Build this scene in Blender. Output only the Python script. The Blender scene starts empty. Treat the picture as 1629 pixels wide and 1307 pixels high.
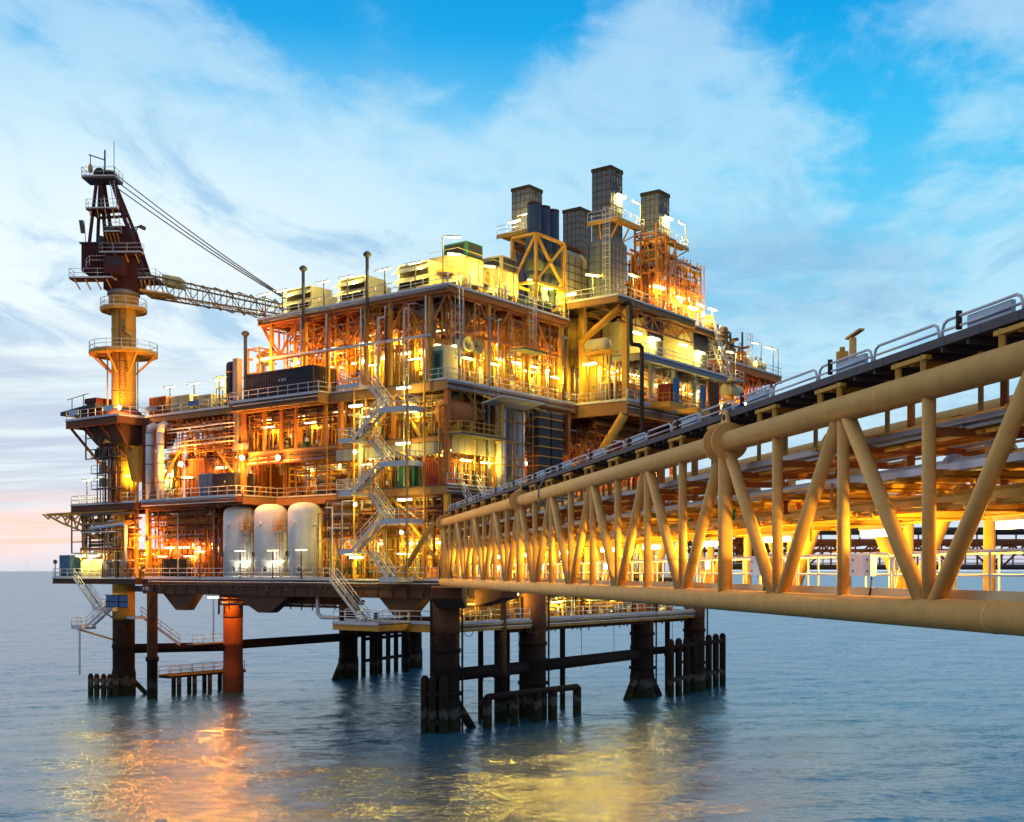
import bpy, math, random
import numpy as np
from mathutils import Vector, Matrix

S = bpy.context.scene
COL = S.collection
R = math.radians
# ---------------------------------------------------------------- camera
HEAD = R(37.1)
cu, cv, CH = -86.447, -73.028, 15.0
cam = bpy.data.cameras.new('camera')
cam.sensor_width = 36.0
cam.lens = 36.0 * 1900 / 1629
cam.shift_y = 254.5 / 1629
cam.clip_start = 0.5
cam.clip_end = 60000
camo = bpy.data.objects.new('camera', cam)
camo.location = (cu, cv, CH)
camo.rotation_euler = (R(90), 0, R(-52.9))
COL.objects.link(camo)
S.camera = camo
S.view_settings.view_transform = 'Standard'
S.view_settings.look = 'None'
S.view_settings.exposure = 0.0
S.view_settings.gamma = 1.0
S.cycles.use_denoising = True
S.cycles.max_bounces = 5
S.cycles.diffuse_bounces = 3
S.cycles.glossy_bounces = 3
S.cycles.sample_clamp_indirect = 6.0
S.cycles.caustics_reflective = False
S.cycles.caustics_refractive = False

def c2p(x, y):
    """a point given along the view (x to the side, y ahead of the viewpoint, metres) in platform axes"""
    return (cu + x * 0.6032 + y * 0.7976, cv - x * 0.7976 + y * 0.6032)

# ---------------------------------------------------------------- sky (dusk, the sun gone down on the far left)
W = bpy.data.worlds.new('World')
S.world = W
W.use_nodes = True
nt = W.node_tree
nt.nodes.clear()
def N(tree, t, **kw):
    n = tree.nodes.new(t)
    for k, v in kw.items():
        setattr(n, k, v)
    return n
def lin(c):
    return tuple((x / 12.92 if x <= 0.04045 else ((x + 0.055) / 1.055) ** 2.4) for x in c)
def hexc(r, g, b):
    return (*lin((r / 255, g / 255, b / 255)), 1)
L = nt.links.new
def math_(op, a, b=None, c=None, clamp=False, tree=nt):
    n = tree.nodes.new('ShaderNodeMath'); n.operation = op; n.use_clamp = clamp
    for i, x in enumerate((a, b, c)):
        if x is None: continue
        if isinstance(x, (int, float)): n.inputs[i].default_value = x
        else: tree.links.new(x, n.inputs[i])
    return n.outputs[0]
def ramp(fac, stops, tree=nt, interp='LINEAR'):
    n = tree.nodes.new('ShaderNodeValToRGB'); e = n.color_ramp.elements
    n.color_ramp.interpolation = interp
    while len(e) > 1: e.remove(e[0])
    e[0].position, e[0].color = stops[0]
    for p, c in stops[1:]:
        k = e.new(p); k.color = c
    tree.links.new(fac, n.inputs[0])
    return n.outputs[0]
def mix(fac, a, b, tree=nt, blend='MIX'):
    n = tree.nodes.new('ShaderNodeMix'); n.data_type = 'RGBA'; n.blend_type = blend
    for i, x in ((0, fac), (6, a), (7, b)):
        if isinstance(x, (int, float)): n.inputs[i].default_value = x
        elif isinstance(x, tuple): n.inputs[i].default_value = x
        else: tree.links.new(x, n.inputs[i])
    return n.outputs[2]
def smooth(x, a, b, tree=nt):
    n = tree.nodes.new('ShaderNodeMapRange'); n.interpolation_type = 'SMOOTHSTEP'
    n.inputs[1].default_value = a; n.inputs[2].default_value = b
    tree.links.new(x, n.inputs[0])
    return n.outputs[0]
tc = N(nt, 'ShaderNodeTexCoord')
rot = N(nt, 'ShaderNodeVectorRotate', rotation_type='Z_AXIS')      # y = ahead of the viewpoint, x = to its right
rot.inputs['Angle'].default_value = R(52.9)
L(tc.outputs['Generated'], rot.inputs['Vector'])
sp = N(nt, 'ShaderNodeSeparateXYZ'); L(rot.outputs[0], sp.inputs[0])
dx, dy, dz = sp.outputs
el = math_('MAXIMUM', dz, 0.0)
up = math_('MAXIMUM', dz, 0.02)
den = math_('ADD', up, 0.10)
pxx = math_('DIVIDE', dx, den)
pyy = math_('DIVIDE', dy, den)
cb = N(nt, 'ShaderNodeCombineXYZ'); L(pxx, cb.inputs[0]); L(pyy, cb.inputs[1])
def noise(vec, scale, detail, rough, dist=0.0, rz=0.0, sx=1.0, sy=1.0, off=(0, 0, 0), tree=nt):
    if rz:
        r = tree.nodes.new('ShaderNodeVectorRotate'); r.rotation_type = 'Z_AXIS'; r.inputs['Angle'].default_value = rz
        tree.links.new(vec, r.inputs['Vector']); vec = r.outputs[0]
    m = tree.nodes.new('ShaderNodeMapping')
    m.inputs['Location'].default_value = off
    m.inputs['Scale'].default_value = (sx, sy, 1)
    tree.links.new(vec, m.inputs[0])
    n = tree.nodes.new('ShaderNodeTexNoise')
    n.inputs['Scale'].default_value = scale; n.inputs['Detail'].default_value = detail
    n.inputs['Roughness'].default_value = rough; n.inputs['Distortion'].default_value = dist
    tree.links.new(m.outputs[0], n.inputs['Vector'])
    return n.outputs[0]
base = ramp(math_('MULTIPLY', el, 2.0), [
    (0.0, hexc(186, 182, 212)), (0.03, hexc(222, 208, 224)), (0.07, hexc(206, 222, 240)), (0.2, hexc(180, 214, 238)),
    (0.36, hexc(146, 216, 246)), (0.52, hexc(106, 206, 246)), (0.68, hexc(58, 190, 243)), (0.82, hexc(6, 165, 233)), (1.0, hexc(0, 132, 208))])
# the whole left half of the sky is bright with thin high cloud
lft = smooth(dx, 0.20, -0.30)
lowmid = math_('MULTIPLY', smooth(el, 0.08, 0.17), smooth(el, 0.42, 0.24))
glow = math_('MULTIPLY', math_('MULTIPLY', lft, lowmid), 0.98)
s1 = mix(glow, base, hexc(243, 252, 254))
# cirrus streaks
n1 = noise(cb.outputs[0], 0.95, 9, 0.60, 0.7, R(14), 1.5, 0.55, (3.1, 0.4, 0))
n2 = noise(cb.outputs[0], 2.4, 9, 0.60, 0.5, R(6), 1.5, 0.7, (7.3, 2.2, 0))
n3 = noise(cb.outputs[0], 6.5, 6, 0.60, 0.3, R(20), 1.15, 0.9, (1.3, 5.2, 0))
cl = math_('ADD', math_('MULTIPLY', n1, 0.44), math_('ADD', math_('MULTIPLY', n2, 0.32), math_('MULTIPLY', n3, 0.30)))
cl = math_('ADD', cl, math_('MULTIPLY', lft, 0.06))
mid = math_('MULTIPLY', smooth(el, 0.45, 0.18), 0.07)
cl = math_('ADD', cl, mid)
# a clear blue opening high above the stacks, thicker veils to both sides
def blob(cx_, cy_, rx, ry):
    q = math_('ADD', math_('POWER', math_('DIVIDE', math_('SUBTRACT', dx, cx_), rx), 2.0), math_('POWER', math_('DIVIDE', math_('SUBTRACT', el, cy_), ry), 2.0))
    return smooth(q, 1.0, 0.0)
cl = math_('SUBTRACT', cl, math_('MULTIPLY', blob(-0.07, 0.46, 0.17, 0.13), 0.16))
cl = math_('ADD', cl, math_('MULTIPLY', blob(0.30, 0.36, 0.26, 0.20), 0.035))
cl = math_('ADD', cl, math_('MULTIPLY', blob(-0.36, 0.40, 0.16, 0.16), 0.07))
cl = math_('ADD', cl, math_('MULTIPLY', blob(0.12, 0.34, 0.16, 0.10), 0.06))
cm = smooth(cl, 0.485, 0.66)
s2 = mix(math_('MULTIPLY', cm, 0.54), s1, hexc(214, 240, 251))
shade = math_('MULTIPLY', smooth(n2, 0.50, 0.68), math_('MULTIPLY', smooth(el, 0.12, 0.2), smooth(el, 0.46, 0.3)))
s2 = mix(math_('MULTIPLY', shade, 0.6), s2, hexc(112, 180, 228))
# grey blue banks lower down
n4 = noise(cb.outputs[0], 0.62, 8, 0.6, 0.5, R(6), 0.5, 1.3, (9.6, 1.7, 0))
n4 = math_('ADD', math_('MULTIPLY', n4, 0.72), math_('MULTIPLY', noise(cb.outputs[0], 2.2, 8, 0.65, 0.6, R(5), 0.6, 1.5, (2, 8, 0)), 0.28))
bank = math_('MULTIPLY', smooth(n4, 0.47, 0.60), math_('MULTIPLY', smooth(el, 0.02, 0.07), smooth(el, 0.30, 0.16)))
bank = math_('MAXIMUM', bank, math_('MULTIPLY', smooth(n4, 0.36, 0.52), math_('MAXIMUM', blob(0.19, 0.225, 0.19, 0.06), blob(-0.30, 0.16, 0.2, 0.05))))
s3 = mix(math_('MULTIPLY', bank, 0.56), s2, hexc(138, 178, 216))
# sunset streaks close to the horizon on the left
n5 = noise(cb.outputs[0], 1.1, 7, 0.6, 0.3, 0, 0.35, 1.0, (2.6, 4.4, 0))
pk = math_('MULTIPLY', smooth(n5, 0.40, 0.62), math_('MULTIPLY', smooth(el, 0.0, 0.022), smooth(el, 0.075, 0.035)))
pk = math_('MULTIPLY', pk, smooth(dx, -0.1, -0.36))
s4 = mix(math_('MULTIPLY', pk, 0.95), s3, hexc(255, 208, 200))
n6 = noise(cb.outputs[0], 1.0, 8, 0.62, 0.4, 0, 0.45, 1.6, (5.6, 0.4, 0))
lowc = math_('MULTIPLY', smooth(n6, 0.42, 0.6), math_('MULTIPLY', smooth(el, 0.045, 0.075), smooth(el, 0.2, 0.12)))
lowc = math_('MULTIPLY', lowc, smooth(dx, 0.0, -0.25))
s5 = mix(math_('MULTIPLY', lowc, 0.75), s4, hexc(150, 182, 220))
# unseen sky behind the viewpoint, paled and warmed to brighten the near faces
back = smooth(dy, 0.35, -0.6)
s6 = mix(math_('MULTIPLY', back, 0.6), s5, hexc(206, 196, 205))
nish = N(nt, 'ShaderNodeTexSky', sky_type='NISHITA')
nish.sun_disc = False
nish.sun_elevation = R(4); nish.sun_rotation = R(30); nish.air_density = 1.2; nish.dust_density = 2.0
bg1 = N(nt, 'ShaderNodeBackground'); bg1.inputs[1].default_value = 0.004
L(nish.outputs[0], bg1.inputs[0])
bg2 = N(nt, 'ShaderNodeBackground'); bg2.inputs[1].default_value = 1.03
L(s6, bg2.inputs[0])
ad = N(nt, 'ShaderNodeAddShader'); L(bg1.outputs[0], ad.inputs[0]); L(bg2.outputs[0], ad.inputs[1])
wo = N(nt, 'ShaderNodeOutputWorld'); L(ad.outputs[0], wo.inputs[0])

# a last weak glow from where the sun went down
sl = bpy.data.lights.new('sun', 'SUN'); sl.energy = 0.5; sl.angle = R(14); sl.color = (1.0, 0.86, 0.78)
so = bpy.data.objects.new('sun', sl); COL.objects.link(so)
sd = Vector((0.10, 0.95, 0.16)).normalized()
so.rotation_euler = sd.to_track_quat('Z', 'Y').to_euler()

# ---------------------------------------------------------------- materials
MATS = {}
def pm(name, col, rough=0.5, metal=0.0, dirt=0.35, dirtcol=(0.10, 0.045, 0.02), scale=0.9, bump=0.0, spec=0.5, streak=True):
    m = bpy.data.materials.new(name); m.use_nodes = True
    t = m.node_tree; b = t.nodes['Principled BSDF']
    b.inputs['Roughness'].default_value = rough; b.inputs['Metallic'].default_value = metal
    b.inputs['Specular IOR Level'].default_value = spec
    c = t.nodes.new('ShaderNodeTexCoord')
    g = t.nodes.new('ShaderNodeNewGeometry')
    n1 = noise(g.outputs['Position'], scale, 7, 0.65, 0.2, tree=t)
    mp = t.nodes.new('ShaderNodeMapping'); mp.inputs['Scale'].default_value = (3.2, 3.2, 0.35)
    t.links.new(g.outputs['Position'], mp.inputs[0])
    n2n = t.nodes.new('ShaderNodeTexNoise'); n2n.inputs['Scale'].default_value = 1.0; n2n.inputs['Detail'].default_value = 6
    t.links.new(mp.outputs[0], n2n.inputs['Vector'])
    f1 = smooth(n1, 0.52, 0.78, t); f2 = smooth(n2n.outputs[0], 0.55, 0.80, t)
    fac = math_('MULTIPLY', math_('MAXIMUM', f1, f2), dirt, tree=t)
    tone = ramp(n1, [(0.25, (*(x * 0.82 for x in col), 1)), (0.75, (*(min(1, x * 1.12) for x in col), 1))], t)
    out = mix(fac, tone, (*dirtcol, 1), t)
    t.links.new(out, b.inputs['Base Color'])
    rr = math_('ADD', math_('MULTIPLY', n1, 0.25), rough - 0.12, tree=t)
    t.links.new(rr, b.inputs['Roughness'])
    if bump:
        bn = t.nodes.new('ShaderNodeBump'); bn.inputs['Strength'].default_value = bump; bn.inputs['Distance'].default_value = 0.03
        n9 = noise(g.outputs['Position'], scale * 6, 5, 0.6, tree=t)
        t.links.new(n9, bn.inputs['Height']); t.links.new(bn.outputs[0], b.inputs['Normal'])
    MATS[name] = m
    return m
def em(name, col, strength):
    m = bpy.data.materials.new(name); m.use_nodes = True
    t = m.node_tree; b = t.nodes['Principled BSDF']
    b.inputs['Base Color'].default_value = (0.8, 0.8, 0.8, 1)
    b.inputs['Emission Color'].default_value = (*col, 1); b.inputs['Emission Strength'].default_value = strength
    MATS[name] = m
    return m
YEL = pm('yellow_paint', (0.68, 0.35, 0.045), 0.45, dirt=0.4)
YELC = pm('chord_paint', (0.84, 0.46, 0.12), 0.38, dirt=0.46, scale=2.1, dirtcol=(0.24, 0.10, 0.03), bump=0.12)
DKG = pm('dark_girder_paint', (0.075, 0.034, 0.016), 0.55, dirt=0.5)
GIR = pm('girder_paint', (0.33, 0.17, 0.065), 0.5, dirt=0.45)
ORA = pm('orange_paint', (0.52, 0.17, 0.035), 0.5, dirt=0.45)
CRM = pm('cream_panel', (0.58, 0.51, 0.30), 0.5, dirt=0.35)
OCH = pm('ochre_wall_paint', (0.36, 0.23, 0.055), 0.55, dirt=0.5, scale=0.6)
WHT = pm('white_paint', (0.78, 0.80, 0.84), 0.38, dirt=0.07, dirtcol=(0.25, 0.2, 0.15))
GAL = pm('galvanised_steel', (0.60, 0.60, 0.64), 0.42, 0.15, dirt=0.2, dirtcol=(0.15, 0.1, 0.08))
GRY = pm('grey_paint', (0.24, 0.25, 0.28), 0.5, dirt=0.35)
DGR = pm('dark_grey_paint', (0.07, 0.075, 0.09), 0.5, dirt=0.3)
NAV = pm('navy_paint', (0.018, 0.026, 0.045), 0.45, dirt=0.35, dirtcol=(0.05, 0.03, 0.02))
DUC = pm('blue_grey_duct', (0.045, 0.075, 0.12), 0.45, 0.2, dirt=0.3, dirtcol=(0.06, 0.05, 0.04))
BLU = pm('blue_paint', (0.05, 0.16, 0.34), 0.5, dirt=0.25)
LBL = pm('pale_blue_sign', (0.44, 0.57, 0.70), 0.5, dirt=0.15)
RED = pm('red_paint', (0.36, 0.05, 0.025), 0.5, dirt=0.4)
MAR = pm('maroon_paint', (0.07, 0.009, 0.011), 0.5, dirt=0.35, dirtcol=(0.02, 0.01, 0.01))
BRN = pm('rust_brown_paint', (0.17, 0.055, 0.025), 0.6, dirt=0.5)
GRN = pm('green_paint', (0.02, 0.19, 0.11), 0.5, dirt=0.3)
BLK = pm('black_steel', (0.016, 0.015, 0.016), 0.5, dirt=0.3)
def legmat():
    m = pm('marine_growth', (0.013, 0.010, 0.009), 0.75, dirt=0.6, dirtcol=(0.03, 0.013, 0.006), bump=0.8, spec=0.25)
    t = m.node_tree; b = t.nodes['Principled BSDF']; src = b.inputs['Base Color'].links[0].from_socket
    g = t.nodes.new('ShaderNodeNewGeometry'); s_ = t.nodes.new('ShaderNodeSeparateXYZ'); t.links.new(g.outputs['Position'], s_.inputs[0])
    n_ = noise(g.outputs['Position'], 1.8, 5, .6, tree=t)
    zz = math_('ADD', s_.outputs[2], math_('MULTIPLY', n_, 2.2, tree=t), tree=t)
    weed = smooth(zz, 2.6, 1.7, t)
    c1 = mix(weed, src, (0.022, 0.030, 0.012, 1), t)
    band = math_('MULTIPLY', smooth(zz, 2.3, 2.7, t), smooth(zz, 3.5, 2.9, t), tree=t)
    c2 = mix(math_('MULTIPLY', band, .7, tree=t), c1, (0.10, 0.10, 0.085, 1), t)
    rst = math_('MULTIPLY', smooth(zz, 8.2, 10.5, t), smooth(n_, .42, .62, t), tree=t)
    c3 = mix(rst, c2, (0.055, 0.02, 0.008, 1), t)
    t.links.new(c3, b.inputs['Base Color'])
    return m
LEG = legmat()
DEK = pm('deck_grating', (0.10, 0.09, 0.085), 0.7, dirt=0.5)
CLD = pm('stack_cladding', (0.13, 0.165, 0.225), 0.42, 0.2, dirt=0.3)
LAMPW = em('lamp_warm', (1.0, 0.86, 0.45), 6.0)
LAMPO = em('lamp_sodium', (1.0, 0.62, 0.22), 40.0)
INK = pm('ink_white', (0.75, 0.75, 0.72), 0.6, dirt=0.2)
INKB = pm('ink_black', (0.02, 0.02, 0.02), 0.6, dirt=0.1)

REDL = pm('red_lead_paint', (0.27, 0.06, 0.018), 0.55, dirt=0.5)
LAMPR = em('lamp_round', (1.0, 0.88, 0.5), 22.0)
# ---------------------------------------------------------------- mesh helpers
class MB:
    def __init__(s):
        s.v = []; s.f = []; s.s = []
    def box(s, x0, y0, z0, x1, y1, z1):
        if x0 > x1: x0, x1 = x1, x0
        if y0 > y1: y0, y1 = y1, y0
        if z0 > z1: z0, z1 = z1, z0
        b = len(s.v)
        s.v += [(x0, y0, z0), (x1, y0, z0), (x1, y1, z0), (x0, y1, z0), (x0, y0, z1), (x1, y0, z1), (x1, y1, z1), (x0, y1, z1)]
        for q in ((0, 3, 2, 1), (4, 5, 6, 7), (0, 1, 5, 4), (1, 2, 6, 5), (2, 3, 7, 6), (3, 0, 4, 7)):
            s.f.append(tuple(b + i for i in q)); s.s.append(False)
        return s
    def bar(s, p, q, w, h=None, upv=(0, 0, 1)):
        h = h or w
        p = Vector(p); q = Vector(q); d = (q - p)
        if d.length < 1e-6: return s
        d.normalize(); u = Vector(upv)
        if abs(d.dot(u)) > 0.98: u = Vector((1, 0, 0))
        a = d.cross(u).normalized(); c = a.cross(d)
        b = len(s.v)
        for e in (p, q):
            for (i, j) in ((-1, -1), (1, -1), (1, 1), (-1, 1)):
                s.v.append(tuple(e + a * (i * w / 2) + c * (j * h / 2)))
        for k in ((0, 1, 2, 3), (7, 6, 5, 4), (0, 4, 5, 1), (1, 5, 6, 2), (2, 6, 7, 3), (3, 7, 4, 0)):
            s.f.append(tuple(b + i for i in k)); s.s.append(False)
        return s
    def ibeam(s, p, q, w, h):
        p = Vector(p); q = Vector(q); t = 0.12 * h
        o = Vector((0, 0, h / 2 - t / 2))
        s.bar(p + o, q + o, w, t); s.bar(p - o, q - o, w, t); s.bar(p, q, w * 0.18, h - 2 * t)
        return s
    def ring(s, c, d, a, b2, r, n):
        return [tuple(c + a * (r * math.cos(2 * math.pi * i / n)) + b2 * (r * math.sin(2 * math.pi * i / n))) for i in range(n)]
    def pipe(s, pts, r, n=8, r2=None, caps=True):
        pts = [Vector(p) for p in pts]
        m = len(pts)
        dirs = [(pts[i + 1] - pts[i]).normalized() for i in range(m - 1)]
        d0 = dirs[0]; u = Vector((0, 0, 1)) if abs(d0.z) < 0.9 else Vector((1, 0, 0))
        a = d0.cross(u).normalized()
        base = len(s.v)
        for i in range(m):
            t = dirs[0] if i == 0 else dirs[-1] if i == m - 1 else (dirs[i - 1] + dirs[i])
            if t.length < 1e-5: t = dirs[i - 1]
            t = t.normalized()
            k = 1.0
            if 0 < i < m - 1:
                k = 1.0 / max(0.5, t.dot(dirs[i]))
            a = (a - t * a.dot(t)).normalized()
            b2 = t.cross(a)
            rr = r if r2 is None else r + (r2 - r) * i / (m - 1)
            # stretch in the bend plane only
            if k > 1.001:
                bend = (dirs[i] - dirs[i - 1]); bend = (bend - t * bend.dot(t)).normalized()
                ring = []
                for j in range(n):
                    o = a * (rr * math.cos(2 * math.pi * j / n)) + b2 * (rr * math.sin(2 * math.pi * j / n))
                    o = o + bend * (o.dot(bend) * (k - 1)); ring.append(tuple(pts[i] + o))
            else:
                ring = s.ring(pts[i], t, a, b2, rr, n)
            s.v += ring
        for i in range(m - 1):
            for j in range(n):
                a0 = base + i * n + j; a1 = base + i * n + (j + 1) % n
                s.f.append((a0, a1, a1 + n, a0 + n)); s.s.append(True)
        if caps:
            s.f.append(tuple(base + j for j in range(n - 1, -1, -1))); s.s.append(False)
            e = base + (m - 1) * n
            s.f.append(tuple(e + j for j in range(n))); s.s.append(False)
        return s
    def tube(s, p, q, r, n=8, r2=None):
        return s.pipe([p, q], r, n, r2)
    def lathe(s, c, prof, n=20, axis='z', flat=False):
        base = len(s.v); m = len(prof)
        for (r, h) in prof:
            for j in range(n):
                x, y = r * math.cos(2 * math.pi * j / n), r * math.sin(2 * math.pi * j / n)
                if axis == 'z': p = (c[0] + x, c[1] + y, c[2] + h)
                elif axis == 'x': p = (c[0] + h, c[1] + x, c[2] + y)
                else: p = (c[0] + y, c[1] + h, c[2] + x)
                s.v.append(p)
        for i in range(m - 1):
            for j in range(n):
                a0 = base + i * n + j; a1 = base + i * n + (j + 1) % n
                s.f.append((a0, a1, a1 + n, a0 + n)); s.s.append(not flat)
        s.f.append(tuple(base + j for j in range(n - 1, -1, -1))); s.s.append(False)
        e = base + (m - 1) * n
        s.f.append(tuple(e + j for j in range(n))); s.s.append(False)
        return s
    def prism(s, poly, z0, z1):
        """poly: (x, y) points counter-clockwise"""
        b = len(s.v); n = len(poly)
        s.v += [(x, y, z0) for x, y in poly] + [(x, y, z1) for x, y in poly]
        s.f.append(tuple(b + i for i in range(n - 1, -1, -1))); s.s.append(False)
        s.f.append(tuple(b + n + i for i in range(n))); s.s.append(False)
        for i in range(n):
            j = (i + 1) % n
            s.f.append((b + i, b + j, b + n + j, b + n + i)); s.s.append(False)
        return s
    def slab(s, pts, off):
        """a flat polygon of 3-D points given a thickness by the vector off"""
        b = len(s.v); n = len(pts); off = Vector(off)
        s.v += [tuple(p) for p in pts] + [tuple(Vector(p) + off) for p in pts]
        s.f.append(tuple(b + i for i in range(n - 1, -1, -1))); s.s.append(False)
        s.f.append(tuple(b + n + i for i in range(n))); s.s.append(False)
        for i in range(n):
            j = (i + 1) % n
            s.f.append((b + i, b + j, b + n + j, b + n + i)); s.s.append(False)
        return s
    def hull6(s, lo, hi):
        """lo, hi: four corners each, same order"""
        b = len(s.v); s.v += [tuple(p) for p in lo] + [tuple(p) for p in hi]
        for q in ((3, 2, 1, 0), (4, 5, 6, 7), (0, 1, 5, 4), (1, 2, 6, 5), (2, 3, 7, 6), (3, 0, 4, 7)):
            s.f.append(tuple(b + i for i in q)); s.s.append(False)
        return s
    def rail(s, pts, h=1.1, step=1.6, r=0.042, toe=True, closed=False):
        """handrail along a path of deck points: two rails, posts, a toe plate"""
        pts = [Vector(p) for p in pts]
        if closed: pts = pts + [pts[0]]
        for hh in (h, h * 0.55):
            s.pipe([p + Vector((0, 0, hh)) for p in pts], r, 5)
        for i in range(len(pts) - 1):
            a, b = pts[i], pts[i + 1]; n = max(1, round((b - a).length / step))
            for k in range(n + (1 if i == len(pts) - 2 else 0)):
                p = a + (b - a) * (k / n)
                s.tube(p, p + Vector((0, 0, h)), r, 5)
            if toe: s.bar(a + Vector((0, 0, 0.09)), b + Vector((0, 0, 0.09)), 0.03, 0.16)
        return s
    def ladder(s, p, q, wdir, w=0.5, cage=True, step=0.35):
        p = Vector(p); q = Vector(q); wd = Vector(wdir).normalized() * (w / 2)
        s.tube(p - wd, q - wd, 0.035, 5); s.tube(p + wd, q + wd, 0.035, 5)
        n = int((q - p).length / step)
        for i in range(1, n):
            c = p + (q - p) * (i / n); s.tube(c - wd, c + wd, 0.02, 4)
        if cage:
            d = (q - p).normalized(); o = wd.normalized().cross(d) * -1
            m = max(2, int((q - p).length / 0.9))
            for i in range(1, m + 1):
                c = p + (q - p) * (0.15 + 0.85 * i / m)
                s.pipe([c - wd, c - wd * 1.5 + o * 0.4, c + o * 0.72, c + wd * 1.5 + o * 0.4, c + wd], 0.025, 4)
            for k in (-1.5, 0, 1.5):
                off = (o * (0.72 if k == 0 else 0.4)) + wd * k
                s.tube(p + (q - p) * 0.28 + off, q + off, 0.02, 4)
        return s

def mesh(name, mb, mat):
    me = bpy.data.meshes.new(name)
    me.from_pydata(mb.v, [], mb.f)
    me.polygons.foreach_set('use_smooth', mb.s)
    me.materials.append(mat)
    me.update()
    return me
def root_of(o):
    while o.parent: o = o.parent
    return o
def ob(name, mb, mat, parent=None):
    """links a builder as ONE mesh object; geometry is given in platform axes (or in the thing's own when the thing is marked local)"""
    if parent is not None:
        r = root_of(parent)
        if not r.get('local'):
            o0 = r.location
            if o0.length > 0: mb.v = [(x - o0.x, y - o0.y, z - o0.z) for x, y, z in mb.v]
    o = bpy.data.objects.new(name, mesh(name, mb, mat))
    COL.objects.link(o)
    if parent is not None: o.parent = parent
    return o
def tag(o, label, cat, group=None):
    o['label'] = label; o['category'] = cat
    if group: o['group'] = group
    return o
def thing(name, label, cat, loc=(0, 0, 0), rz=0.0, group=None, local=False):
    o = bpy.data.objects.new(name, None); COL.objects.link(o)
    o.location = loc; o.rotation_euler = (0, 0, rz); o.empty_display_size = 0.2
    if local: o['local'] = 1
    return tag(o, label, cat, group)
def copy_tree(o, parent=None):
    c = o.copy(); COL.objects.link(c)
    c.parent = parent
    for ch in [x for x in o.children]:
        copy_tree(ch, c)
    return c
def dup(o, loc, rz, label=None, group=None):
    c = copy_tree(o); c.location = loc; c.rotation_euler = (0, 0, rz)
    if label: c['label'] = label
    if group: c['group'] = group
    return c
def text(body, size, mat, parent, loc, rot, ext=0.01):
    cu_ = bpy.data.curves.new('lettering', 'FONT'); cu_.body = body; cu_.size = size; cu_.extrude = ext
    cu_.align_x = 'CENTER'; cu_.align_y = 'CENTER'
    tmp = bpy.data.objects.new('lettering', cu_); COL.objects.link(tmp)
    me = bpy.data.meshes.new_from_object(tmp.evaluated_get(bpy.context.evaluated_depsgraph_get()))
    bpy.data.objects.remove(tmp); me.materials.append(mat)
    o = bpy.data.objects.new('lettering', me); COL.objects.link(o)
    r = root_of(parent); o.parent = parent
    o.location = Vector(loc) - (Vector((0, 0, 0)) if r.get('local') else r.location); o.rotation_euler = rot
    return o
FL = (R(90), 0, R(-90))     # lettering on a face that looks towards -x
FR = (R(90), 0, 0)          # lettering on a face that looks towards -y
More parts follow.
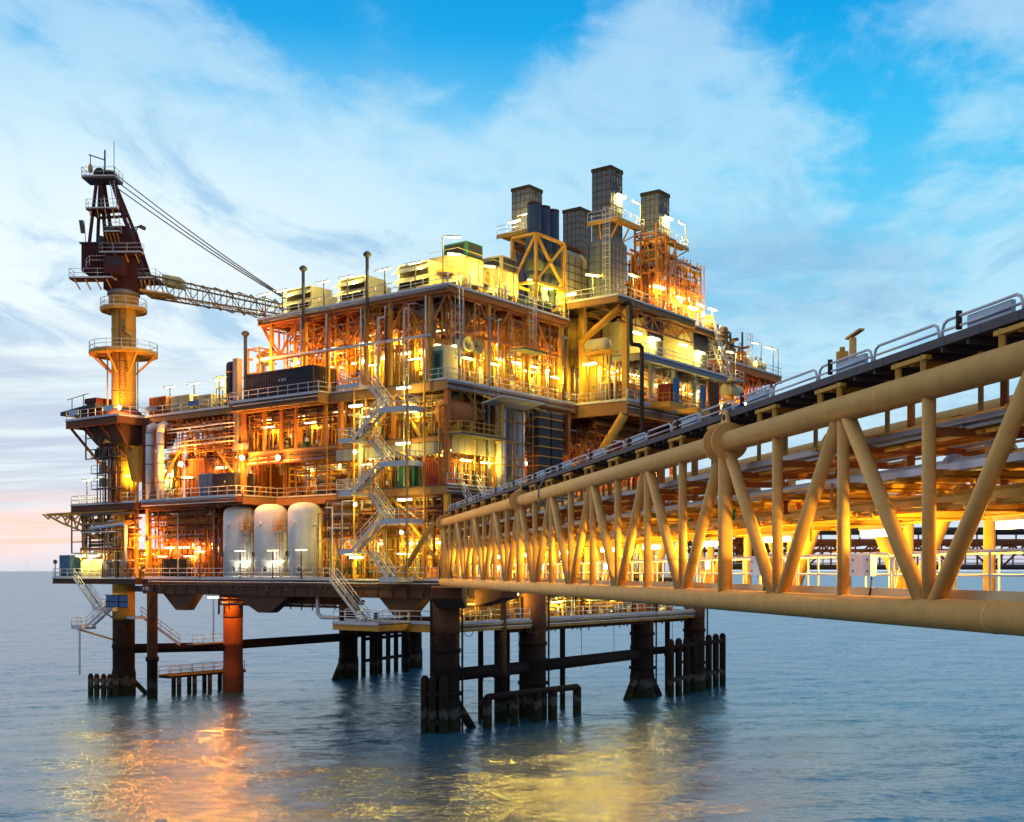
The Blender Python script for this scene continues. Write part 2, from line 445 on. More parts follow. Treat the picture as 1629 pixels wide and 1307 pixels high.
# ---------------------------------------------------------------- the sea
def sea():
    def axis(c, fine, n, grow, far):
        a = [0.0]; st = fine
        while a[-1] < far:
            a.append(a[-1] + st)
            if len(a) > n: st *= grow
        a = np.array(a)
        return np.concatenate([-a[:0:-1], a]) + c
    x = axis(-25.0, 0.55, 190, 1.10, 40000.0); y = axis(-5.0, 0.55, 190, 1.10, 40000.0)
    X, Y = np.meshgrid(x, y, indexing='ij')
    rng = np.random.default_rng(4)
    Z = np.zeros_like(X)
    dist = np.maximum(np.abs(X + 25), np.abs(Y + 5))
    fade = np.clip(1.0 - (dist - 95.0) / 40.0, 0, 1)
    for i in range(46):
        lam = 1.6 * (1.09 ** i) if i < 30 else rng.uniform(3, 16)
        th = math.radians(62) + rng.normal(0, 0.55)
        k = 2 * math.pi / lam; amp = 0.0075 * lam ** 0.85
        ph = rng.uniform(0, 6.28)
        q = k * (X * math.cos(th) + Y * math.sin(th)) + ph + 0.8 * np.sin(0.05 * X * rng.uniform(.5, 1.5) + 0.04 * Y + ph)
        Z += amp * np.sin(q)
    Z *= fade * 0.22
    Z -= Z.mean()
    nx, ny = X.shape
    v = np.stack([X.ravel(), Y.ravel(), Z.ravel()], 1)
    i = np.arange(nx - 1)[:, None] * ny + np.arange(ny - 1)[None, :]
    q = np.stack([i, i + ny, i + ny + 1, i + 1], -1).reshape(-1, 4)
    me = bpy.data.meshes.new('water')
    me.vertices.add(len(v)); me.vertices.foreach_set('co', v.astype(np.float32).ravel())
    me.loops.add(q.size); me.loops.foreach_set('vertex_index', q.astype(np.int32).ravel())
    me.polygons.add(len(q)); me.polygons.foreach_set('loop_start', np.arange(0, q.size, 4, dtype=np.int32))
    me.polygons.foreach_set('use_smooth', np.ones(len(q), dtype=bool))
    me.update(calc_edges=True)
    m = bpy.data.materials.new('sea_water'); m.use_nodes = True
    t = m.node_tree; b = t.nodes['Principled BSDF']
    b.inputs['Base Color'].default_value = (0.008, 0.085, 0.150, 1)
    b.inputs['Roughness'].default_value = 0.24; b.inputs['IOR'].default_value = 1.9; b.inputs['Specular IOR Level'].default_value = 1.0
    g = t.nodes.new('ShaderNodeNewGeometry')
    # wavelets: the slope is read straight from noise so that far water keeps its chop
    def slope(scale, detail, rz, sx, sy, amp, off):
        r = t.nodes.new('ShaderNodeVectorRotate'); r.rotation_type = 'Z_AXIS'; r.inputs['Angle'].default_value = rz
        t.links.new(g.outputs['Position'], r.inputs['Vector'])
        m_ = t.nodes.new('ShaderNodeMapping'); m_.inputs['Scale'].default_value = (sx, sy, 1); m_.inputs['Location'].default_value = off
        t.links.new(r.outputs[0], m_.inputs[0])
        n = t.nodes.new('ShaderNodeTexNoise'); n.inputs['Scale'].default_value = scale; n.inputs['Detail'].default_value = detail
        n.inputs['Roughness'].default_value = 0.6; n.inputs['Distortion'].default_value = 0.08
        t.links.new(m_.outputs[0], n.inputs['Vector'])
        v1 = t.nodes.new('ShaderNodeVectorMath'); v1.operation = 'SUBTRACT'; v1.inputs[1].default_value = (.5, .5, .5); t.links.new(n.outputs[1], v1.inputs[0])
        v2 = t.nodes.new('ShaderNodeVectorMath'); v2.operation = 'MULTIPLY'; v2.inputs[1].default_value = (amp, amp, 0); t.links.new(v1.outputs[0], v2.inputs[0])
        return v2.outputs[0]
    a1 = slope(1.5, 6, R(52.9), 0.5, 1.3, 0.78, (0, 0, 0))
    a3 = slope(5.5, 3, R(60), 0.5, 1.2, 0.62, (1, 4, 0))
    a2 = slope(0.16, 5, R(45), 0.55, 1.4, 0.42, (3, 7, 0))
    va = t.nodes.new('ShaderNodeVectorMath'); t.links.new(a1, va.inputs[0]); t.links.new(a2, va.inputs[1])
    vb = t.nodes.new('ShaderNodeVectorMath'); vd = t.nodes.new('ShaderNodeVectorMath'); t.links.new(va.outputs[0], vd.inputs[0]); t.links.new(a3, vd.inputs[1]); t.links.new(vd.outputs[0], vb.inputs[0]); t.links.new(g.outputs['Normal'], vb.inputs[1])
    vn = t.nodes.new('ShaderNodeVectorMath'); vn.operation = 'NORMALIZE'; t.links.new(vb.outputs[0], vn.inputs[0])
    t.links.new(vn.outputs[0], b.inputs['Normal'])
    me.materials.append(m)
    o = bpy.data.objects.new('water', me); COL.objects.link(o); o['kind'] = 'structure'; o['label'] = 'rippled blue evening sea under and around the platform'
sea()
# ---------------------------------------------------------------- the platform: legs, decks, columns, braces
plat = thing('oil_platform', 'huge yellow offshore oil platform of stacked lit decks standing on dark legs in the sea', 'oil platform')
def deck(x0, y0, x1, y1, z, fascia=0.8, sx=3.0, sy=3.0, rails='', mat=DEK, gmat=GIR, beam=0.45, skip=None):
    d = ob('deck', MB().box(x0, y0, z - 0.12, x1, y1, z), mat, plat)
    g = MB(); w = 0.28; zz = z - 0.123
    g.box(x0 - .02, y0, zz - fascia, x0 + w, y1, zz).box(x1 - w, y0, zz - fascia, x1 + .02, y1, zz)
    g.box(x0 + w, y0 - .02, zz - fascia, x1 - w, y0 + w, zz).box(x0 + w, y1 - w, zz - fascia, x1 - w, y1 + .02, zz)
    for e in (x0 - .12, ):                                      # lower flange that catches the light
        g.box(e, y0, zz - fascia - .05, x0 + w + .1, y1, zz - fascia - .002)
    g.box(x0 + w + .1, y0 - .12, zz - fascia - .05, x1, y0 + w + .1, zz - fascia - .002)
    ob('edge_girder', g, gmat, d)
    f = MB()
    n = max(1, round((x1 - x0) / sx)); m = max(1, round((y1 - y0) / sy))
    for i in range(1, n):
        x = x0 + (x1 - x0) * i / n; f.ibeam((x, y0 + w, zz - beam / 2), (x, y1 - w, zz - beam / 2), 0.24, beam)
    for j in range(1, m):
        y = y0 + (y1 - y0) * j / m; f.ibeam((x0 + w, y, zz - beam * .5 - .1), (x1 - w, y, zz - beam * .5 - .1), 0.22, beam + .1)
    if f.v: ob('floor_beam', f, gmat, d)
    e = MB()
    if 'w' in rails: e.rail([(x0 + .06, y0, z), (x0 + .06, y1, z)])
    if 's' in rails: e.rail([(x0 + .06, y0 + .06, z), (x1, y0 + .06, z)])
    if 'n' in rails: e.rail([(x0, y1 - .06, z), (x1, y1 - .06, z)])
    if 'e' in rails: e.rail([(x1 - .06, y0, z), (x1 - .06, y1, z)])
    if e.v: ob('handrail', e, GAL, d)
    k = MB()
    if 'W' in rails: k.box(x0 - .16, y0, z - .13, x0 - .025, y1, z + .02)
    if 'S' in rails: k.box(x0, y0 - .16, z - .13, x1, y0 - .025, z + .02)
    if k.v: ob('kick_plate', k, GAL, d)
    return d
ZS, ZC, ZM, ZZ, ZU, ZG, ZT, ZK = 10.1, 14.2, 23.2, 28.0, 33.2, 38.4, 42.2, 44.1
# spider deck low over the water
deck(-1.6, -1.4, 48.5, 12, ZS, 0.7, 4, 3, 'wsWS', gmat=YEL)
deck(-6.0, 3.2, -1.75, 9.2, ZS - .01, 0.5, 2, 2, 'wsW', gmat=YEL)
# cellar deck
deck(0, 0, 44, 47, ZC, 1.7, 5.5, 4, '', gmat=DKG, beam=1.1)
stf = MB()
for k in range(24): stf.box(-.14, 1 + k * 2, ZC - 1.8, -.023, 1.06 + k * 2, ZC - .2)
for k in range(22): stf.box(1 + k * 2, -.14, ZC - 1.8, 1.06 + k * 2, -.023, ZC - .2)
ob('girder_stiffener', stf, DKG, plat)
deck(-1.0, 47.2, 9, 64.4, ZC - .02, 0.6, 3, 3, 'wnW', gmat=DKG)
ob('handrail', MB().rail([(.06, 15.2, ZC), (.06, 46.9, ZC)]).rail([(.06, 1.2, ZC), (.06, 5.6, ZC)]), GAL, plat)
ob('kick_plate', MB().box(-.16, 0, ZC - .16, -.025, 47, ZC + .02), GAL, plat)
# main deck
deck(0, 0, 44, 14.9, ZM, 0.7, 4, 4, '', gmat=GIR)
deck(4.8, 14.92, 44, 29.18, ZM, 0.7, 4, 4, 'w', gmat=GIR)
deck(0, 29.2, 44, 47, ZM, 0.7, 4, 4, 's', gmat=GIR)
deck(-1.0, 29.2, -0.15, 46.4, ZM + .012, 0.5, 2, 4, 'wsW', gmat=BRN)
deck(-1.0, 47.2, 8, 60.4, ZM - .02, 0.7, 3, 3, 'wnW', gmat=BRN)
ob('handrail', MB().rail([(.06, 12, ZM), (.06, 14.85, ZM), (4.8, 14.85, ZM)]).rail([(.06, .1, ZM), (7, .1, ZM)]), GAL, plat)
# mezzanine
deck(0.4, 0.4, 20, 29, ZZ, 0.4, 3.2, 3.2, '', gmat=GIR)
# upper deck
deck(0, 0, 21.6, 30, ZU, .8, 3.1, 3.1, 'sS', gmat=GIR)
deck(-1.6, 15.8, -0.15, 29.6, ZU + .012, 0.8, 2, 3, 'wWs', gmat=GIR)
deck(0, 30.2, 21, 46.8, ZU - .01, 0.6, 3, 3, 'wW', gmat=GIR)
deck(-3.6, 47.0, 6.5, 57.4, ZU - .02, 0.8, 2.5, 2.5, 'wWsnS', gmat=BRN)
ob('handrail', MB().rail([(.06, 11.2, ZU), (.06, 15.7, ZU)]).rail([(.06, 0, ZU), (.06, 2.4, ZU)]), GAL, plat)
# module on the bridge side
deck(22.0, -6.3, 44, 14, ZU + .01, 1.3, 3.6, 3.3, 'wsWS', gmat=GIR)
deck(23.8, -7.0, 43.8, -1.2, ZG, 0.55, 3.3, 2.9, 'sS', gmat=GRY)
deck(20.4, -6.2, 37.2, 14, ZK, 0.6, 3.3, 3.3, 'wsWS', gmat=GIR)
deck(37.4, -6.2, 43.6, 6, ZK - .5, 0.5, 3, 3, 'sS', gmat=GIR)
# roof deck
deck(0, 0, 20.35, 26.8, ZT, 0.55, 2.4, 2.4, 'wsWS', gmat=ORA)
# deck at the far end
deck(50.0, -3, 68, 10, 41.9, 0.8, 2.2, 2.2, 'wsWS', gmat=ORA)

# legs
LEGS = [(-1.0, -.6, 1.32), (12.6, -.8, 1.35), (36, .2, 1.35), (47, -.8, 1.3), (.4, 51.5, 1.3), (11.4, 44.6, 1.2), (33, 46, 1.3), (51.5, 50.4, 1.3)]
for i, (x, y, r) in enumerate(LEGS):
    rust = (i == 5)
    t = 12.4
    b = MB(); r2 = r * 1.09
    b.lathe((x, y, 0), [(r2, -2.5), (r2, 2.6), (r, 3.2), (r, 5.6), (r * 1.07, 5.7), (r * 1.07, 6.1), (r, 6.2), (r, t)], 28)
    l = ob('leg', b, REDL if rust else LEG, plat)
    c = MB().lathe((x, y, 0), [(r * 1.02, 9.2), (r * 1.02, 10.0 if not rust else 9.4), (r * 1.01, 13.6)], 28)
    ob('leg_top', c, REDL if rust else (YEL if i == 4 else BRN), l)
    if rust: l['label'] = 'rust orange leg with a brighter top'
# slim caissons
for (x, y, r, zt) in [(6.9, -1.0, .62, 12), (10.0, .6, .34, 12), (-.4, 44.8, .62, 12.5), (22, 2, .3, 12), (43.4, 1.0, .32, 12), (8.0, 2.4, .26, 12), (46.2, 47, .5, 12), (38, 45.5, .3, 9)]:
    ob('caisson', MB().lathe((x, y, 0), [(r, -2.5), (r, 4.4), (r * 1.25, 4.5), (r * 1.25, 4.9), (r, 5.0), (r, zt)], 14), LEG, plat)
# horizontal and sloping braces between the legs
for p, q, r in [((-1, -.6, 5.2), (12.6, -.8, 5.2), .62), ((12.6, -.8, 5.2), (36, .2, 5.2), .62), ((36, .2, 5.4), (47, -.8, 5.4), .45),
                ((.4, 51.5, 5.6), (11.4, 44.6, 5.6), .58), ((11.4, 44.6, 5.8), (33, 46, 5.8), .58), ((33, 46, 6.2), (51.5, 50.4, 6.2), .6),
                ((33, 46, 4.5), (28.5, 45, -1.6), .5), ((36, .2, 4.6), (31.6, 0.4, -1.6), .42), ((36, .2, 4.6), (40.6, -.2, -1.6), .42), ((-1, -.6, 4.4), (4.2, -.6, -1.6), .42),
                ((.4, 51.5, 3.0), (3.8, 49.4, -1.5), .3)]:
    ob('brace', MB().tube(p, q, r, 14), LEG, plat)
# haunches under the cellar deck
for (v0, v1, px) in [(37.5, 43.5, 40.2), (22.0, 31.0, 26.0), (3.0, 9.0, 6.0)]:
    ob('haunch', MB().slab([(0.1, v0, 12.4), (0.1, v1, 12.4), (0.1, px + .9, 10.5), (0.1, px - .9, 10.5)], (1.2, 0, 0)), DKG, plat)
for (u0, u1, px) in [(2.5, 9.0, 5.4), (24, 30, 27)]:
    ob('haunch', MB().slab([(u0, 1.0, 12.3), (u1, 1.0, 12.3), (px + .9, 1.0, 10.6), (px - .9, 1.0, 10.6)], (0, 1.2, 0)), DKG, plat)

# columns
def col(x, y, z0, z1, w=0.5, mat=YEL):
    return ob('column', MB().box(x - w / 2, y - w / 2, z0, x + w / 2, y + w / 2, z1), mat, plat)
for v in (0.35, 14.6, 29.6, 46.6):
    col(.4 if v in (.35, 46.6) else 4.2, v, ZC + .01, ZM - .13, .5)
    if v < 46: col(.4, v, ZM + .01 if v < 14 or v > 29.3 else ZZ - .5, ZU - .14, .45, ORA)
col(.4, 46.6, ZM + .01, ZU - .14, 1.1, BRN)
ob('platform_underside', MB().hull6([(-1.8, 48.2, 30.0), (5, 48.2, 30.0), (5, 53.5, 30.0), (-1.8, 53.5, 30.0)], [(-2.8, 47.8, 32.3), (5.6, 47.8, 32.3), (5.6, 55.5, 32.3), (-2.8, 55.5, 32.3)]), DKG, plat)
for u in (8.0, 20.6, 32.0, 43.4):
    col(u, .35, ZC + .01, ZM - .13, .5); col(u, .35, ZM + .01, ZU - .14, .45, ORA)
for v in (26.3, 23.6, 21.3, 16.9, 7.4, 11.0): col(.5, v, ZZ + .01, ZU - .14, .3, ORA)
for v in (24.9, 19.7, 16.4, 10.9, 7.6, 2.4): col(.3, v, ZU + .01, ZT - .14, .36)
for u in (6.6, 13.2, 19.3): col(u, .3, ZU + .01, ZT - .14, .4)
for u in (6, 13, 19):
    for v in (8.2, 16.4, 25): col(u, v, ZU + .01, ZT - .14, .36, ORA)
for (u, v) in ((22.5, -5.8), (33, -5.8), (43.3, -5.8), (28, -5.8), (38, -5.8)): col(u, v, ZU + .02, ZG - .14, .5, GRY)
for (u, v) in ((22.4, -.4), (22.4, -5.9), (22.4, 8)): col(u, v, ZU + .02, ZK - .14, .6)
for u in (30, 37): col(u, -.5, ZU + .02, ZK - .14, .5)
for v in (49, 54.5, 59.5): col(.4, v, ZC + .01, ZM - .14, .4)
for v in (-2.0, 9.0):
    for p, q in (((43.8, v, 33.6), (58, v, 41.0)), ((43.8, v, 33.6), (50.4, v, 41.0)), ((43.8, v, 40.4), (50.2, v, 41.2)), ((52.5, v, 38.0), (66, v, 40.9))): ob('brace', MB().tube(p, q, .28, 10), ORA, plat)
# braces on the faces
def brace(p, q, r=.16, mat=YEL): return ob('brace', MB().tube(p, q, r, 10), mat, plat)
brace((21.9, -5.6, ZK - 1.0), (22.2, -.3, ZG + 1.6), .38)
brace((22.3, -5.8, ZU - 1.5), (22.2, -1.6, 26.0), .5)
for a, b in ((0.35, 7.4), (14.6, 7.4)):
    brace((.5, a, ZC + .4), (.5, b, ZM - 1.0), .2)
brace((-1.2, 5.0, ZC + .2), (-1.2, 1.0, ZM - 4.0), .3)
for a, b in ((0.35, 7.5), (14.6, 7.5), (29.6, 38), (46.4, 38)):
    brace((.75, a, ZM + .4), (.75, b, ZU - 1.0), .17)
for a, b in ((8, 14), (20.4, 14), (20.8, 26), (32, 26), (32.2, 38), (43, 38)):
    brace((a, .6, ZM + .4), (b, .6, ZU - 1.2), .2)
# truss band under the roof deck
def truss(p, q, zt, zb, n, mat=ORA, w=.2):
    t = MB(); p = Vector(p); q = Vector(q)
    T = lambda k: Vector(((p + (q - p) * k).x, (p + (q - p) * k).y, zt)); B = lambda k: Vector(((p + (q - p) * k).x, (p + (q - p) * k).y, zb))
    t.bar(T(0), T(1), w, w * 1.3); t.bar(B(0), B(1), w, w * 1.3)
    for i in range(n):
        a, b = i / n, (i + 1) / n
        if i % 2: t.bar(B(a), T(b), w * .8, w * .8)
        else: t.bar(T(a), B(b), w * .8, w * .8)
        if i: t.bar(T(a), B(a), w * .6, w * .6)
    return ob('deck_truss', t, mat, plat)
truss((.35, 26.5, 0), (.35, .4, 0), ZT - .85, 37.7, 10)
for u in (5.5, 11, 17): truss((u, 26.5, 0), (u, .6, 0), ZT - 1.0, 38.6, 12, w=.16)
truss((.4, .32, 0), (19.6, .32, 0), ZT - .85, 38.0, 8)
for v in (7, 13.5, 20, 26.4): truss((.6, v, 0), (19.6, v, 0), ZT - 1.0, 38.9, 9, w=.16)
truss((50.5, -2.6, 0), (67.5, -2.6, 0), 40.9, 37.6, 9)
truss((50.3, -2.4, 0), (50.3, 9.6, 0), 40.9, 37.6, 6)
truss((20.8, -5.9, 0), (37, -5.9, 0), ZK - 1.1, ZK - 2.6, 9, w=.15)
# knee braces under the crane platform and the right hand galleries
for (x, y) in ((-3.2, 48), (-3.2, 51), (-3.2, 54), (-3.2, 57)):
    brace((x, y, ZU - .9), (.2, y - 1.2 if y > 50 else y + .5, ZU - 5.2), .17, BRN)
for u in (25, 31, 37, 43): brace((u, -6.6, ZG - .6), (u, -5.6, ZG - 2.4), .1, GRY)
# landing brackets that carry the bridge
ob('bridge_bracket', MB().slab([(-1.0, .2, 13.55), (-7.6, -4.6, 13.55), (-7.6, -4.6, 12.6), (-5.0, -2.9, 11.7), (-1.0, .2, 11.5)], (1.6, -2.1, 0)), BRN, plat)
ob('bridge_bracket', MB().slab([(2.5, -1.3, 13.55), (-1.2, -7.4, 13.55), (-1.2, -7.4, 12.6), (.3, -5.0, 12.2), (2.5, -1.3, 11.6)], (1.3, -.8, 0)), BRN, plat)
# pale fire wall band below the mezzanine and on the bridge face
fw = MB()
for i in range(15): fw.box(.18, .9 + i * .95, 26.2, .30, .9 + i * .95 + .90, 27.35)
ob('wall_panel', fw, GRY, plat)
fw = MB()
for i in range(7): fw.box(.8 + i * .95, .10, 26.3, .8 + i * .95 + .9, .22, 27.9)
ob('wall_panel', fw, CRM, plat)

# fenders of dark piles round the legs
def fender(name, label, pts, ztop, ring_z, r=.32, cap=True):
    t = thing(name, label, 'fender', (pts[0][0], pts[0][1], 0), group='pile fenders round the platform legs')
    for (x, y) in pts: ob('pile', MB().lathe((x, y, 0), [(r, -2), (r, ztop), (r * .5, ztop + .3)], 10), LEG, t)
    for z in ring_z: ob('waler', MB().pipe([(x, y, z) for x, y in pts], r * .7, 8), LEG, t)
    return t
fender('pile_fender', 'dark pile fence fender beside the last leg on the bridge side', [(38.4 + i * 2.3, -2.3 + .2 * i, ) for i in range(8)], 6.6, (2.0, 5.9), .42)
fender('pile_fender', 'short dark pile fender against the leg under the crane', [(-2.6, 53.8), (-2.3, 53.0), (-1.9, 52.2), (-1.7, 51.3), (-1.6, 50.2)], 2.4, (1.1, 1.9))
fender('pile_fender', 'row of thin dark piles between the two rear legs', [(36.4 + i * 2.3, 46.4 + i * .55) for i in range(6)], 5.6, (2.2, 5.3), .36)
fender('pile_fender', 'wide dark fender topped by a round tube in front of the nearest legs', [(2.8, -2.6), (6.6, -2.9), (10, -3.2), (12.5, -3.4), (16.4, -3.7)], 2.9, (3.0,), .46)
fender('pile_fender', 'stub of dark piles on the outer side of the nearest leg', [(-3.0, .2), (-2.9, -.7), (-2.6, -1.7)], 5.0, (1.0, 3.6), .42)
# boat landing between the left legs
bl = thing('boat_landing', 'low boat landing with handrails between the left legs just above the water', 'boat landing', (6, 46, 0), group=None)
ob('platform_deck', MB().box(2.2, 45.2, 2.2, 14.0, 47.2, 2.45), LEG, bl)
ob('handrail', MB().rail([(2.2, 45.3, 2.45), (13.8, 45.3, 2.45)], r=.04).rail([(2.2, 47.1, 2.45), (13.8, 47.1, 2.45)], r=.04), YEL, bl)
for x in (4, 6.3, 8.6, 11, 13.2): ob('pile', MB().tube((x, 45.6, -2), (x, 45.6, 2.2), .28, 10).tube((x + .2, 46.9, -2), (x + .2, 46.9, 2.2), .28, 10), LEG, bl)
ob('upper_walkway', MB().box(5.5, 44.9, 5.95, 10.5, 46.4, 6.1), DGR, bl)
ob('handrail', MB().rail([(5.5, 45.0, 6.1), (10.4, 45.0, 6.1)], r=.035), GAL, bl)

# dark bands of pipes and cable runs slung under the decks
def pipe_band(label, face, a0, a1, z0, z1, d, n, mats, seed):
    M = (lambda p, q, r: (q, p, r)) if face == 'L' else (lambda p, q, r: (p, q, r))
    rg = random.Random(seed); t = thing('pipe_band', label, 'pipes', M(a0, d, z0))
    fr = MB(); k = max(2, int((a1 - a0) / 1.6))
    for i in range(k + 1):
        a = a0 + (a1 - a0) * i / k
        fr.bar(M(a, d + .1, z0 - rg.uniform(0, .5)), M(a, d + .1, z1), .1)
    for j in range(3): z = z0 + (z1 - z0) * j / 2; fr.bar(M(a0, d + .12, z), M(a1, d + .12, z), .12, .2)
    ob('hanger', fr, BRN, t)
    for i in range(n):
        z = z0 + (z1 - z0) * (i + rg.random()) / n; dd = d - .1 + rg.uniform(0, 1.2); r = rg.choice([.05, .07, .09, .12, .15])
        b0 = a0 + rg.uniform(0, .4) * (a1 - a0) * rg.choice([0, 0, 1]); b1 = a1 - rg.uniform(0, .4) * (a1 - a0) * rg.choice([0, 0, 1])
        pts = [M(b0, dd, z), M(b1, dd, z)]
        if rg.random() < .35: pts.append(M(b1, dd, z - rg.uniform(.6, 2.0)))
        ob('pipe', MB().pipe(pts, r, 7), rg.choice(mats), t)
DK = [BRN, BRN, DGR, GIR, GIR, GAL, ORA]
pipe_band('band of dark brown pipes slung under the main deck near the crane leg', 'L', 35.8, 46.2, 18.9, 22.1, .1, 15, DK, 1)
pipe_band('band of dark brown pipes slung under the main deck behind the zigzag stairs', 'L', 11.9, 16.6, 18.6, 22.2, .1, 14, DK, 2)
pipe_band('band of brown pipes under the main deck at the front corner', 'L', 1, 12, 19.4, 22.2, .3, 14, DK, 3)
pipe_band('band of brown pipes hanging under the mezzanine below the dark container', 'L', 15, 29, 26.6, 27.5, .2, 7, DK, 4)
pipe_band('band of brown pipes under the upper deck behind the slim columns', 'L', 15, 29.2, 30.4, 32.0, .9, 10, DK, 5)
pipe_band('band of dark pipes under the main deck above the bridge end', 'R', 1, 9, 19.6, 22.2, .2, 12, DK, 6)
pipe_band('band of dark pipes under the main deck extension at the outrigger', 'L', 47.4, 58, 17.6, 22.0, -1.1, 18, DK, 7)
pipe_band('band of brown pipes under the module deck', 'R', 22.6, 43, 29.2, 31.4, -2.0, 16, DK, 8)
pipe_band('band of brown pipes under the upper deck above the dark ribbed ducts', 'R', 8, 21, 31.6, 32.2, .4, 6, DK, 9)
pipe_band('band of pipes slung under the cellar deck towards the water', 'L', 14, 36, 11.2, 12.2, 2.2, 9, DK, 10)
pipe_band('hanging pipe run under the spider deck edge', 'R', 9, 46, 8.9, 9.2, -.6, 4, [BLK, DGR], 11)
t = thing('drain_elbow', 'pale bent drain pipe hanging under the cellar deck beside the tanks', 'pipe', (.6, 16, 12))
ob('pipe', MB().pipe([(.6, 18.2, 12.4), (.6, 18.2, 10.6), (.6, 17.6, 10.2), (.6, 15.2, 10.2)], .2, 10), GAL, t)
for i, (x, y) in enumerate(((3.5, -1.5), (9.2, -1.5), (17, -1.5), (20.5, -1.5), (27, -1.5), (31, -1.5), (40.2, -1.5))):
    t = thing('hanging_rope', 'thin rope hanging from the spider deck edge towards the water', 'rope', (x, y, ZS), group='ropes under the spider deck')
    ob('rope', MB().tube((x, y, ZS - .8), (x + .1, y, 4.4 + (i % 3)), .03, 5), BLK, t)

# ladders, anodes and draught boards on the legs
for i, (x, y, r) in enumerate(LEGS[:4]):
    b = MB()
    for k in range(3):
        a = math.radians(200 + k * 40); z = 6.6 + k * .9
        b.box(x + (r + .02) * math.cos(a) - .16, y + (r + .02) * math.sin(a) - .16, z, x + (r + .02) * math.cos(a) + .16, y + (r + .02) * math.sin(a) + .16, z + .7)
    l = [o for o in plat.children if o.name.split('.')[0] == 'leg'][i]
    ob('anode_bracket', MB().lathe((x, y, 7.4), [(r * 1.1, 0), (r * 1.1, .35)], 24).lathe((x, y, 3.4), [(r * 1.16, 0), (r * 1.16, .3)], 24), LEG, l)
    ob('riser', MB().tube((x - r - .25, y + .4, -1), (x - r - .25, y + .4, 12.4), .13, 8).tube((x + .6, y - r - .22, -1), (x + .6, y - r - .22, 12.4), .1, 8), LEG, l)

# pipes hugging the deck edges and risers climbing the faces
rg = random.Random(61)
def edge_run(label, pts, n, m):
    t = thing('edge_conduit', label, 'pipes', pts[0]); 
    for k in range(n):
        off = Vector((-.09 - .05 * (k % 2), -.09 - .05 * (k % 2), -.25 - .17 * k))
        b = MB().pipe([Vector(p) + off for p in pts], .045 + .015 * (k % 3), 6)
        a, c = Vector(pts[0]), Vector(pts[-1])
        ob('conduit', b, m[k % len(m)], t)
    # drooping hoses
    a, c = Vector(pts[0]), Vector(pts[1]); L_ = (c - a).length; d = (c - a).normalized()
    h = MB()
    for k in range(int(L_ / 4.5)):
        p = a + d * (2 + k * 4.5 + rg.uniform(-1, 1)) + Vector((-.2, -.2, -.7)); w = rg.uniform(.4, .8)
        h.pipe([p - d * w, p - d * w * .7 + Vector((0, 0, -.45)), p + Vector((0, 0, -.62)), p + d * w * .7 + Vector((0, 0, -.45)), p + d * w], .035, 5)
    if h.v: ob('hose', h, DGR, t)
edge_run('conduits clipped to the upper deck edge on the bridge side', [(0, 0, ZU), (21, 0, ZU)], 4, [GAL, BRN, GRY])
edge_run('conduits clipped to the main deck edge on the bridge side', [(0, 0, ZM), (43, 0, ZM)], 3, [GAL, BRN])
edge_run('conduits clipped to the module deck edge facing the bridge', [(22, -6.3, ZU), (44, -6.3, ZU)], 4, [GAL, YEL, BRN])
edge_run('conduits clipped to the roof deck edge on the crane side', [(0, 0, ZT), (0, 26, ZT)], 2, [GAL, GRY])
edge_run('conduits clipped to the container deck edge', [(-1.6, 16, ZU), (-1.6, 29, ZU)], 3, [BRN, GAL])
edge_run('conduits clipped to the cellar deck edge before the tanks', [(0, 1, ZC), (0, 46, ZC)], 4, [DGR, GAL, BRN])
edge_run('conduits clipped to the main deck edge near the crane', [(-1.0, 29.4, ZM), (-1.0, 46, ZM)], 3, [GAL, BRN])
edge_run('conduits clipped to the spider deck edge', [(0, -1.4, ZS), (47, -1.4, ZS)], 3, [GAL, DGR])
for k in range(34):
    left = k % 2 == 0
    z0, z1 = rg.choice([(ZC, ZM - .9), (ZM, ZU - 1), (ZU, ZT - .8), (ZC, ZU - 1), (ZM, ZT - .8)])
    a = rg.uniform(.8, 17) if left else rg.uniform(.8, 20)
    if left and z0 == ZC: a = rg.choice([rg.uniform(12.5, 18), rg.uniform(36, 46)]); z1 = min(z1, ZM - .9)
    r = rg.choice([.05, .06, .08, .11])
    P = (lambda q, z, d=0.0: (-.12 + d, q, z)) if left else (lambda q, z, d=0.0: (q, -.12 + d, z))
    w = rg.uniform(-1.5, 1.5)
    pts = [P(a, z0 + .02), P(a, z1 - rg.uniform(.2, 1.5))]; pts += [P(a + w, pts[-1][2]), P(a + w, pts[-1][2], 1.2)]
    t = thing('riser_pipe', 'slim riser pipe climbing the outer face of the decks', 'pipe', pts[0], group='riser pipes on the platform faces')
    b = MB().pipe(pts, r, 7)
    for q in range(3): b.lathe((pts[0][0], pts[0][1], z0 + (z1 - z0) * rg.uniform(.1, .7)), [(r * 1.8, -.05), (r * 1.8, .05)], 8)
    ob('pipe', b, rg.choice([GAL, GAL, YEL, ORA, BRN, GRY]), t)
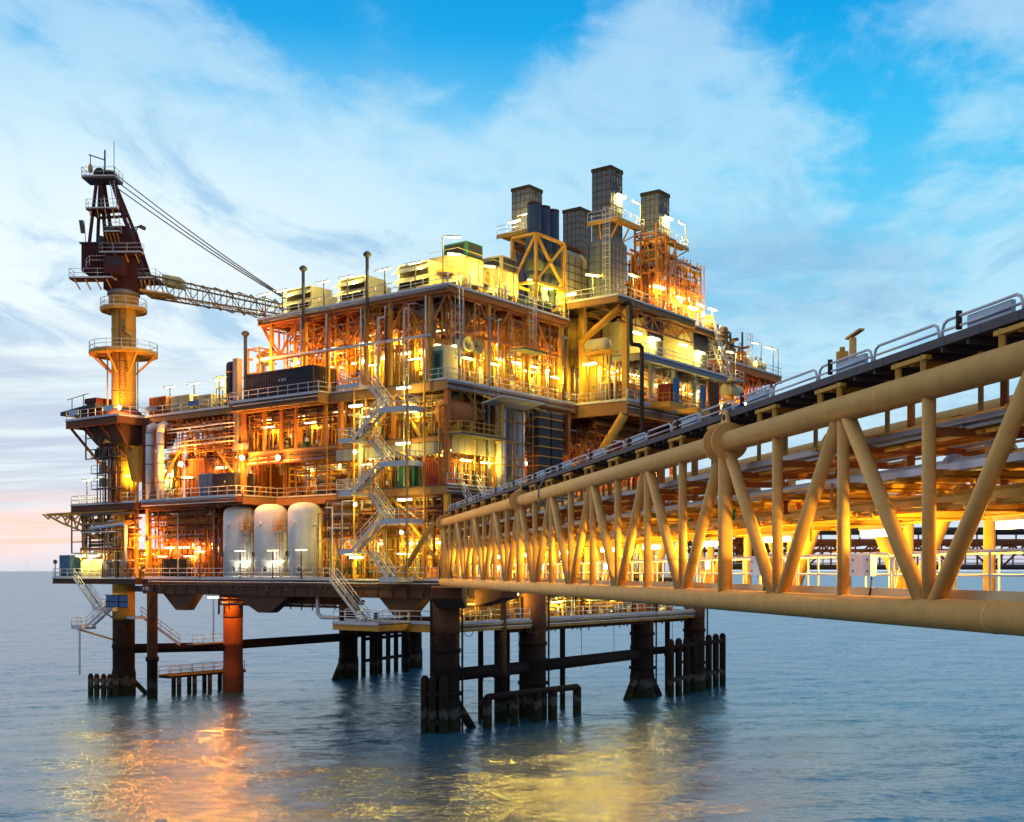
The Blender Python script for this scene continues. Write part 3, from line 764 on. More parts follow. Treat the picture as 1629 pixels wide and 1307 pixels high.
# ---------------------------------------------------------------- lamps
LP = 3.0
WARM = (1.0, 0.71, 0.065); SOD = (1.0, 0.36, 0.035); PALE = (1.0, 0.79, 0.17)
def light(p, power, colr, parent, rad=.22):
    l = bpy.data.lights.new('lamp_light', 'POINT'); l.energy = power * LP; l.color = colr; l.shadow_soft_size = rad
    o = bpy.data.objects.new('lamp_light', l); COL.objects.link(o); o.parent = parent; o.location = p
    return o
def tube_proto():
    t = thing('tube_light', '-', 'lamp', (0, 0, 0), local=True)
    ob('housing', MB().box(-.85, -.19, .02, .85, .19, .12), GAL, t)
    ob('diffuser', MB().box(-.8, -.16, -.16, .8, .16, .017), LAMPW, t)
    return t
_tp = tube_proto(); _first = [True]
def tube_light(x, y, z, rz, label, group, power=220, colr=WARM):
    global _tp
    if _first[0]:
        o = _tp; _first[0] = False
    else: o = copy_tree(_tp_src)
    o.location = (x, y, z); o.rotation_euler = (0, 0, rz); o['label'] = label; o['group'] = group
    return o
_tp_src = _tp
LIGHTS = []
_rl = [None]
def round_light(x, y, z, label, group):
    if _rl[0] is None:
        o = thing('round_lamp', label, 'lamp', (x, y, z), local=True)
        ob('globe', MB().lathe((0, 0, -.2), [(.02, -.17), (.1, -.14), (.165, -.05), (.165, .05), (.1, .14), (.05, .17)], 12), LAMPR, o)
        ob('hood', MB().lathe((0, 0, -.02), [(.2, 0), (.12, .12), (.04, .16)], 12), GRY, o); _rl[0] = o
    else: o = copy_tree(_rl[0])
    o.location = (x, y, z); o['label'] = label; o['group'] = group
    return o
_tn = [0]
def tubes(pts, label, group, power=220, colr=WARM, rz=0.0):
    for (x, y, z) in pts:
        _tn[0] += 1
        if _tn[0] % 5 in (1, 3) and len(pts) > 2:
            o = round_light(x, y, z, label.replace('tube light', 'round lamp'), group.replace('tube lights', 'round lamps'))
            LIGHTS.append((o, power, colr, (0, 0, -.45))); continue
        o = tube_light(x, y, z, rz, label, group)
        if power: LIGHTS.append((o, power, colr))
def flood(x, y, z, d, label, power=900, colr=SOD):
    """round sodium floodlight on a bracket"""
    t = thing('sodium_floodlight', label, 'floodlight', (x, y, z), group='bright orange floodlights on the left side')
    d = Vector(d).normalized(); p = Vector((x, y, z))
    ob('lamp_body', MB().tube(p - d * .05, p - d * .4, .28, 14, .16), GRY, t)
    ob('lens', MB().tube(p - d * .045, p + d * .06, .26, 14, .2), LAMPO, t)
    ob('bracket', MB().bar(p - d * .3 + Vector((0, 0, -.35)), p - d * .3, .06), GAL, t)
    light(d * .45, power, colr, t, .3)
    return t
def post_light(x, y, z, h, rz, label, power=260, colr=PALE, two=True, group='tube lights on posts along the deck edges'):
    """post with a tube light across its top and the loop guard at one end"""
    t = thing('post_light', label, 'lamp post', (x, y, z), rz, group=group, local=True)
    ob('post', MB().tube((0, 0, 0), (0, 0, h), .075, 8).box(-.18, -.18, 0, .18, .18, .04), DGR, t)
    hd = ob('lamp_head', MB().box(-.85, -.12, h, .85, .12, h + .1), GAL, t)
    ob('diffuser', MB().box(-.8, -.075, h - .075, .8, .075, h - .003), LAMPW, hd)
    ob('guard', MB().pipe([(.85, 0, h + .05), (1.15, 0, h + .2), (1.4, 0, h + .12), (1.35, 0, h - .05), (.85, 0, h)], .03, 5), GAL, hd)
    if power: LIGHTS.append((t, power, colr, (0, -.75, h - .35)))
    return t
def arm_light(x, y, z, h, rz, label, power=260, colr=PALE):
    """post with a gooseneck arm"""
    t = thing('gooseneck_light', label, 'lamp post', (x, y, z), rz, group='gooseneck lamps on posts', local=True)
    ob('post', MB().pipe([(0, 0, 0), (0, 0, h), (.15, 0, h + .15), (.5, 0, h + .18)], .06, 7), GRY, t)
    hd = ob('lamp_head', MB().box(.45, -.12, h + .1, 1.7, .12, h + .22), GAL, t)
    ob('diffuser', MB().box(.5, -.075, h + .03, 1.65, .075, h + .097), LAMPW, hd)
    if power: LIGHTS.append((t, power, colr, (1.3, 0, h - .5)))
    return t

# ---------------------------------------------------------------- process equipment
def vessel_flat(x, y, z, ax, r, ln, m, label, cat='vessel'):
    t = thing('pressure_vessel', label, cat, (x, y, z))
    h = r + .5
    prof = [(0.02, -ln / 2 - r * .5), (r * .55, -ln / 2 - r * .42), (r * .88, -ln / 2 - r * .2), (r, -ln / 2), (r, ln / 2), (r * .88, ln / 2 + r * .2), (r * .55, ln / 2 + r * .42), (.02, ln / 2 + r * .5)]
    ob('shell', MB().lathe((x, y, z + h), prof, 22, ax), m, t)
    for s in (-.3, .3):
        a, b = (x + s * ln, y) if ax == 'x' else (x, y + s * ln), None
        cx, cy = a
        w, d = (.2, r * .8) if ax == 'x' else (r * .8, .2)
        ob('saddle', MB().box(cx - w, cy - d, z, cx + w, cy + d, z + h - r * .55), YEL, t)
        ob('nozzle', MB().lathe((cx, cy, z + h + r * .9), [(.14, 0), (.14, .4), (.24, .42), (.24, .52)], 10), m, t)
    return t
def vessel_tall(x, y, z, r, h, m, label):
    t = thing('upright_vessel', label, 'vessel', (x, y, z))
    ob('shell', MB().lathe((x, y, z), [(r, .45), (r, h), (r * .86, h + r * .26), (r * .5, h + r * .46), (.03, h + r * .52)], 22), m, t)
    ob('skirt', MB().lathe((x, y, z), [(r * .98, 0), (r * .98, .447)], 18), YEL, t)
    ob('nozzle', MB().lathe((x - r * .95, y, z + h * .6), [(.12, 0), (.12, -.3), (.22, -.31), (.22, -.4)], 10, 'x'), m, t)
    ob('band', MB().lathe((x, y, z + h * .75), [(r + .03, 0), (r + .03, .12)], 22), GAL, t)
    return t
def cabinet(x, y, z, w, d, h, face, m, label, cat='cabinet'):
    t = thing('control_cabinet', label, cat, (x, y, z))
    ob('body', MB().box(x - w / 2, y - d / 2, z + .1, x + w / 2, y + d / 2, z + h), m, t)
    ob('plinth', MB().box(x - w / 2 + .04, y - d / 2 + .04, z, x + w / 2 - .04, y + d / 2 - .04, z + .098), DGR, t)
    n = max(1, round((d if face == 'L' else w) / .8))
    for i in range(n):
        if face == 'L':
            a = y - d / 2 + d * i / n + .04; b = y - d / 2 + d * (i + 1) / n - .04
            dr = ob('door', MB().box(x - w / 2 - .03, a, z + .18, x - w / 2 - .003, b, z + h - .08), m, t)
            ob('handle', MB().box(x - w / 2 - .07, b - .14, z + h * .45, x - w / 2 - .033, b - .08, z + h * .6), BLK, dr)
        else:
            a = x - w / 2 + w * i / n + .04; b = x - w / 2 + w * (i + 1) / n - .04
            dr = ob('door', MB().box(a, y - d / 2 - .03, z + .18, b, y - d / 2 - .003, z + h - .08), m, t)
            ob('handle', MB().box(b - .14, y - d / 2 - .07, z + h * .45, b - .08, y - d / 2 - .033, z + h * .6), BLK, dr)
    return t
def pump(x, y, z, ax, m, label):
    t = thing('pump_skid', label, 'pump', (x, y, z))
    X = lambda a, b, c: (x + a, y + b, z + c) if ax == 'x' else (x + b, y + a, z + c)
    p0, p1 = X(-1.2, -.5, 0), X(1.2, .5, .22)
    ob('skid_base', MB().box(p0[0], p0[1], z, p1[0], p1[1], z + .22), YEL, t)
    ob('motor', MB().tube(X(-1.0, 0, .72), X(.05, 0, .72), .38, 14).tube(X(-1.12, 0, .72), X(-1.0, 0, .72), .3, 14), m, t)
    ob('pump_casing', MB().tube(X(.4, 0, .7), X(.85, 0, .7), .45, 14).tube(X(.6, 0, .9), X(.6, 0, 1.9), .13, 8), GRY, t)
    ob('coupling', MB().tube(X(.06, 0, .72), X(.4, 0, .72), .16, 10), RED, t)
    ob('motor_foot', MB().bar(X(-.8, 0, .28), X(-.1, 0, .28), .5, .12), m, t)
    return t
def wheel(mb, c, ax, r=.2):
    pts = []
    for k in range(11):
        a = 2 * math.pi * k / 10
        pts.append((c[0], c[1] + r * math.cos(a), c[2] + r * math.sin(a)) if ax == 'x' else (c[0] + r * math.cos(a), c[1], c[2] + r * math.sin(a)))
    mb.pipe(pts, .025, 5)
    for k in (0, 2.5, 5, 7.5):
        i = int(k); mb.tube(c, pts[i], .015, 4)
def manifold(face, a, d, z, w, rng, m, label):
    M = (lambda p, q, r: (q, p, r)) if face == 'L' else (lambda p, q, r: (p, q, r))
    t = thing('valve_manifold', label, 'manifold', M(a, d, z))
    ob('header', MB().tube(M(a - w / 2, d, z + .7), M(a + w / 2, d, z + .7), .17, 10).tube(M(a - w / 2, d + .3, z + 1.9), M(a + w / 2, d + .3, z + 1.9), .13, 10), m, t)
    n = max(2, int(w / .55))
    for i in range(n):
        p = a - w / 2 + w * (i + .5) / n
        br = ob('branch', MB().pipe([M(p, d, z), M(p, d, z + 1.5), M(p, d + .3, z + 1.75), M(p, d + .3, z + 2.5)], .07, 7), m, t)
        v = MB().lathe(M(p, d, z + 1.1), [(.14, -.16), (.14, .16)], 8)
        wheel(v, M(p, d - .22, z + 1.1), 'x' if face == 'L' else 'y')
        ob('valve', v, rng.choice([RED, GRN, BLU, GAL]), br)
    return t
def pipe_rack(face, phrase, a0, a1, z0, z1, d0, d1, rng, mats, nh, nv):
    M = (lambda p, q, r: (q, p, r)) if face == 'L' else (lambda p, q, r: (p, q, r))
    t = thing('pipe_rack', 'rack of mixed pipes ' + phrase, 'pipes', M(a0, d0, z0))
    h = z1 - z0
    fr = MB()
    n = max(2, int((a1 - a0) / 3))
    zr = [z0 + h * .52, z0 + h * .70, z0 + h * .86]
    for i in range(n + 1):
        a = a0 + .15 + (a1 - a0 - .3) * i / n
        for d in (d0 + .2, d0 + 2.2): fr.bar(M(a, d, z0), M(a, d, z1), .16)
        for z in zr: fr.bar(M(a, d0 + .2, z - .15), M(a, d0 + 2.2, z - .15), .14)
    for d in (d0 + .2, d0 + 2.2):
        for z in zr[::2]: fr.bar(M(a0 + .15, d, z - .27), M(a1 - .15, d, z - .27), .1)
    ob('rack_frame', fr, YEL, t)
    for i in range(nh):
        z = rng.choice(zr) + rng.uniform(.0, .15); d = d0 + rng.uniform(.1, 2.3); r = rng.choice([.05, .07, .09, .12, .16, .2])
        b0, b1 = sorted((rng.uniform(a0, a1), rng.uniform(a0, a1)))
        if b1 - b0 < (a1 - a0) * .45: b0, b1 = a0 + .1, a1 - rng.uniform(.1, 2)
        pts = [M(b0, d, z), M(b1, d, z)]
        if rng.random() < .6: pts = [M(b0, d, max(z0, z - rng.uniform(1, 4)))] + pts
        if rng.random() < .6: pts = pts + [M(b1, d + rng.uniform(-.2, 1.2), z), M(b1, d + .2, max(z0, z - rng.uniform(1, 4)))]
        pts = [p for k, p in enumerate(pts) if k == 0 or (Vector(p) - Vector(pts[k - 1])).length > .05]
        ob('pipe', MB().pipe(pts, r, 8), rng.choice(mats), t)
    for i in range(nv):
        a = rng.uniform(a0 + .3, a1 - .3); d = d0 + rng.uniform(.3, min(5, d1 - d0)); r = rng.choice([.05, .06, .08, .11, .15])
        zt = z0 + h * rng.uniform(.55, 1.0)
        pts = [M(a, d, z0), M(a, d, zt), M(a + rng.choice([-1, 1]) * rng.uniform(.4, 2.2), d, zt)]
        if rng.random() < .4: pts.append((pts[-1][0], pts[-1][1], z0 + h * rng.uniform(.1, .5)))
        b = MB().pipe(pts, r, 7)
        for k in range(2):
            zz = z0 + h * rng.uniform(.15, .5); b.lathe(M(a, d, zz), [(r * 1.8, -.05), (r * 1.8, .05)], 8)
        ob('pipe', b, rng.choice(mats), t)
    conduits(t, M, a0 + .2, a1 - .2, z0, z1, d0 - .15, rng, nv)
    return t
def conduits(t, M, a0, a1, z0, z1, d, rng, n):
    h = z1 - z0
    for i in range(n):
        a = rng.uniform(a0, a1); m = rng.choice([GAL, WHT, YEL, BRN, DGR]); r = rng.choice([.03, .035, .045])
        if rng.random() < .55:
            za, zb = z0 + rng.uniform(0, h * .3), z0 + h * rng.uniform(.5, .98)
            pts = [M(a, d, za), M(a, d, zb)]
            if rng.random() < .5: pts.append(M(min(a1, max(a0, a + rng.uniform(-2, 2))), d, zb))
        else:
            z = z0 + h * rng.uniform(.3, .97); L_ = rng.uniform(1.5, (a1 - a0) * .7); b0 = rng.uniform(a0, max(a0 + .01, a1 - L_))
            pts = [M(b0, d, z - rng.uniform(.2, 2)), M(b0, d, z), M(min(a1, b0 + L_), d, z)]
        b = MB().pipe(pts, r, 5)
        if rng.random() < .5: c = pts[0]; b.box(c[0] - .14, c[1] - .14, c[2], c[0] + .14, c[1] + .14, c[2] + .36)
        ob('conduit', b, m, t)
def cable_tray(face, phrase, a0, a1, z, d):
    M = (lambda p, q, r: (q, p, r)) if face == 'L' else (lambda p, q, r: (p, q, r))
    t = thing('cable_tray', 'grey ladder cable tray ' + phrase, 'cable tray', M(a0, d, z))
    b = MB(); b.bar(M(a0, d, z), M(a1, d, z), .05, .14); b.bar(M(a0, d + .6, z), M(a1, d + .6, z), .05, .14)
    n = int((a1 - a0) / .6)
    for i in range(n): b.bar(M(a0 + .3 + i * .6, d, z - .04), M(a0 + .3 + i * .6, d + .6, z - .04), .05, .03)
    ob('tray', b, GAL, t)
    c = MB()
    for k in range(5): c.tube(M(a0, d + .1 + k * .1, z + .02), M(a1, d + .1 + k * .1, z + .02), .04, 5)
    ob('cable', c, BLK, t)
def bulkhead(face, phrase, a0, a1, z0, z1, d, m, rng, doors=1):
    M = (lambda p, q, r: (q, p, r)) if face == 'L' else (lambda p, q, r: (p, q, r))
    t = thing('bulkhead_wall', 'ribbed steel wall ' + phrase, 'wall', M(a0, d, z0)); t['kind'] = 'thing'
    b = MB(); p, q = M(a0, d, z0), M(a1, d + .12, z1); b.box(*p, *q)
    n = int((a1 - a0) / .9)
    for i in range(n):
        a = a0 + .45 + i * .9; p, q = M(a - .06, d - .1, z0), M(a + .06, d - .002, z1); b.box(*p, *q)
    ob('panel', b, m, t)
    for i in range(doors):
        a = a0 + (a1 - a0) * rng.uniform(.15, .8); p, q = M(a, d - .16, z0 + .1), M(a + 1.0, d - .105, z0 + 2.2)
        dr = ob('door', MB().box(*p, *q), rng.choice([GRY, RED, GRN, WHT]), t)
        p, q = M(a + .8, d - .22, z0 + 1.0), M(a + .86, d - .165, z0 + 1.25); ob('handle', MB().box(*p, *q), BLK, dr)
    return t
def duct_run(face, phrase, a0, a1, z, d, w, h, m):
    M = (lambda p, q, r: (q, p, r)) if face == 'L' else (lambda p, q, r: (p, q, r))
    t = thing('air_duct', 'square sheet metal air duct ' + phrase, 'duct', M(a0, d, z))
    b = MB(); p, q = M(a0, d, z), M(a1, d + w, z + h); b.box(*p, *q)
    f = b; n = max(1, int((a1 - a0) / 1.4))
    for i in range(n + 1):
        a = a0 + (a1 - a0) * i / n; p, q = M(a - .04, d - .05, z - .05), M(a + .04, d + w + .05, z + h + .05); f.box(*p, *q)
    ob('trunking', f, m, t)
def framing(face, phrase, a0, a1, z0, z1, ds, seed, m):
    M = (lambda p, q, r: (q, p, r)) if face == 'L' else (lambda p, q, r: (p, q, r))
    rg = random.Random(seed); t = thing('steel_framing', 'lattice of thin orange posts and rails ' + phrase, 'framing', M(a0, ds[0], z0))
    for d in ds:
        b = MB(); n = max(3, int((a1 - a0) / 1.5)); h = z1 - z0
        xs = [a0 + (a1 - a0) * i / n for i in range(n + 1)]
        for a in xs: b.bar(M(a, d, z0), M(a, d, z1), .1)
        zs = sorted(z0 + h * rg.uniform(.12, .95) for _ in range(4))
        for z in zs: b.bar(M(a0, d, z), M(a1, d, z), .09)
        for i in range(n):
            if rg.random() < .6:
                za, zb = rg.sample(zs, 2); b.bar(M(xs[i], d, za), M(xs[i + 1], d, zb), .07)
        ob('lattice', b, m, t)
ALLM = [YEL, YEL, GAL, GAL, GRY, WHT, CRM, ORA, BRN]
def zone(face, phrase, a0, a1, z0, z1, d0, d1, seed, wall=OCH, lampn=3, power=200, colr=WARM, nh=20, nv=20, mats=None, gear=4, doors=1, kit='vcpmt', shell=None):
    rng = random.Random(seed); M = (lambda p, q, r: (q, p, r)) if face == 'L' else (lambda p, q, r: (p, q, r))
    mats = mats or ALLM; nh = int(nh * 1.4); nv = int(nv * 1.4)
    if wall: bulkhead(face, 'at the back ' + phrase, a0, a1, z0 + .01, z1 - .75, d1, wall, rng, doors)
    pipe_rack(face, phrase, a0 + .2, a1 - .2, z0 + .005, z1 - .7, d0 + .4, d1 - .6, rng, mats, nh, nv)
    if d1 - d0 > 6: pipe_rack(face, 'further in, ' + phrase, a0 + .2, a1 - .2, z0 + .005, z1 - .7, d0 + 4.0, d1 - .6, rng, mats, max(4, nh // 2), max(4, nv // 2))
    if z1 - z0 > 4: framing(face, phrase, a0 + .3, a1 - .3, z0 + .01, z1 - .8, [d0 + .15, d0 + 2.9] if d1 - d0 > 5 else [d0 + .3], seed + 500, rng.choice([ORA, YEL, GIR]))
    cable_tray(face, phrase, a0 + .3, a1 - .3, z1 - 1.25, d0 + .3)
    if z1 - z0 > 5: duct_run(face, phrase, a0 + .5, a1 - .8, z1 - 2.2, d0 + 3.0, .7, .6, rng.choice([GAL, CRM, GRY]))
    # machinery on the deck, spaced along the bay
    slots = [a0 + (a1 - a0) * (i + .5) / gear for i in range(gear)]; sw = (a1 - a0) / gear
    names = {id(YEL): 'yellow', id(CRM): 'cream', id(RED): 'red', id(GRN): 'green', id(WHT): 'white', id(GRY): 'grey', id(BLU): 'blue', id(BRN): 'rust brown', id(ORA): 'orange', id(GAL): 'galvanised'}
    used = set()
    ks = list(kit); rng.shuffle(ks)
    for i, a in enumerate(slots):
        k = ks[i % len(ks)]
        m = rng.choice([x for x in (YEL, CRM, RED, GRN, WHT, GRY, BLU, BRN, ORA) if (k, id(x)) not in used]); used.add((k, id(m)))
        cn = names[id(m)]; d = d0 + rng.uniform(1.6, min(3.4, d1 - d0 - 1.2)); P = M(a, d, z0 + .01)
        hmax = z1 - z0 - 1.6
        if k == 'v': vessel_flat(*P, 'y' if face == 'L' else 'x', min(.95, sw * .25, hmax * .3), sw * .5, m, f'{cn} lying vessel with rounded ends {phrase}')
        elif k == 'c':
            w = min(2.4, sw * .8); hh = min(2.3, hmax)
            cabinet(P[0], P[1], P[2], .9 if face == 'L' else w, w if face == 'L' else .9, hh, face, m, f'{cn} steel control cabinet with doors {phrase}')
        elif k == 'p': pump(*P, 'y' if face == 'L' else 'x', m, f'pump with {cn} motor on yellow skid {phrase}')
        elif k == 'm': manifold(face, a, d, z0 + .01, min(3.0, sw * .85), rng, m, f'{cn} valve manifold with handwheels {phrase}')
        else: vessel_tall(*P, min(.8, sw * .25), min(3.6, hmax), m, f'{cn} upright vessel with domed top {phrase}')
    lampn = int(lampn * 1.5 + .5); power *= .72
    pts = []
    for i in range(lampn):
        a = a0 + (a1 - a0) * (i + .5) / lampn; d = d0 + (.9 if i % 2 == 0 else min(3.6, (d1 - d0) * .45))
        pts.append(M(a, d, z0 + min(z1 - z0 - 1.3, 3.6 + (.5 if i % 2 else 0))))
    tubes(pts, 'glowing tube light hung ' + phrase, 'tube lights ' + phrase, power, colr, R(90) if face == 'L' else 0)
    if d0 < 1.5 and face in 'LR' and z1 - z0 > 4:
        for i in range(2):
            a = a0 + (a1 - a0) * (.3 + .45 * i); P = M(a, d0 - .62, z0 + .01)
            post_light(*P, 2.5, R(90) if face == 'L' else 0, 'short light post at the deck edge ' + phrase, 130, colr, group='short light posts ' + phrase)
# ---------------------------------------------------------------- the decks' bays, each filled with its own pipes and machines
HOT = [ORA, ORA, YEL, BRN, RED, GAL]
zone('L', 'on the cellar deck under the crane', 35.6, 46.4, ZC, ZM, .8, 8, 11, BRN, 5, 170, SOD, 26, 16, HOT, 4, 1, 'cpmt')
zone('L', 'on the cellar deck behind the white tanks', 17.5, 35, ZC, ZM - .5, 5.2, 12, 12, OCH, 4, 150, WARM, 12, 14, HOT, 4, 0, 'pmv')
zone('L', 'on the cellar deck behind the stair tower', 1, 17, ZC, ZM, .9, 10, 13, OCH, 5, 230, WARM, 18, 20, HOT, 5, 1, 'pmtc')
zone('L', 'on the main deck below the crane side bay', 30.2, 42, ZM, ZU, .9, 10, 14, BRN, 4, 220, SOD, 16, 14, HOT, 3, 1, 'vtm')
zone('L', 'on the main deck under the dark container', 15.2, 29, ZM, ZZ, 5.6, 13, 15, OCH, 4, 220, WARM, 8, 12, None, 4, 2, 'cpm')
zone('L', 'on the mezzanine under the dark container', 14.8, 29, ZZ, ZU, 1.0, 9, 16, BRN, 3, 150, WARM, 16, 12, HOT, 4, 0, 'vpm')
zone('L', 'on the main deck beside the stair tower', 1, 14.2, ZM, ZZ, .9, 9, 17, OCH, 5, 260, WARM, 8, 10, None, 4, 2, 'cmp')
zone('L', 'on the mezzanine beside the stair tower', 1, 14.2, ZZ, ZU, 1.0, 9, 18, OCH, 4, 230, WARM, 14, 16, None, 4, 1, 'vpm')
zone('L', 'under the roof deck near the dark container', 14.2, 26, ZU, ZT, 2.6, 12, 19, None, 4, 240, SOD, 14, 16, HOT, 4, 0, 'cpmt')
zone('L', 'under the roof by the top of the stairs', 1, 14, ZU, ZT, 1.4, 11, 20, OCH, 6, 280, WARM, 12, 18, None, 5, 1, 'cpmvt')
zone('R', 'on the spider deck below the bridge end', 2, 24, ZS, ZC - 1.2, .4, 6, 31, None, 5, 150, WARM, 10, 26, [YEL, OCH, GAL, BRN], 7, 0, 'mpm')
zone('R', 'on the spider deck towards the far leg', 24.5, 45, ZS, ZC - 1.2, .4, 6, 32, None, 4, 150, WARM, 10, 24, [YEL, OCH, GAL, BRN], 6, 0, 'mpm')
zone('R', 'on the cellar deck behind the bridge end', .8, 12, ZC, ZM, .9, 9, 33, OCH, 5, 280, WARM, 14, 18, HOT, 4, 1, 'cpmt')
zone('R', 'on the cellar deck behind the truss', 12.5, 25, ZC, ZM, .9, 9, 34, OCH, 5, 300, WARM, 14, 18, None, 4, 1, 'vpmt')
zone('R', 'on the cellar deck at the far end', 25.5, 43, ZC, ZM, .9, 9, 35, OCH, 5, 300, WARM, 14, 18, None, 5, 0, 'vpmt')
zone('R', 'on the main deck at the bridge stair', .9, 8, ZM, ZZ, .9, 8, 36, OCH, 3, 260, WARM, 6, 10, None, 3, 1, 'cmp')
zone('R', 'on the main deck behind the grey ducts', 8.4, 20.4, ZM, ZU, 2.6, 9, 37, BRN, 4, 300, SOD, 14, 12, HOT, 4, 0, 'vtm')
zone('R', 'on the main deck under the overhanging module', 21.5, 43, ZM, ZU - 1.4, .9, 9, 38, BRN, 6, 300, SOD, 22, 30, HOT, 6, 0, 'pmtv')
zone('R', 'on the upper deck above the grey ducts', 1, 10, ZU, ZT, 1.2, 9, 39, OCH, 5, 300, WARM, 10, 16, None, 4, 1, 'cmtv')
zone('R', 'on the upper deck by the overhanging module', 10.2, 21, ZU, ZT, 1.0, 9, 40, OCH, 5, 300, WARM, 12, 18, None, 4, 0, 'pmtv')
zone('R', 'under the grey gallery of the module', 22.8, 43.2, ZU + .01, ZG, -4.8, 1.5, 41, OCH, 7, 230, PALE, 20, 26, [CRM, GAL, WHT, YEL], 7, 1, 'cmpm')
zone('R', 'at the foot of the exhaust stacks', 32.2, 43, ZK, ZK + 8.6, -4.6, 1.5, 42, None, 4, 420, (1, .5, .05), 6, 34, [ORA, ORA, YEL, BRN], 5, 0, 'mpm')
zone('L', 'on the cellar extension past the crane leg', 48, 60, ZC, 18.5, 1.5, 6, 43, OCH, 3, 240, WARM, 8, 6, HOT, 3, 1, 'cpm')
zone('L', 'on the main deck extension past the crane leg', 47.8, 50, ZM, ZU - 3, 3.0, 6, 44, OCH, 1, 420, (1, .75, .12), 4, 4, None, 1, 0, 'm')

# cross walls that close the bays off further in
def cross_wall(label, x0, y0, x1, y1, z0, z1, m):
    t = thing('bulkhead_wall', label, 'wall', (x0, y0, z0)); t['kind'] = 'thing'
    b = MB().box(x0, y0, z0, x1, y1, z1); along = (x1 - x0) > (y1 - y0); n = int(max(x1 - x0, y1 - y0) / .9)
    for i in range(n):
        if along: b.box(x0 + .4 + i * .9, y0 - .1, z0, x0 + .52 + i * .9, y0 - .003, z1)
        else: b.box(x0 - .1, y0 + .4 + i * .9, z0, x0 - .003, y0 + .52 + i * .9, z1)
    ob('panel', b, m, t)
cross_wall('rust brown end wall of the cellar deck behind the crane leg', 3.0, 46.4, 20, 46.5, ZC + .02, 21.6, BRN)
cross_wall('rust brown end wall of the main deck behind the grey riser ducts', 4.5, 44.4, 20, 44.5, ZM + .02, 31.0, BRN)
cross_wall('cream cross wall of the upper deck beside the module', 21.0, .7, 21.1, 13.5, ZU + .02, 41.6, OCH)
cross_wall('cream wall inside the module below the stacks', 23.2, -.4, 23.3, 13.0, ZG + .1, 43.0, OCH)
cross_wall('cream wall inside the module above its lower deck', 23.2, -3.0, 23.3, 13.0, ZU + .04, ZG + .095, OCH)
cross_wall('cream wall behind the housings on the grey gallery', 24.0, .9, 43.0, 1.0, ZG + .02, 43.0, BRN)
cross_wall('orange wall closing the far end of the main deck under the module', 43.4, 1.5, 43.5, 12, ZM + .02, 31.4, BRN)
tubes([(2.2, v, 38.4) for v in (3, 8, 13, 18, 23.5)] + [(u, 2.5, 38.6) for u in (6, 11, 16.5)], 'tube light hung under the trusses of the roof deck', 'tube lights under the roof trusses', 420, SOD, R(90))
tubes([(25.6, -5.4, 41.0), (33.2, -3, 41.8), (36.6, -5.0, 41.4)], 'tube light beside the cream housings on the grey gallery', 'tube lights on the grey gallery', 300, PALE, 0)
tubes([(21.4, -2, 37.4), (21.6, 2.5, 36.4)], 'tube light under the trestle beside the black downpipe', 'tube lights under the trestle', 260, WARM, R(90))
tubes([(1.2, v, 12.6) for v in (-.4,)] + [(u, -.2, 12.7) for u in (5, 10, 15, 20, 25, 30, 35, 41)], 'tube light close under the cellar deck above the spider deck rail', 'tube lights over the spider deck', 170, WARM, 0)
# ---- the stair tower on the left face
st = thing('stair_tower', 'zigzag steel stair tower climbing the front corner of the platform', 'stairs', (-1.6, 7, 10))
def flight(p, q, w, udir, k):
    """p top, q foot; the stair is w wide along udir"""
    p = Vector(p); q = Vector(q); ud = Vector(udir) * (w / 2)
    b = MB()
    for s in (-1, 1): b.bar(p + ud * s, q + ud * s, .07, .30)
    fl = ob('stringer', b, GAL, st)
    n = int(abs(p.z - q.z) / .21); t = MB(); dirv = (q - p); dirv.z = 0; dirv = dirv.normalized() * .14
    for i in range(1, n):
        c = p + (q - p) * (i / n); t.slab([c - ud * .97 - dirv, c + ud * .97 - dirv, c + ud * .97 + dirv, c - ud * .97 + dirv], (0, 0, .035))
    ob('tread', t, DGR, fl)
    r = MB()
    for s in (-1, 1):
        for hh in (.62, 1.1): r.tube(p + ud * s + Vector((0, 0, hh)), q + ud * s + Vector((0, 0, hh)), .035, 6)
        m = max(2, int((q - p).length / 1.3))
        for i in range(m + 1):
            c = p + (q - p) * (i / m) + ud * s; r.tube(c, c + Vector((0, 0, 1.1)), .03, 5)
    ob('handrail', r, GAL, fl)
def landing(x0, y0, x1, y1, z, open_sides=''):
    d = ob('landing', MB().box(x0, y0, z - .1, x1, y1, z).box(x0 + .003, y0 + .003, z - .32, x0 + .12, y1 - .003, z - .103).box(x0 + .12, y0 + .003, z - .32, x1 - .003, y0 + .12, z - .103), GAL, st)
    r = MB()
    P = {'w': [(x0 + .05, y0, z), (x0 + .05, y1, z)], 'n': [(x0, y1 - .05, z), (x1, y1 - .05, z)], 's': [(x0, y0 + .05, z), (x1, y0 + .05, z)]}
    for k in 'wns':
        if k not in open_sides: r.rail(P[k], step=1.3)
    ob('handrail', r, GAL, d)
lv = [33.2, 30.5, 27.9, 25.3, 22.7, 19.8, 17.0, 14.25]
A, B = -1.0, -2.15                      # the two lanes
for i in range(7):
    x = A if i % 2 == 0 else B
    if i % 2 == 0: flight((x, 8.9, lv[i]), (x, 6.3, lv[i + 1]), .95, (1, 0, 0), i)
    else: flight((x, 6.5, lv[i]), (x, 10.0, lv[i + 1]), .95, (1, 0, 0), i)
for i, z in enumerate(lv):
    if i % 2 == 0: landing(-2.7, 9.0 if i == 0 else 10.02, -.45, 11.8, z, 's' if True else '')
    elif z > 15: landing(-2.7, 2.6, -.45, 6.28, z, 'n')
landing(-2.7, 4.2, -.2, 6.28, 14.25, 'n')
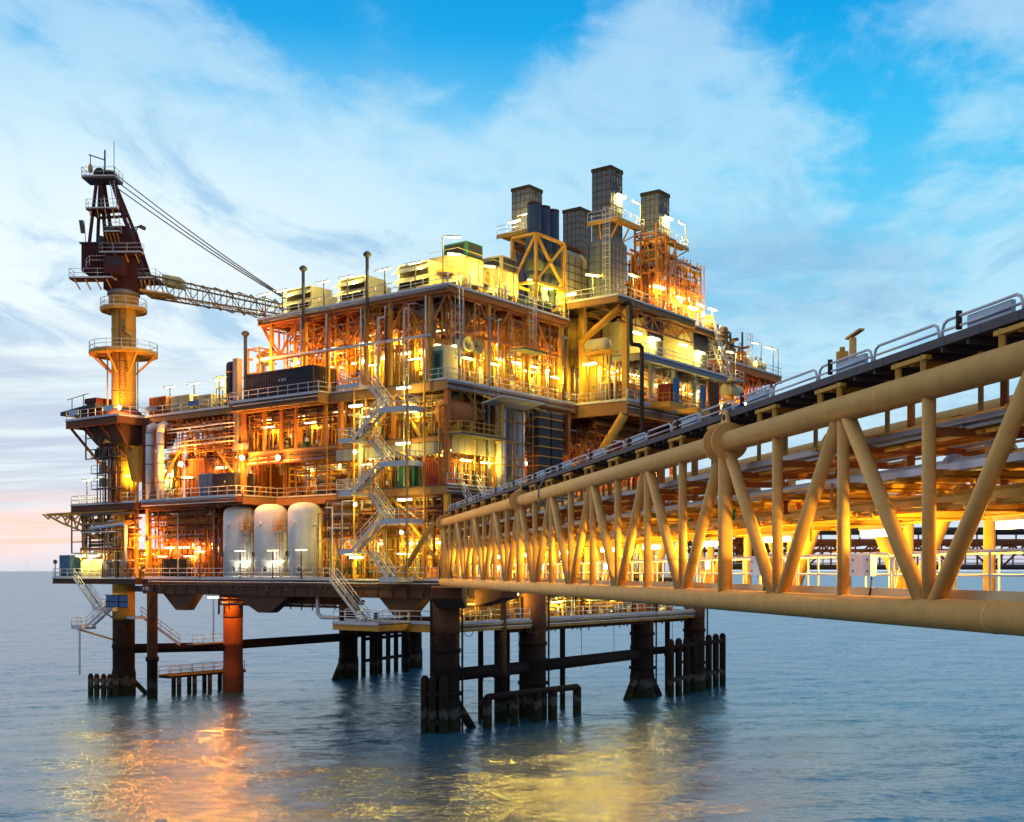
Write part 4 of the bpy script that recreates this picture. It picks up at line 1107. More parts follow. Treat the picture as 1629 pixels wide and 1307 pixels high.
# last run down to the spider deck
flight((-1.7, 13.6, ZC), (-2.2, 8.7, ZS + .02), 1.0, (1, 0, 0), 9)
tw = MB()
for (x, y) in ((-2.72, 2.7), (-.42, 2.55), (-.42, 11.9)): tw.bar((x, y, ZC), (x, y, ZU + .1), .14)
ob('post', tw, YEL, st)
for i in range(0, 7):
    z0, z1 = lv[i + 1], lv[i]
    if i % 2 == 0: ob('brace', MB().bar((-.4, 2.7, z0 - .2), (-.4, 6.2, z1 - 1.0), .12), YEL, st)
    else: ob('brace', MB().bar((-.4, 11.7, z0 - .2), (-.4, 8.2, z1 - 1.0), .12), YEL, st)
tubes([(-1.5, 4.2, 32.6), (-1.5, 10.6, 31.4), (-1.4, 10.8, 27.0), (-1.4, 4.4, 27.3), (-1.4, 10.8, 21.8), (-1.4, 4.2, 21.9), (-1.4, 10.6, 16.4), (-1.4, 4.6, 18.9)],
      'glowing tube light hung beside the zigzag stairs', 'tube lights on the stair tower', 150, WARM, R(90))
# ---- small flights at the lower left
ls = thing('boat_landing_stairs', 'thin stairs descending from the cellar deck past the crane leg towards the water', 'stairs', (-2, 52, 6))
st = ls
flight((-.8, 59.5, ZC), (-.8, 55.0, 10.5), .9, (1, 0, 0), 0)
landing(-1.6, 50.9, .4, 54.95, 10.5, 'n')
flight((-1.9, 51.2, 10.5), (-2.4, 54.4, 8.3), .9, (1, 0, 0), 1)
landing(-3.4, 54.5, -1.4, 56.6, 8.3, 's')
flight((1.0, 48.9, 9.6), (4.6, 46.2, 6.1), .9, (.6, .8, 0), 2)
landing(-.4, 47.8, .9, 49.8, 9.6, 'wns')
ob('hanger', MB().bar((-3.2, 55.6, 8.0), (.3, 51.8, 6.4), .2).bar((-1.6, 53, 10.3), (.2, 51.8, 8.6), .2), YEL, ls)
sg = thing('name_board', 'dark board with white lettering on the girder by the crane leg', 'sign', (-.3, 46.4, 12.6))
ob('board', MB().box(-.36, 44.7, 12.55, -.28, 48.2, 13.25), NAV, sg)
text('E 775', .5, INK, sg, (-.375, 46.1, 12.9), FL)
bp = thing('blue_windbreak', 'blue slatted windbreak panel hung under the cellar deck at the crane leg', 'panel', (-1.9, 50, 10.8))
ob('panel', MB().box(-2.0, 47.3, 10.75, -1.94, 51.6, 12.1), BLU, bp)
ob('rail', MB().bar((-2.06, 47.2, 12.15), (-2.06, 51.7, 12.15), .08).bar((-2.06, 47.2, 11.4), (-2.06, 51.7, 11.4), .08).bar((-2.06, 47.2, 10.72), (-2.06, 51.7, 10.72), .08).bar((-2.06, 49, 10.7), (-2.06, 49, 12.2), .08), BLK, bp)
# hanging chains
def chain(x, y, z0, z1, label):
    t = thing('mooring_chain', label, 'chain', (x, y, z1)); b = MB(); z = z0; k = 0
    while z < z1:
        o = (.09, 0) if k % 2 else (0, .09)
        b.pipe([(x - o[0], y - o[1], z), (x - o[0], y - o[1], z + .3), (x + o[0], y + o[1], z + .3), (x + o[0], y + o[1], z), (x - o[0], y - o[1], z)], .035, 4); z += .27; k += 1
    ob('chain_links', b, BLK, t)
chain(-3.3, 55.0, 2.5, 8.0, 'rusty chain hanging from the lowest landing by the crane leg')
chain(9.0, 45.4, 6.2, 11.8, 'dark chain hanging beside the rust orange leg')
# ---- three white tanks
for i, (v, lab) in enumerate(((21.65, 'white upright storage tank nearest the stair tower'), (27.0, 'white upright storage tank in the middle of the three'), (32.2, 'white upright storage tank closest to the crane, farthest from the stairs'))):
    t = thing('storage_tank', lab, 'tank', (2.0, v, ZC), group='three white tanks on the cellar deck edge')
    r = 1.78
    ob('shell', MB().lathe((2.0, v, ZC), [(r, .25), (r, 7.1), (r * .97, 7.4), (r * .86, 7.72), (r * .66, 7.95), (r * .4, 8.1), (.03, 8.16)], 40), WHT, t)
    ob('skirt', MB().lathe((2.0, v, ZC), [(r * 1.01, 0), (r * 1.01, .247)], 40), WHT, t)
    nz = ob('nozzle', MB().lathe((2.0 - r * .97, v - .3, ZC + 5.9), [(.16, 0), (.16, -.25), (.25, -.252), (.25, -.32)], 12, 'x'), WHT, t)
    ob('manway', MB().lathe((2.0 - r * .82, v - 1.0, ZC + 1.0), [(.34, .1), (.34, -.2), (.42, -.202), (.42, -.28)], 16, 'x'), WHT, t)
    ob('manway_cover', MB().lathe((2.0 - r * .82, v - 1.0, ZC + 1.0), [(.26, -.282), (.26, -.31)], 16, 'x'), DGR, t)
    ob('outlet_pipe', MB().pipe([(1.6, v - r - .5, ZC + .1), (1.6, v - r - .5, ZC + 5.6), (1.6, v - r + .1, ZC + 5.6)], .08, 8).pipe([(1.0, v - r - .75, ZC + .1), (1.0, v - r - .75, ZC + 4.0), (2.4, v - r - .75, ZC + 4.0)], .06, 8), GAL, t)
    if i < 2:
        pl = ob('valve_platform', MB().box(.5, v + 1.9, ZC + 5.0, 2.0, v + 3.4, ZC + 5.08), GAL, t)
        ob('handrail', MB().rail([(2.0, v + 1.92, ZC + 5.08), (.53, v + 1.92, ZC + 5.08), (.53, v + 3.38, ZC + 5.08), (2.0, v + 3.38, ZC + 5.08)], step=.8, r=.028), YEL, pl)
        ob('ladder', MB().ladder((.6, v + 2.65, ZC), (.6, v + 2.65, ZC + 6.2), (0, 1, 0), .45, False), YEL, pl)
        ob('valve_stem', MB().tube((1.2, v + 2.4, ZC + 5.1), (1.2, v + 2.4, ZC + 7.6), .06, 6).tube((1.2, v + 3.0, ZC + 5.1), (1.2, v + 3.0, ZC + 7.0), .1, 8), CRM, pl)
for v in (19.9, 24.3, 29.6, 36.5): post_light(-.1, v, ZC + .02, 3.0, R(90), 'T shaped light post on the cellar deck rail ' + {19.9: 'before the tank nearest the stairs', 24.3: 'between the two tanks nearest the stairs', 29.6: 'before the tank closest to the crane', 36.5: 'between the tanks and the crane leg'}[v], None, PALE)
tubes([(.6, v, ZC + 1.9) for v in (24.35, 29.65)], 'low tube light between the white tanks', 'tube lights at the foot of the tanks', 75, (1, .92, .62), R(90))
# ---- things standing out on the faces
def container(x, y, z, lx, ly, h, m, label, name='shipping_container', marks=None, mi=INK):
    t = thing(name, label, 'container', (x, y, z))
    b = MB().box(x + .1, y + .1, z + .12, x + lx - .1, y + ly - .1, z + h - .05)
    n = int(ly / .28)
    for i in range(n):
        a = y + .14 + (ly - .28) * i / n
        b.box(x + .03, a, z + .2, x + .097, a + .14, z + h - .18)
    n = int(lx / .28)
    for i in range(n):
        a = x + .14 + (lx - .28) * i / n
        b.box(a, y + .03, z + .2, a + .14, y + .097, z + h - .18)
    ob('corrugated_wall', b, m, t)
    f = MB()
    for a in (x, x + lx - .16):
        for c in (y, y + ly - .16): f.box(a, c, z, a + .16, c + .16, z + h)
    for zz in (z + .002, z + h - .18):
        f.box(x + .16, y + .003, zz, x + lx - .16, y + .14, zz + .176).box(x + .003, y + .16, zz, x + .14, y + ly - .16, zz + .176)
        f.box(x + .16, y + ly - .14, zz, x + lx - .16, y + ly - .003, zz + .176).box(x + lx - .14, y + .16, zz, x + lx - .003, y + ly - .16, zz + .176)
    ob('frame', f, m, t)
    if marks:
        if marks[0]: text(marks[0], .42, mi, t, (x + .02, y + ly * .45, z + h * .62), FL)
        if marks[1]: text(marks[1], .36, mi, t, (x + lx * .55, y + .02, z + h * .62), FR)
    return t
container(-.9, 17.3, ZU + .02, 3.4, 10.4, 3.0, NAV, 'dark navy corrugated container on the overhanging deck above the tanks', marks=('A 3017', '1 3017'))
container(-.6, 29.9, ZM + .02, 2.6, 3.8, 2.6, NAV, 'dark navy container on the main deck above the white tanks', marks=('0', '0'))
container(-.6, 33.9, ZM + .02, 2.2, 2.2, 2.7, BLU, 'blue container on the main deck next to the navy one')
container(.4, 36.4, ZM + .02, 4, 3.4, 4.6, BRN, 'tall rust brown housing on the main deck under the pipe grid')
container(5.6, 17.4, ZM + .02, 2, 3.2, 2.2, BRN, 'dark red brown container on the main deck left of the green one')
container(.5, 4.7, ZM + .02, 2.2, 2.2, 2.6, GRN, 'green container on the main deck behind the zigzag stairs', marks=None)
container(.6, 1.2, ZM + .02, 2.2, 2.6, 2.7, RED, 'red container on the main deck next to the green one')
container(.5, 39.5, ZC + .02, 2.6, 4.4, 2.2, BLK, 'low black container on the cellar deck beyond the white tanks')
container(.6, 43.6, ZU + .02, 2.6, 3.2, 2.3, BRN, 'rust brown ribbed container at the foot of the crane')
container(.6, 39.2, ZU + .02, 2.6, 3.6, 2.1, CRM, 'cream container on the open upper deck next to the brown one')
container(.6, 35.4, ZU + .02, 2.6, 3.2, 1.8, CRM, 'lower cream container on the open upper deck, towards the dark columns')
container(-.6, 61.2, ZC + .0, 2.4, 2.4, 2.8, BLU, 'blue grey cabin at the end of the cellar deck extension')
container(28.0, -8.2, ZU + .02, 1.6, 1.6, 2.3, RED, 'red hut on the module deck behind the first blue shutter')
for (u, v) in ((27.2, -7.9), (33.4, -7.9)):
    t = thing('shutter_bay', 'small balcony with a tall blue shutter ' + ('nearest the brace' if u < 30 else 'towards the far end') + ' of the module deck', 'balcony', (u, v, ZU))
    ob('balcony_floor', MB().box(u - .6, v - 1.0, ZU - .4, u + 2.4, v + 1.57, ZU - .01), YEL, t)
    ob('handrail', MB().rail([(u - .55, v + 1.5, ZU), (u - .55, v - .95, ZU), (u + 2.35, v - .95, ZU), (u + 2.35, v + 1.5, ZU)], step=.9, r=.03), YEL, t)
    b = MB().box(u + .9, v - .6, ZU + .1, u + 2.2, v - .5, ZU + 2.9)
    for i in range(9): b.box(u + .95, v - .64, ZU + .2 + i * .3, u + 2.15, v - .603, ZU + .34 + i * .3)
    ob('shutter', b, BLU, t)
t = thing('brown_screen', 'tall dark brown louvred screen at the far end of the module deck', 'screen', (40, -7.4, ZU))
b = MB().box(39.4, -6.7, ZU + .1, 42.2, -6.6, ZU + 4.2)
for i in range(12): b.box(39.45, -6.78, ZU + .3 + i * .32, 42.15, -6.703, ZU + .46 + i * .32)
ob('louvre', b, BRN, t)
container(44.4, -8.0, ZU - .6, 2.0, 2.0, 2.6, BLU, 'small blue hut beyond the brown louvred screen')
t = thing('fire_main_pipe', 'lilac grey pipe with droppers running across the truss bay under the roof deck', 'pipe', (-.2, 13, 37.6))
b = MB().tube((-.15, 2.0, 37.55), (-.15, 26, 37.75), .14, 10)
for v in (2.6, 11.2, 16.1, 19.9): b.tube((-.15, v, 33.3 if v != 16.1 else 37.6), (-.15, v, 41.4), .09, 8)
ob('pipe_run', b, GAL, t)
t = thing('duct_guard_frame', 'yellow brown bar frame standing in front of the grey upright ducts', 'frame', (9.5, -1, 23.3))
b = MB()
for u in (7.0, 8.8, 10.4, 12.2): b.bar((u, -1.1, 23.26), (u, -1.1, 31.2), .1)
for z in (24.4, 26.2, 28, 29.8, 31.2): b.bar((6.9, -1.1, z), (12.3, -1.1, z), .09)
ob('frame', b, GIR, t)
t = thing('knee_brace_pair', 'slanted braces under the upper deck edge above the grey ducts', 'brace', (13, 0, 32))
ob('brace', MB().bar((13.0, .2, 32.2), (13.0, -.1, 29.5), .14).bar((12.6, .3, 32.1), (16.2, .3, 30.6), .14).bar((19.6, .3, 32.1), (17.6, .3, 30.4), .14).bar((3.2, .2, 32.1), (6.2, .2, 29.6), .14), GIR, t)
# dark upright vessels beside the pipe grid
t = thing('vent_column', 'tall dark vent column rising between the pipe grid and the container deck', 'column', (1, 32.2, 29.0))
ob('shell', MB().lathe((.9, 32.0, 28.9), [(.75, 0), (.75, 9.0), (.6, 9.3), (.05, 9.45)], 20), NAV, t)
for z in (30, 32, 34.5, 37): ob('hoop', MB().lathe((.9, 32.0, z), [(.79, 0), (.79, .12)], 20), YEL, t)
t = thing('drain_duct', 'grey square duct with a bent foot beside the dark vent column', 'duct', (.4, 30.6, 28))
ob('trunking', MB().box(.0, 30.2, 30.0, .7, 30.95, 38.4).hull6([(.0, 30.2, 29.0), (.7, 30.2, 29.0), (.7, 30.95, 29.0), (0, 30.95, 29.0)], [(.0, 30.2, 29.99), (.7, 30.2, 29.99), (.7, 30.95, 29.99), (0, 30.95, 29.99)]).box(-.02, 29.2, 28.3, .72, 30.97, 28.99), GRY, t)
t = thing('vent_pipe', 'capped vent pipe standing above the dark vent column', 'vent pipe', (2.0, 31.4, 37))
ob('pipe', MB().tube((2, 31.2, 33.2), (2, 31.2, 41.2), .2, 10), DGR, t); ob('cap', MB().lathe((2, 31.2, 41.2), [(.24, 0), (.45, .25), (.45, .4), (.2, .6)], 12), DGR, t)
t = thing('equipment_frame', 'open frame tower of pipes and flanges beside the dark vent column', 'frame', (2.2, 29, ZU))
b = MB()
for u in (1.4, 3.4):
    for v in (28.2, 30.0): b.bar((u, v, ZU + .01), (u, v, 39.6), .16)
for z in (35, 36.8, 38.4, 39.5):
    for v in (28.2, 30.0): b.bar((1.4, v, z), (3.4, v, z), .14)
    for u in (1.4, 3.4): b.bar((u, 28.2, z), (u, 30, z), .14)
ob('frame', b, YEL, t)
for i in range(6): ob('pipe', MB().pipe([(1.7 + i * .28, 28.5 + (i % 3) * .5, ZU + .02), (1.7 + i * .28, 28.5 + (i % 3) * .5, 38.9 - (i % 2)), (1.7 + i * .28, 27.4, 38.9 - (i % 2))], .1, 7), CRM if i % 2 else YEL, t)
for i, v in enumerate((44.9, 42.9)):
    t = thing('riser_duct', ('outer' if i == 0 else 'inner') + ' of two grey riser ducts left of the pipe grid', 'duct', (-.6, v, ZM), group='grey riser ducts')
    ob('riser', MB().tube((-.7, v, ZM + .02), (-.7, v, 31.0), .46, 16), GAL, t)
    ob('elbow', MB().pipe([(-.7, v, 31.0), (-.6, v, 31.7), (0, v, 32.0), (.8, v, 32.0)], .45, 16), GAL, t)
    for z in (25.2, 27.4, 29.6): ob('hoop', MB().lathe((-.7, v, z), [(.5, 0), (.5, .1)], 16), DGR, t)
t = thing('pipe_grid', 'grid of thin pipes in front of the bay under the open upper deck', 'pipes', (0, 36, 28))
fr = MB()
for i in range(13): fr.bar((-.2, 30.4 + i * .92, 28.6), (-.2, 30.4 + i * .92, 32.2), .08)
fr.bar((-.2, 30.4, 28.6), (-.2, 41.6, 28.6), .14); fr.bar((-.2, 30.4, 30.6), (-.2, 41.6, 30.6), .08)
ob('hanger', fr, ORA, t)
for z, r, m in ((31.7, .08, BRN), (31.3, .1, GAL), (30.9, .05, GAL), (30.2, .07, BRN), (29.8, .1, GRY), (29.3, .08, GAL), (28.95, .06, BRN)): ob('pipe', MB().tube((-.42, 30.2, z), (-.42, 42.0, z), r, 10), m, t)
# right face: ducts, tanks
for i, (u, r, m, z0, z1, lab) in enumerate(((8.0, .55, GAL, 23.3, 31.4, 'pale grey'), (9.6, .6, GRY, 23.3, 31.6, 'mid grey'), (11.2, .5, GAL, 23.3, 31.2, 'slim pale grey'))):
    t = thing('upright_duct', lab + ' upright duct with hoops on the bridge side of the main deck', 'duct', (u, -.2, z0))
    ob('riser', MB().lathe((u, -.2, z0), [(r, 0), (r, z1 - z0)], 18), m, t)
    for z in (25.5, 27.8, 30): ob('hoop', MB().lathe((u, -.2, z), [(r + .05, 0), (r + .05, .12)], 18), YEL, t)
for i, u in enumerate((15.0, 17.3)):
    t = thing('ribbed_duct', 'tall dark ribbed duct with yellow hoops, the ' + ('nearer' if i == 0 else 'farther') + ' of the pair', 'duct', (u, 0, 23.4), group='dark ribbed ducts')
    ob('riser', MB().box(u - 1.0, -.6, 23.3, u + 1.0, 1.0, 31.6).hull6([(u - 1, -.6, 31.602), (u + 1, -.6, 31.602), (u + 1, 1, 31.602), (u - 1, 1, 31.602)], [(u - .7, .5, 32.2), (u + .7, .5, 32.2), (u + .7, 1.6, 32.2), (u - .7, 1.6, 32.2)]), NAV, t)
    for k in range(8): ob('hoop', MB().box(u - 1.06, -.66, 23.9 + k, u + 1.06, -.604, 24.02 + k).box(u - 1.06, -.603, 23.9 + k, u - 1.003, 1.0, 24.02 + k), YEL, t)
t = thing('loading_flap', 'long grey flap raised on two arms over the grey ducts', 'flap', (9, -2, 31.4))
ob('flap', MB().slab([(4.6, -.4, 31.3), (11.5, -.4, 31.3), (11.9, -2.8, 31.9), (5.0, -2.8, 31.9)], (0, 0, .12)), GAL, t)
ob('arm', MB().bar((5.2, .2, 32.3), (5.4, -1.6, 31.6), .14).bar((9.6, .2, 32.3), (9.8, -1.6, 31.6), .14), YEL, t)
vessel_flat(3.0, 1.4, 28.4, 'x', 1.35, 3.2, ORA, 'big orange horizontal vessel on the mezzanine above the bridge landing')
t = thing('mezzanine_balcony', 'dark balcony with a grey green floor under the orange vessel', 'balcony', (2, -.8, 28))
ob('floor', MB().box(.2, -1.6, 27.9, 7.2, .35, 28.06), DGR, t)
ob('handrail', MB().rail([(.25, .2, 28.06), (.25, -1.5, 28.06), (7.1, -1.5, 28.06)]), YEL, t)
ob('post', MB().box(6.4, -1.5, 28.07, 6.8, -1.1, 32.1), YEL, t)
t = thing('fan_pair', 'pair of cream round intake ducts facing outwards on the upper deck', 'intake duct', (5, 2, 36))
for u in (3.9, 5.5):
    f = ob('drum', MB().lathe((u, .6, 37.2), [(.72, 4.2), (.72, .15), (.8, .14), (.8, 0), (.62, -.01), (.55, .35)], 24, 'y'), CRM, t)
    bl_ = MB().lathe((u, .6, 37.2), [(.15, .3), (.15, .5)], 10, 'y')
    for k in range(6):
        a = k * math.pi / 3; bl_.bar((u + .15 * math.cos(a), .97, 37.2 + .15 * math.sin(a)), (u + .55 * math.cos(a), .99, 37.2 + .55 * math.sin(a)), .2, .03, (0, 1, 0))
    ob('fan_blade', bl_, DGR, f)
ob('stand', MB().box(3.4, 1.2, ZU + .01, 3.6, 4.4, 36.4).box(5.8, 1.2, ZU + .01, 6.0, 4.4, 36.4).box(3.4, 1.2, 36.402, 6.0, 4.4, 36.6), YEL, t)
t = thing('green_door_cabin', 'narrow cabin with a dark green door at the corner of the upper deck', 'cabin', (.9, .8, ZU))
ob('wall', MB().box(.5, .9, ZU + .01, 2.6, 2.4, ZU + 3.4), CRM, t)
d = ob('door', MB().box(.43, 1.1, ZU + .1, .497, 2.2, ZU + 2.9), GRN, t); ob('window', MB().box(.41, 1.35, ZU + 1.3, .428, 1.95, ZU + 2.6), NAV, d)
def caged_ladder(p, q, wd, label, m=GAL):
    t = thing('caged_ladder', label, 'ladder', p); ob('ladder', MB().ladder(p, q, wd, .55, True), m, t); return t
caged_ladder((1.6, -.35, ZU + .02), (1.6, -.35, ZT - .2), (1, 0, 0), 'tall caged ladder hanging below the roof deck corner')
t = caged_ladder((13.2, -.6, 37.6), (13.2, -.6, ZT + 1.0), (1, 0, 0), 'caged ladder down to the small hanging platform under the roof deck')
ob('platform', MB().box(10.2, -1.5, 37.4, 14.2, .1, 37.55), DGR, t); ob('handrail', MB().rail([(10.3, .1, 37.55), (10.3, -1.4, 37.55), (14.1, -1.4, 37.55), (14.1, .1, 37.55)], r=.03), YEL, t)
ob('hanger', MB().bar((10.4, -.2, 37.5), (10.4, .4, ZT - .9), .1).bar((14.0, -.2, 37.5), (14, .4, ZT - .9), .1), YEL, t)
caged_ladder((.3, 9.2, ZU + .02), (.3, 9.2, ZT - .9), (0, 1, 0), 'open ladder inside the truss bay at the top of the stairs', YEL)
t = thing('black_downpipe', 'thick black downpipe with a double bend on the corner of the module', 'pipe', (21.6, -6.7, 40))
ob('pipe', MB().pipe([(21.8, -5.8, 43.4), (21.8, -6.8, 43.4), (21.8, -6.9, 43.0), (21.8, -6.9, 39.4), (22.0, -6.9, 39.0), (22.8, -7.3, 39.0), (23.4, -7.3, 38.8), (23.4, -7.3, 38.2), (23.4, -7.3, 27.0)], .22, 12), BLK, t)
# housings on the grey gallery
for i, (u, lab) in enumerate(((27.9, 'large cream louvred housing nearest the black downpipe'), (38.5, 'large cream louvred housing at the far end of the grey gallery'))):
    t = thing('turbine_housing', lab, 'housing', (u, -5, ZG), group='cream housings on the grey gallery')
    w, x1 = (3.7, u + 3.7)
    b = MB().box(u, -5.2, ZG + .01, x1, 0.6, 43.1)
    for k in range(5): b.box(u - .04, -5.0 + k * 1.12, ZG + .05, u - .003, -4.94 + k * 1.12, 43.1)
    b.box(u - .04, -5.2, 41.1, u - .003, .6, 41.16)
    ob('wall', b, CRM, t)
    lv_ = MB().box(u + .25, -5.26, 41.0, x1 - .15, -5.203, 43.0)
    for k in range(9): lv_.box(u + .3, -5.31, 41.1 + k * .21, x1 - .2, -5.263, 41.2 + k * .21)
    ob('louvre', lv_, DGR, t)
    d = ob('door', MB().box(u + 1.9, -5.25, ZG + .15, x1 - .25, -5.203, 40.8), DGR, t)
    ob('handle', MB().box(u + 2.1, -5.3, ZG + 1.2, u + 2.16, -5.253, ZG + 1.5), GAL, d)
    tubes([(u + 1.2, -5.6, 40.9)], 'tube light over the door of the cream housing ' + ('nearest the downpipe' if i == 0 else 'at the far end'), 'tube lights over the housing doors', 260, PALE, 0)
t = thing('diesel_tank', 'cream rounded tank on a yellow trestle beside the black downpipe', 'tank', (22.4, -4.2, ZG))
ob('shell', MB().lathe((21.2, -3.2, 39.2), [(.05, -1.5), (.5, -1.4), (.7, -1.0), (.7, 1.0), (.5, 1.4), (.05, 1.5)], 20, 'y'), CRM, t)
ob('trestle', MB().bar((20.8, -5.2, 38.4), (20.8, -1.2, 38.4), .2).bar((21.8, -5.2, 38.4), (21.8, -1.2, 38.4), .2).bar((21.2, -4.6, 38.3), (21.2, -4.6, ZU + .1), .16).bar((21.2, -1.8, 38.3), (21.2, -1.8, ZU + .1), .16).bar((21.2, -4.5, 36.5), (21.2, -1.8, 38.2), .12).box(20.7, -4.0, 38.502, 21.7, -3.6, 38.8).box(20.7, -2.6, 38.502, 21.7, -2.2, 38.8), YEL, t)
# end stairs of the module
st = thing('end_stairs', 'dark stair flight at the far end of the cream housings', 'stairs', (44.5, -5, 41))
flight((41.4, -6.0, ZK - .45), (46.2, -6.0, ZG), 1.0, (0, 1, 0), 0)
ob('landing', MB().box(46.2, -6.9, ZG - .15, 48.6, -4.8, ZG), GRY, st)
ob('handrail', MB().rail([(46.3, -6.85, ZG), (48.55, -6.85, ZG), (48.55, -4.9, ZG)], r=.03), GAL, st)
ob('post', MB().bar((47.4, -5.6, ZU), (47.4, -5.6, ZG - .16), .25), YEL, st)
# stair between the bridge and the main deck
st = thing('bridge_stairs', 'broad dark stair with pale handrails climbing from the bridge gallery to the main deck', 'stairs', (3, -2.6, 21))
flight((3.2, .1, ZM + .02), (1.2, -3.6, 20.3), 1.9, (.85, -.5, 0), 0)
# floodlights with glare
flood(-1.6, 49.6, 34.4, (-1, -.5, -.1), 'sodium floodlight at the foot of the crane pedestal', 900)
flood(-.6, 39.3, 27.2, (-1, -.4, -.2), 'sodium floodlight above the rust brown housing', 1400)
flood(-.6, 28.7, 27.3, (-1, -.4, -.2), 'sodium floodlight right above the navy container on the main deck', 1200)
flood(-.6, 23.0, 27.0, (-1, -.4, -.2), 'small sodium floodlight between the navy container and the brown one', 700)
flood(-.8, 46.4, 18.7, (-1, -.4, -.2), 'sodium floodlight over the low black container', 900)
flood(-.6, 26.5, 37.6, (-1, -.4, -.3), 'sodium floodlight over the end of the big dark container', 1000)
# outrigger truss at the far left
t = thing('outrigger_truss', 'yellow lattice outrigger sticking out past the main deck at the far end by the crane', 'truss', (-.8, 58, 21))
b = MB()
for u in (-.9, 1.6):
    b.bar((u, 50.5, 22.2), (u, 65.8, 22.2), .22); b.bar((u, 50.5, 18.0), (u, 62.5, 21.0), .2); b.bar((u, 62.5, 21.0), (u, 65.8, 22.1), .2)
    for k in range(7):
        y = 52 + k * 2.1; zb = 18.0 + (y - 50.5) / 12 * 3 if y < 62.5 else 21.4
        b.bar((u, y, 22.2), (u, y + 1.0, zb + .2), .14); b.bar((u, y + 1.0, zb + .2), (u, y + 2.1, 22.2), .14)
for k in range(9): b.bar((-.9, 51 + k * 2, 22.2), (1.6, 51 + k * 2, 22.2), .14)
ob('lattice', b, YEL, t)
b = MB()
for u in (-.9, 1.6):
    for y in (54, 57.2, 60.4): b.bar((u, y, 17.2), (u, y, 22.0), .14)
    for z in (17.2, 18.6, 20): b.bar((u, 54, z), (u, 60.4, z), .12)
for y in (54, 57.2, 60.4): b.bar((-.9, y, 17.2), (1.6, y, 17.2), .12)
ob('cage', b, DGR, t)
for k in range(2): post_light(-.6, 57.6 - k * 2.8, ZM, 3.0, R(90), 'light post on the main deck extension, ' + ('outer one' if k == 0 else 'the one closer to the crane leg'), 240, PALE)
post_light(-.6, 49.0, ZM, 3.2, R(90), 'light post on the main deck extension right at the crane leg', 300, WARM)
t = thing('looped_pipe', 'pale bent pipe loop under the main deck extension', 'pipe', (-1.2, 52, 20))
ob('pipe', MB().pipe([(-1.2, 56, 20.2), (-1.2, 49.2, 20.6), (-1.2, 48.8, 20.3), (-1.2, 48.8, 15.6)], .22, 10), GAL, t)
t = thing('life_raft_canister', 'dark red round canister on the cellar deck extension rail', 'canister', (-.2, 50, ZC))
ob('canister', MB().lathe((.2, 51.2, ZC + .75), [(.1, -1.2), (.45, -1.1), (.5, 0), (.45, 1.1), (.1, 1.2)], 16, 'y'), MAR, t); ob('cradle', MB().box(-.1, 50.4, ZC + .01, .5, 50.6, ZC + .4).box(-.1, 51.8, ZC + .01, .5, 52.0, ZC + .4), YEL, t)
t = thing('nav_beacon', 'small dark beacon on the outermost corner of the cellar deck extension', 'beacon', (-.8, 64.2, ZC))
ob('post', MB().tube((-.8, 64.2, ZC), (-.8, 64.2, ZC + 1.7), .06, 6), DGR, t); ob('lantern', MB().lathe((-.8, 64.2, ZC + 1.7), [(.12, 0), (.25, .1), (.25, .4), (.05, .55)], 10), DGR, t)
# far right deck: a tangle of dark machinery against the sky
rng = random.Random(8)
t = thing('wellhead_cluster', 'dark tangle of pipes and valves on the deck beyond the module', 'equipment', (55, 0, 42))
for i in range(40):
    x = 50.6 + rng.uniform(0, 1) ** 1.3 * 12; y = rng.uniform(-2.4, 5); z1 = 42 + rng.uniform(1.2, 4.8) * max(.35, 1 - (x - 51) / 16); r = rng.uniform(.1, .34)
    b = MB().pipe([(x, y, 41.95), (x, y, z1), (x + rng.uniform(-2, 2), y + rng.uniform(-1, 1), z1 + .3)], r, 7)
    for k in range(3): b.lathe((x, y, 42 + rng.uniform(.3, z1 - 42)), [(r * 2.2, -.1), (r * 2.2, .1)], 9)
    wheel(b, (x, y - .3, 42 + rng.uniform(.6, 3)), 'y', .35)
    ob('pipe', b, rng.choice([BRN, DGR, GRY, YEL, ORA]), t)
for i in range(11):
    x = 50.8 + i * 1.5; h = rng.uniform(1.0, 2.6) * (1 if i < 6 else .7)
    ob('cabinet_box', MB().box(x, -1.8 + (i % 3), 41.92, x + 1.25, -.7 + (i % 3), 41.92 + h), rng.choice([CRM, YEL, GRY, DGR]), t)
ob('upper_grating', MB().box(51, -1.8, 44.6, 55.5, 3, 44.72), DGR, t)
ob('handrail', MB().rail([(51, -1.7, 44.72), (55.4, -1.7, 44.72)], r=.04), DGR, t)
ob('frame', MB().bar((51, -2, 44.4), (58, -2, 44.4), .2).bar((51, 2, 44.4), (58, 2, 44.4), .2).bar((51, -2, 41.91), (51, -2, 46.4), .2).bar((54.5, -2, 41.91), (54.5, -2, 46), .2).bar((58, -2, 41.91), (58, -2, 46.6), .2), DGR, t)
vessel_flat(61.5, 2, 41.91, 'x', .8, 3.0, YEL, 'yellow lying vessel on the deck beyond the module')
vessel_tall(53.4, -1.6, 44.73, .6, 1.6, YEL, 'small yellow vessel on the upper grating of the far deck')
vessel_flat(64.5, -1.2, 41.91, 'x', .7, 2.4, CRM, 'cream lying vessel near the outer edge of the far deck')
vessel_tall(59.6, -1, 41.91, .8, 2.2, ORA, 'orange upright vessel next to the ladder on the far deck')
vessel_tall(56.8, 3, 41.91, .7, 2.6, YEL, 'stout yellow vessel on the deck beyond the module')
caged_ladder((59.5, -2.6, 41.95), (59.5, -2.6, 46.6), (1, 0, 0), 'caged ladder rising from the deck beyond the module')
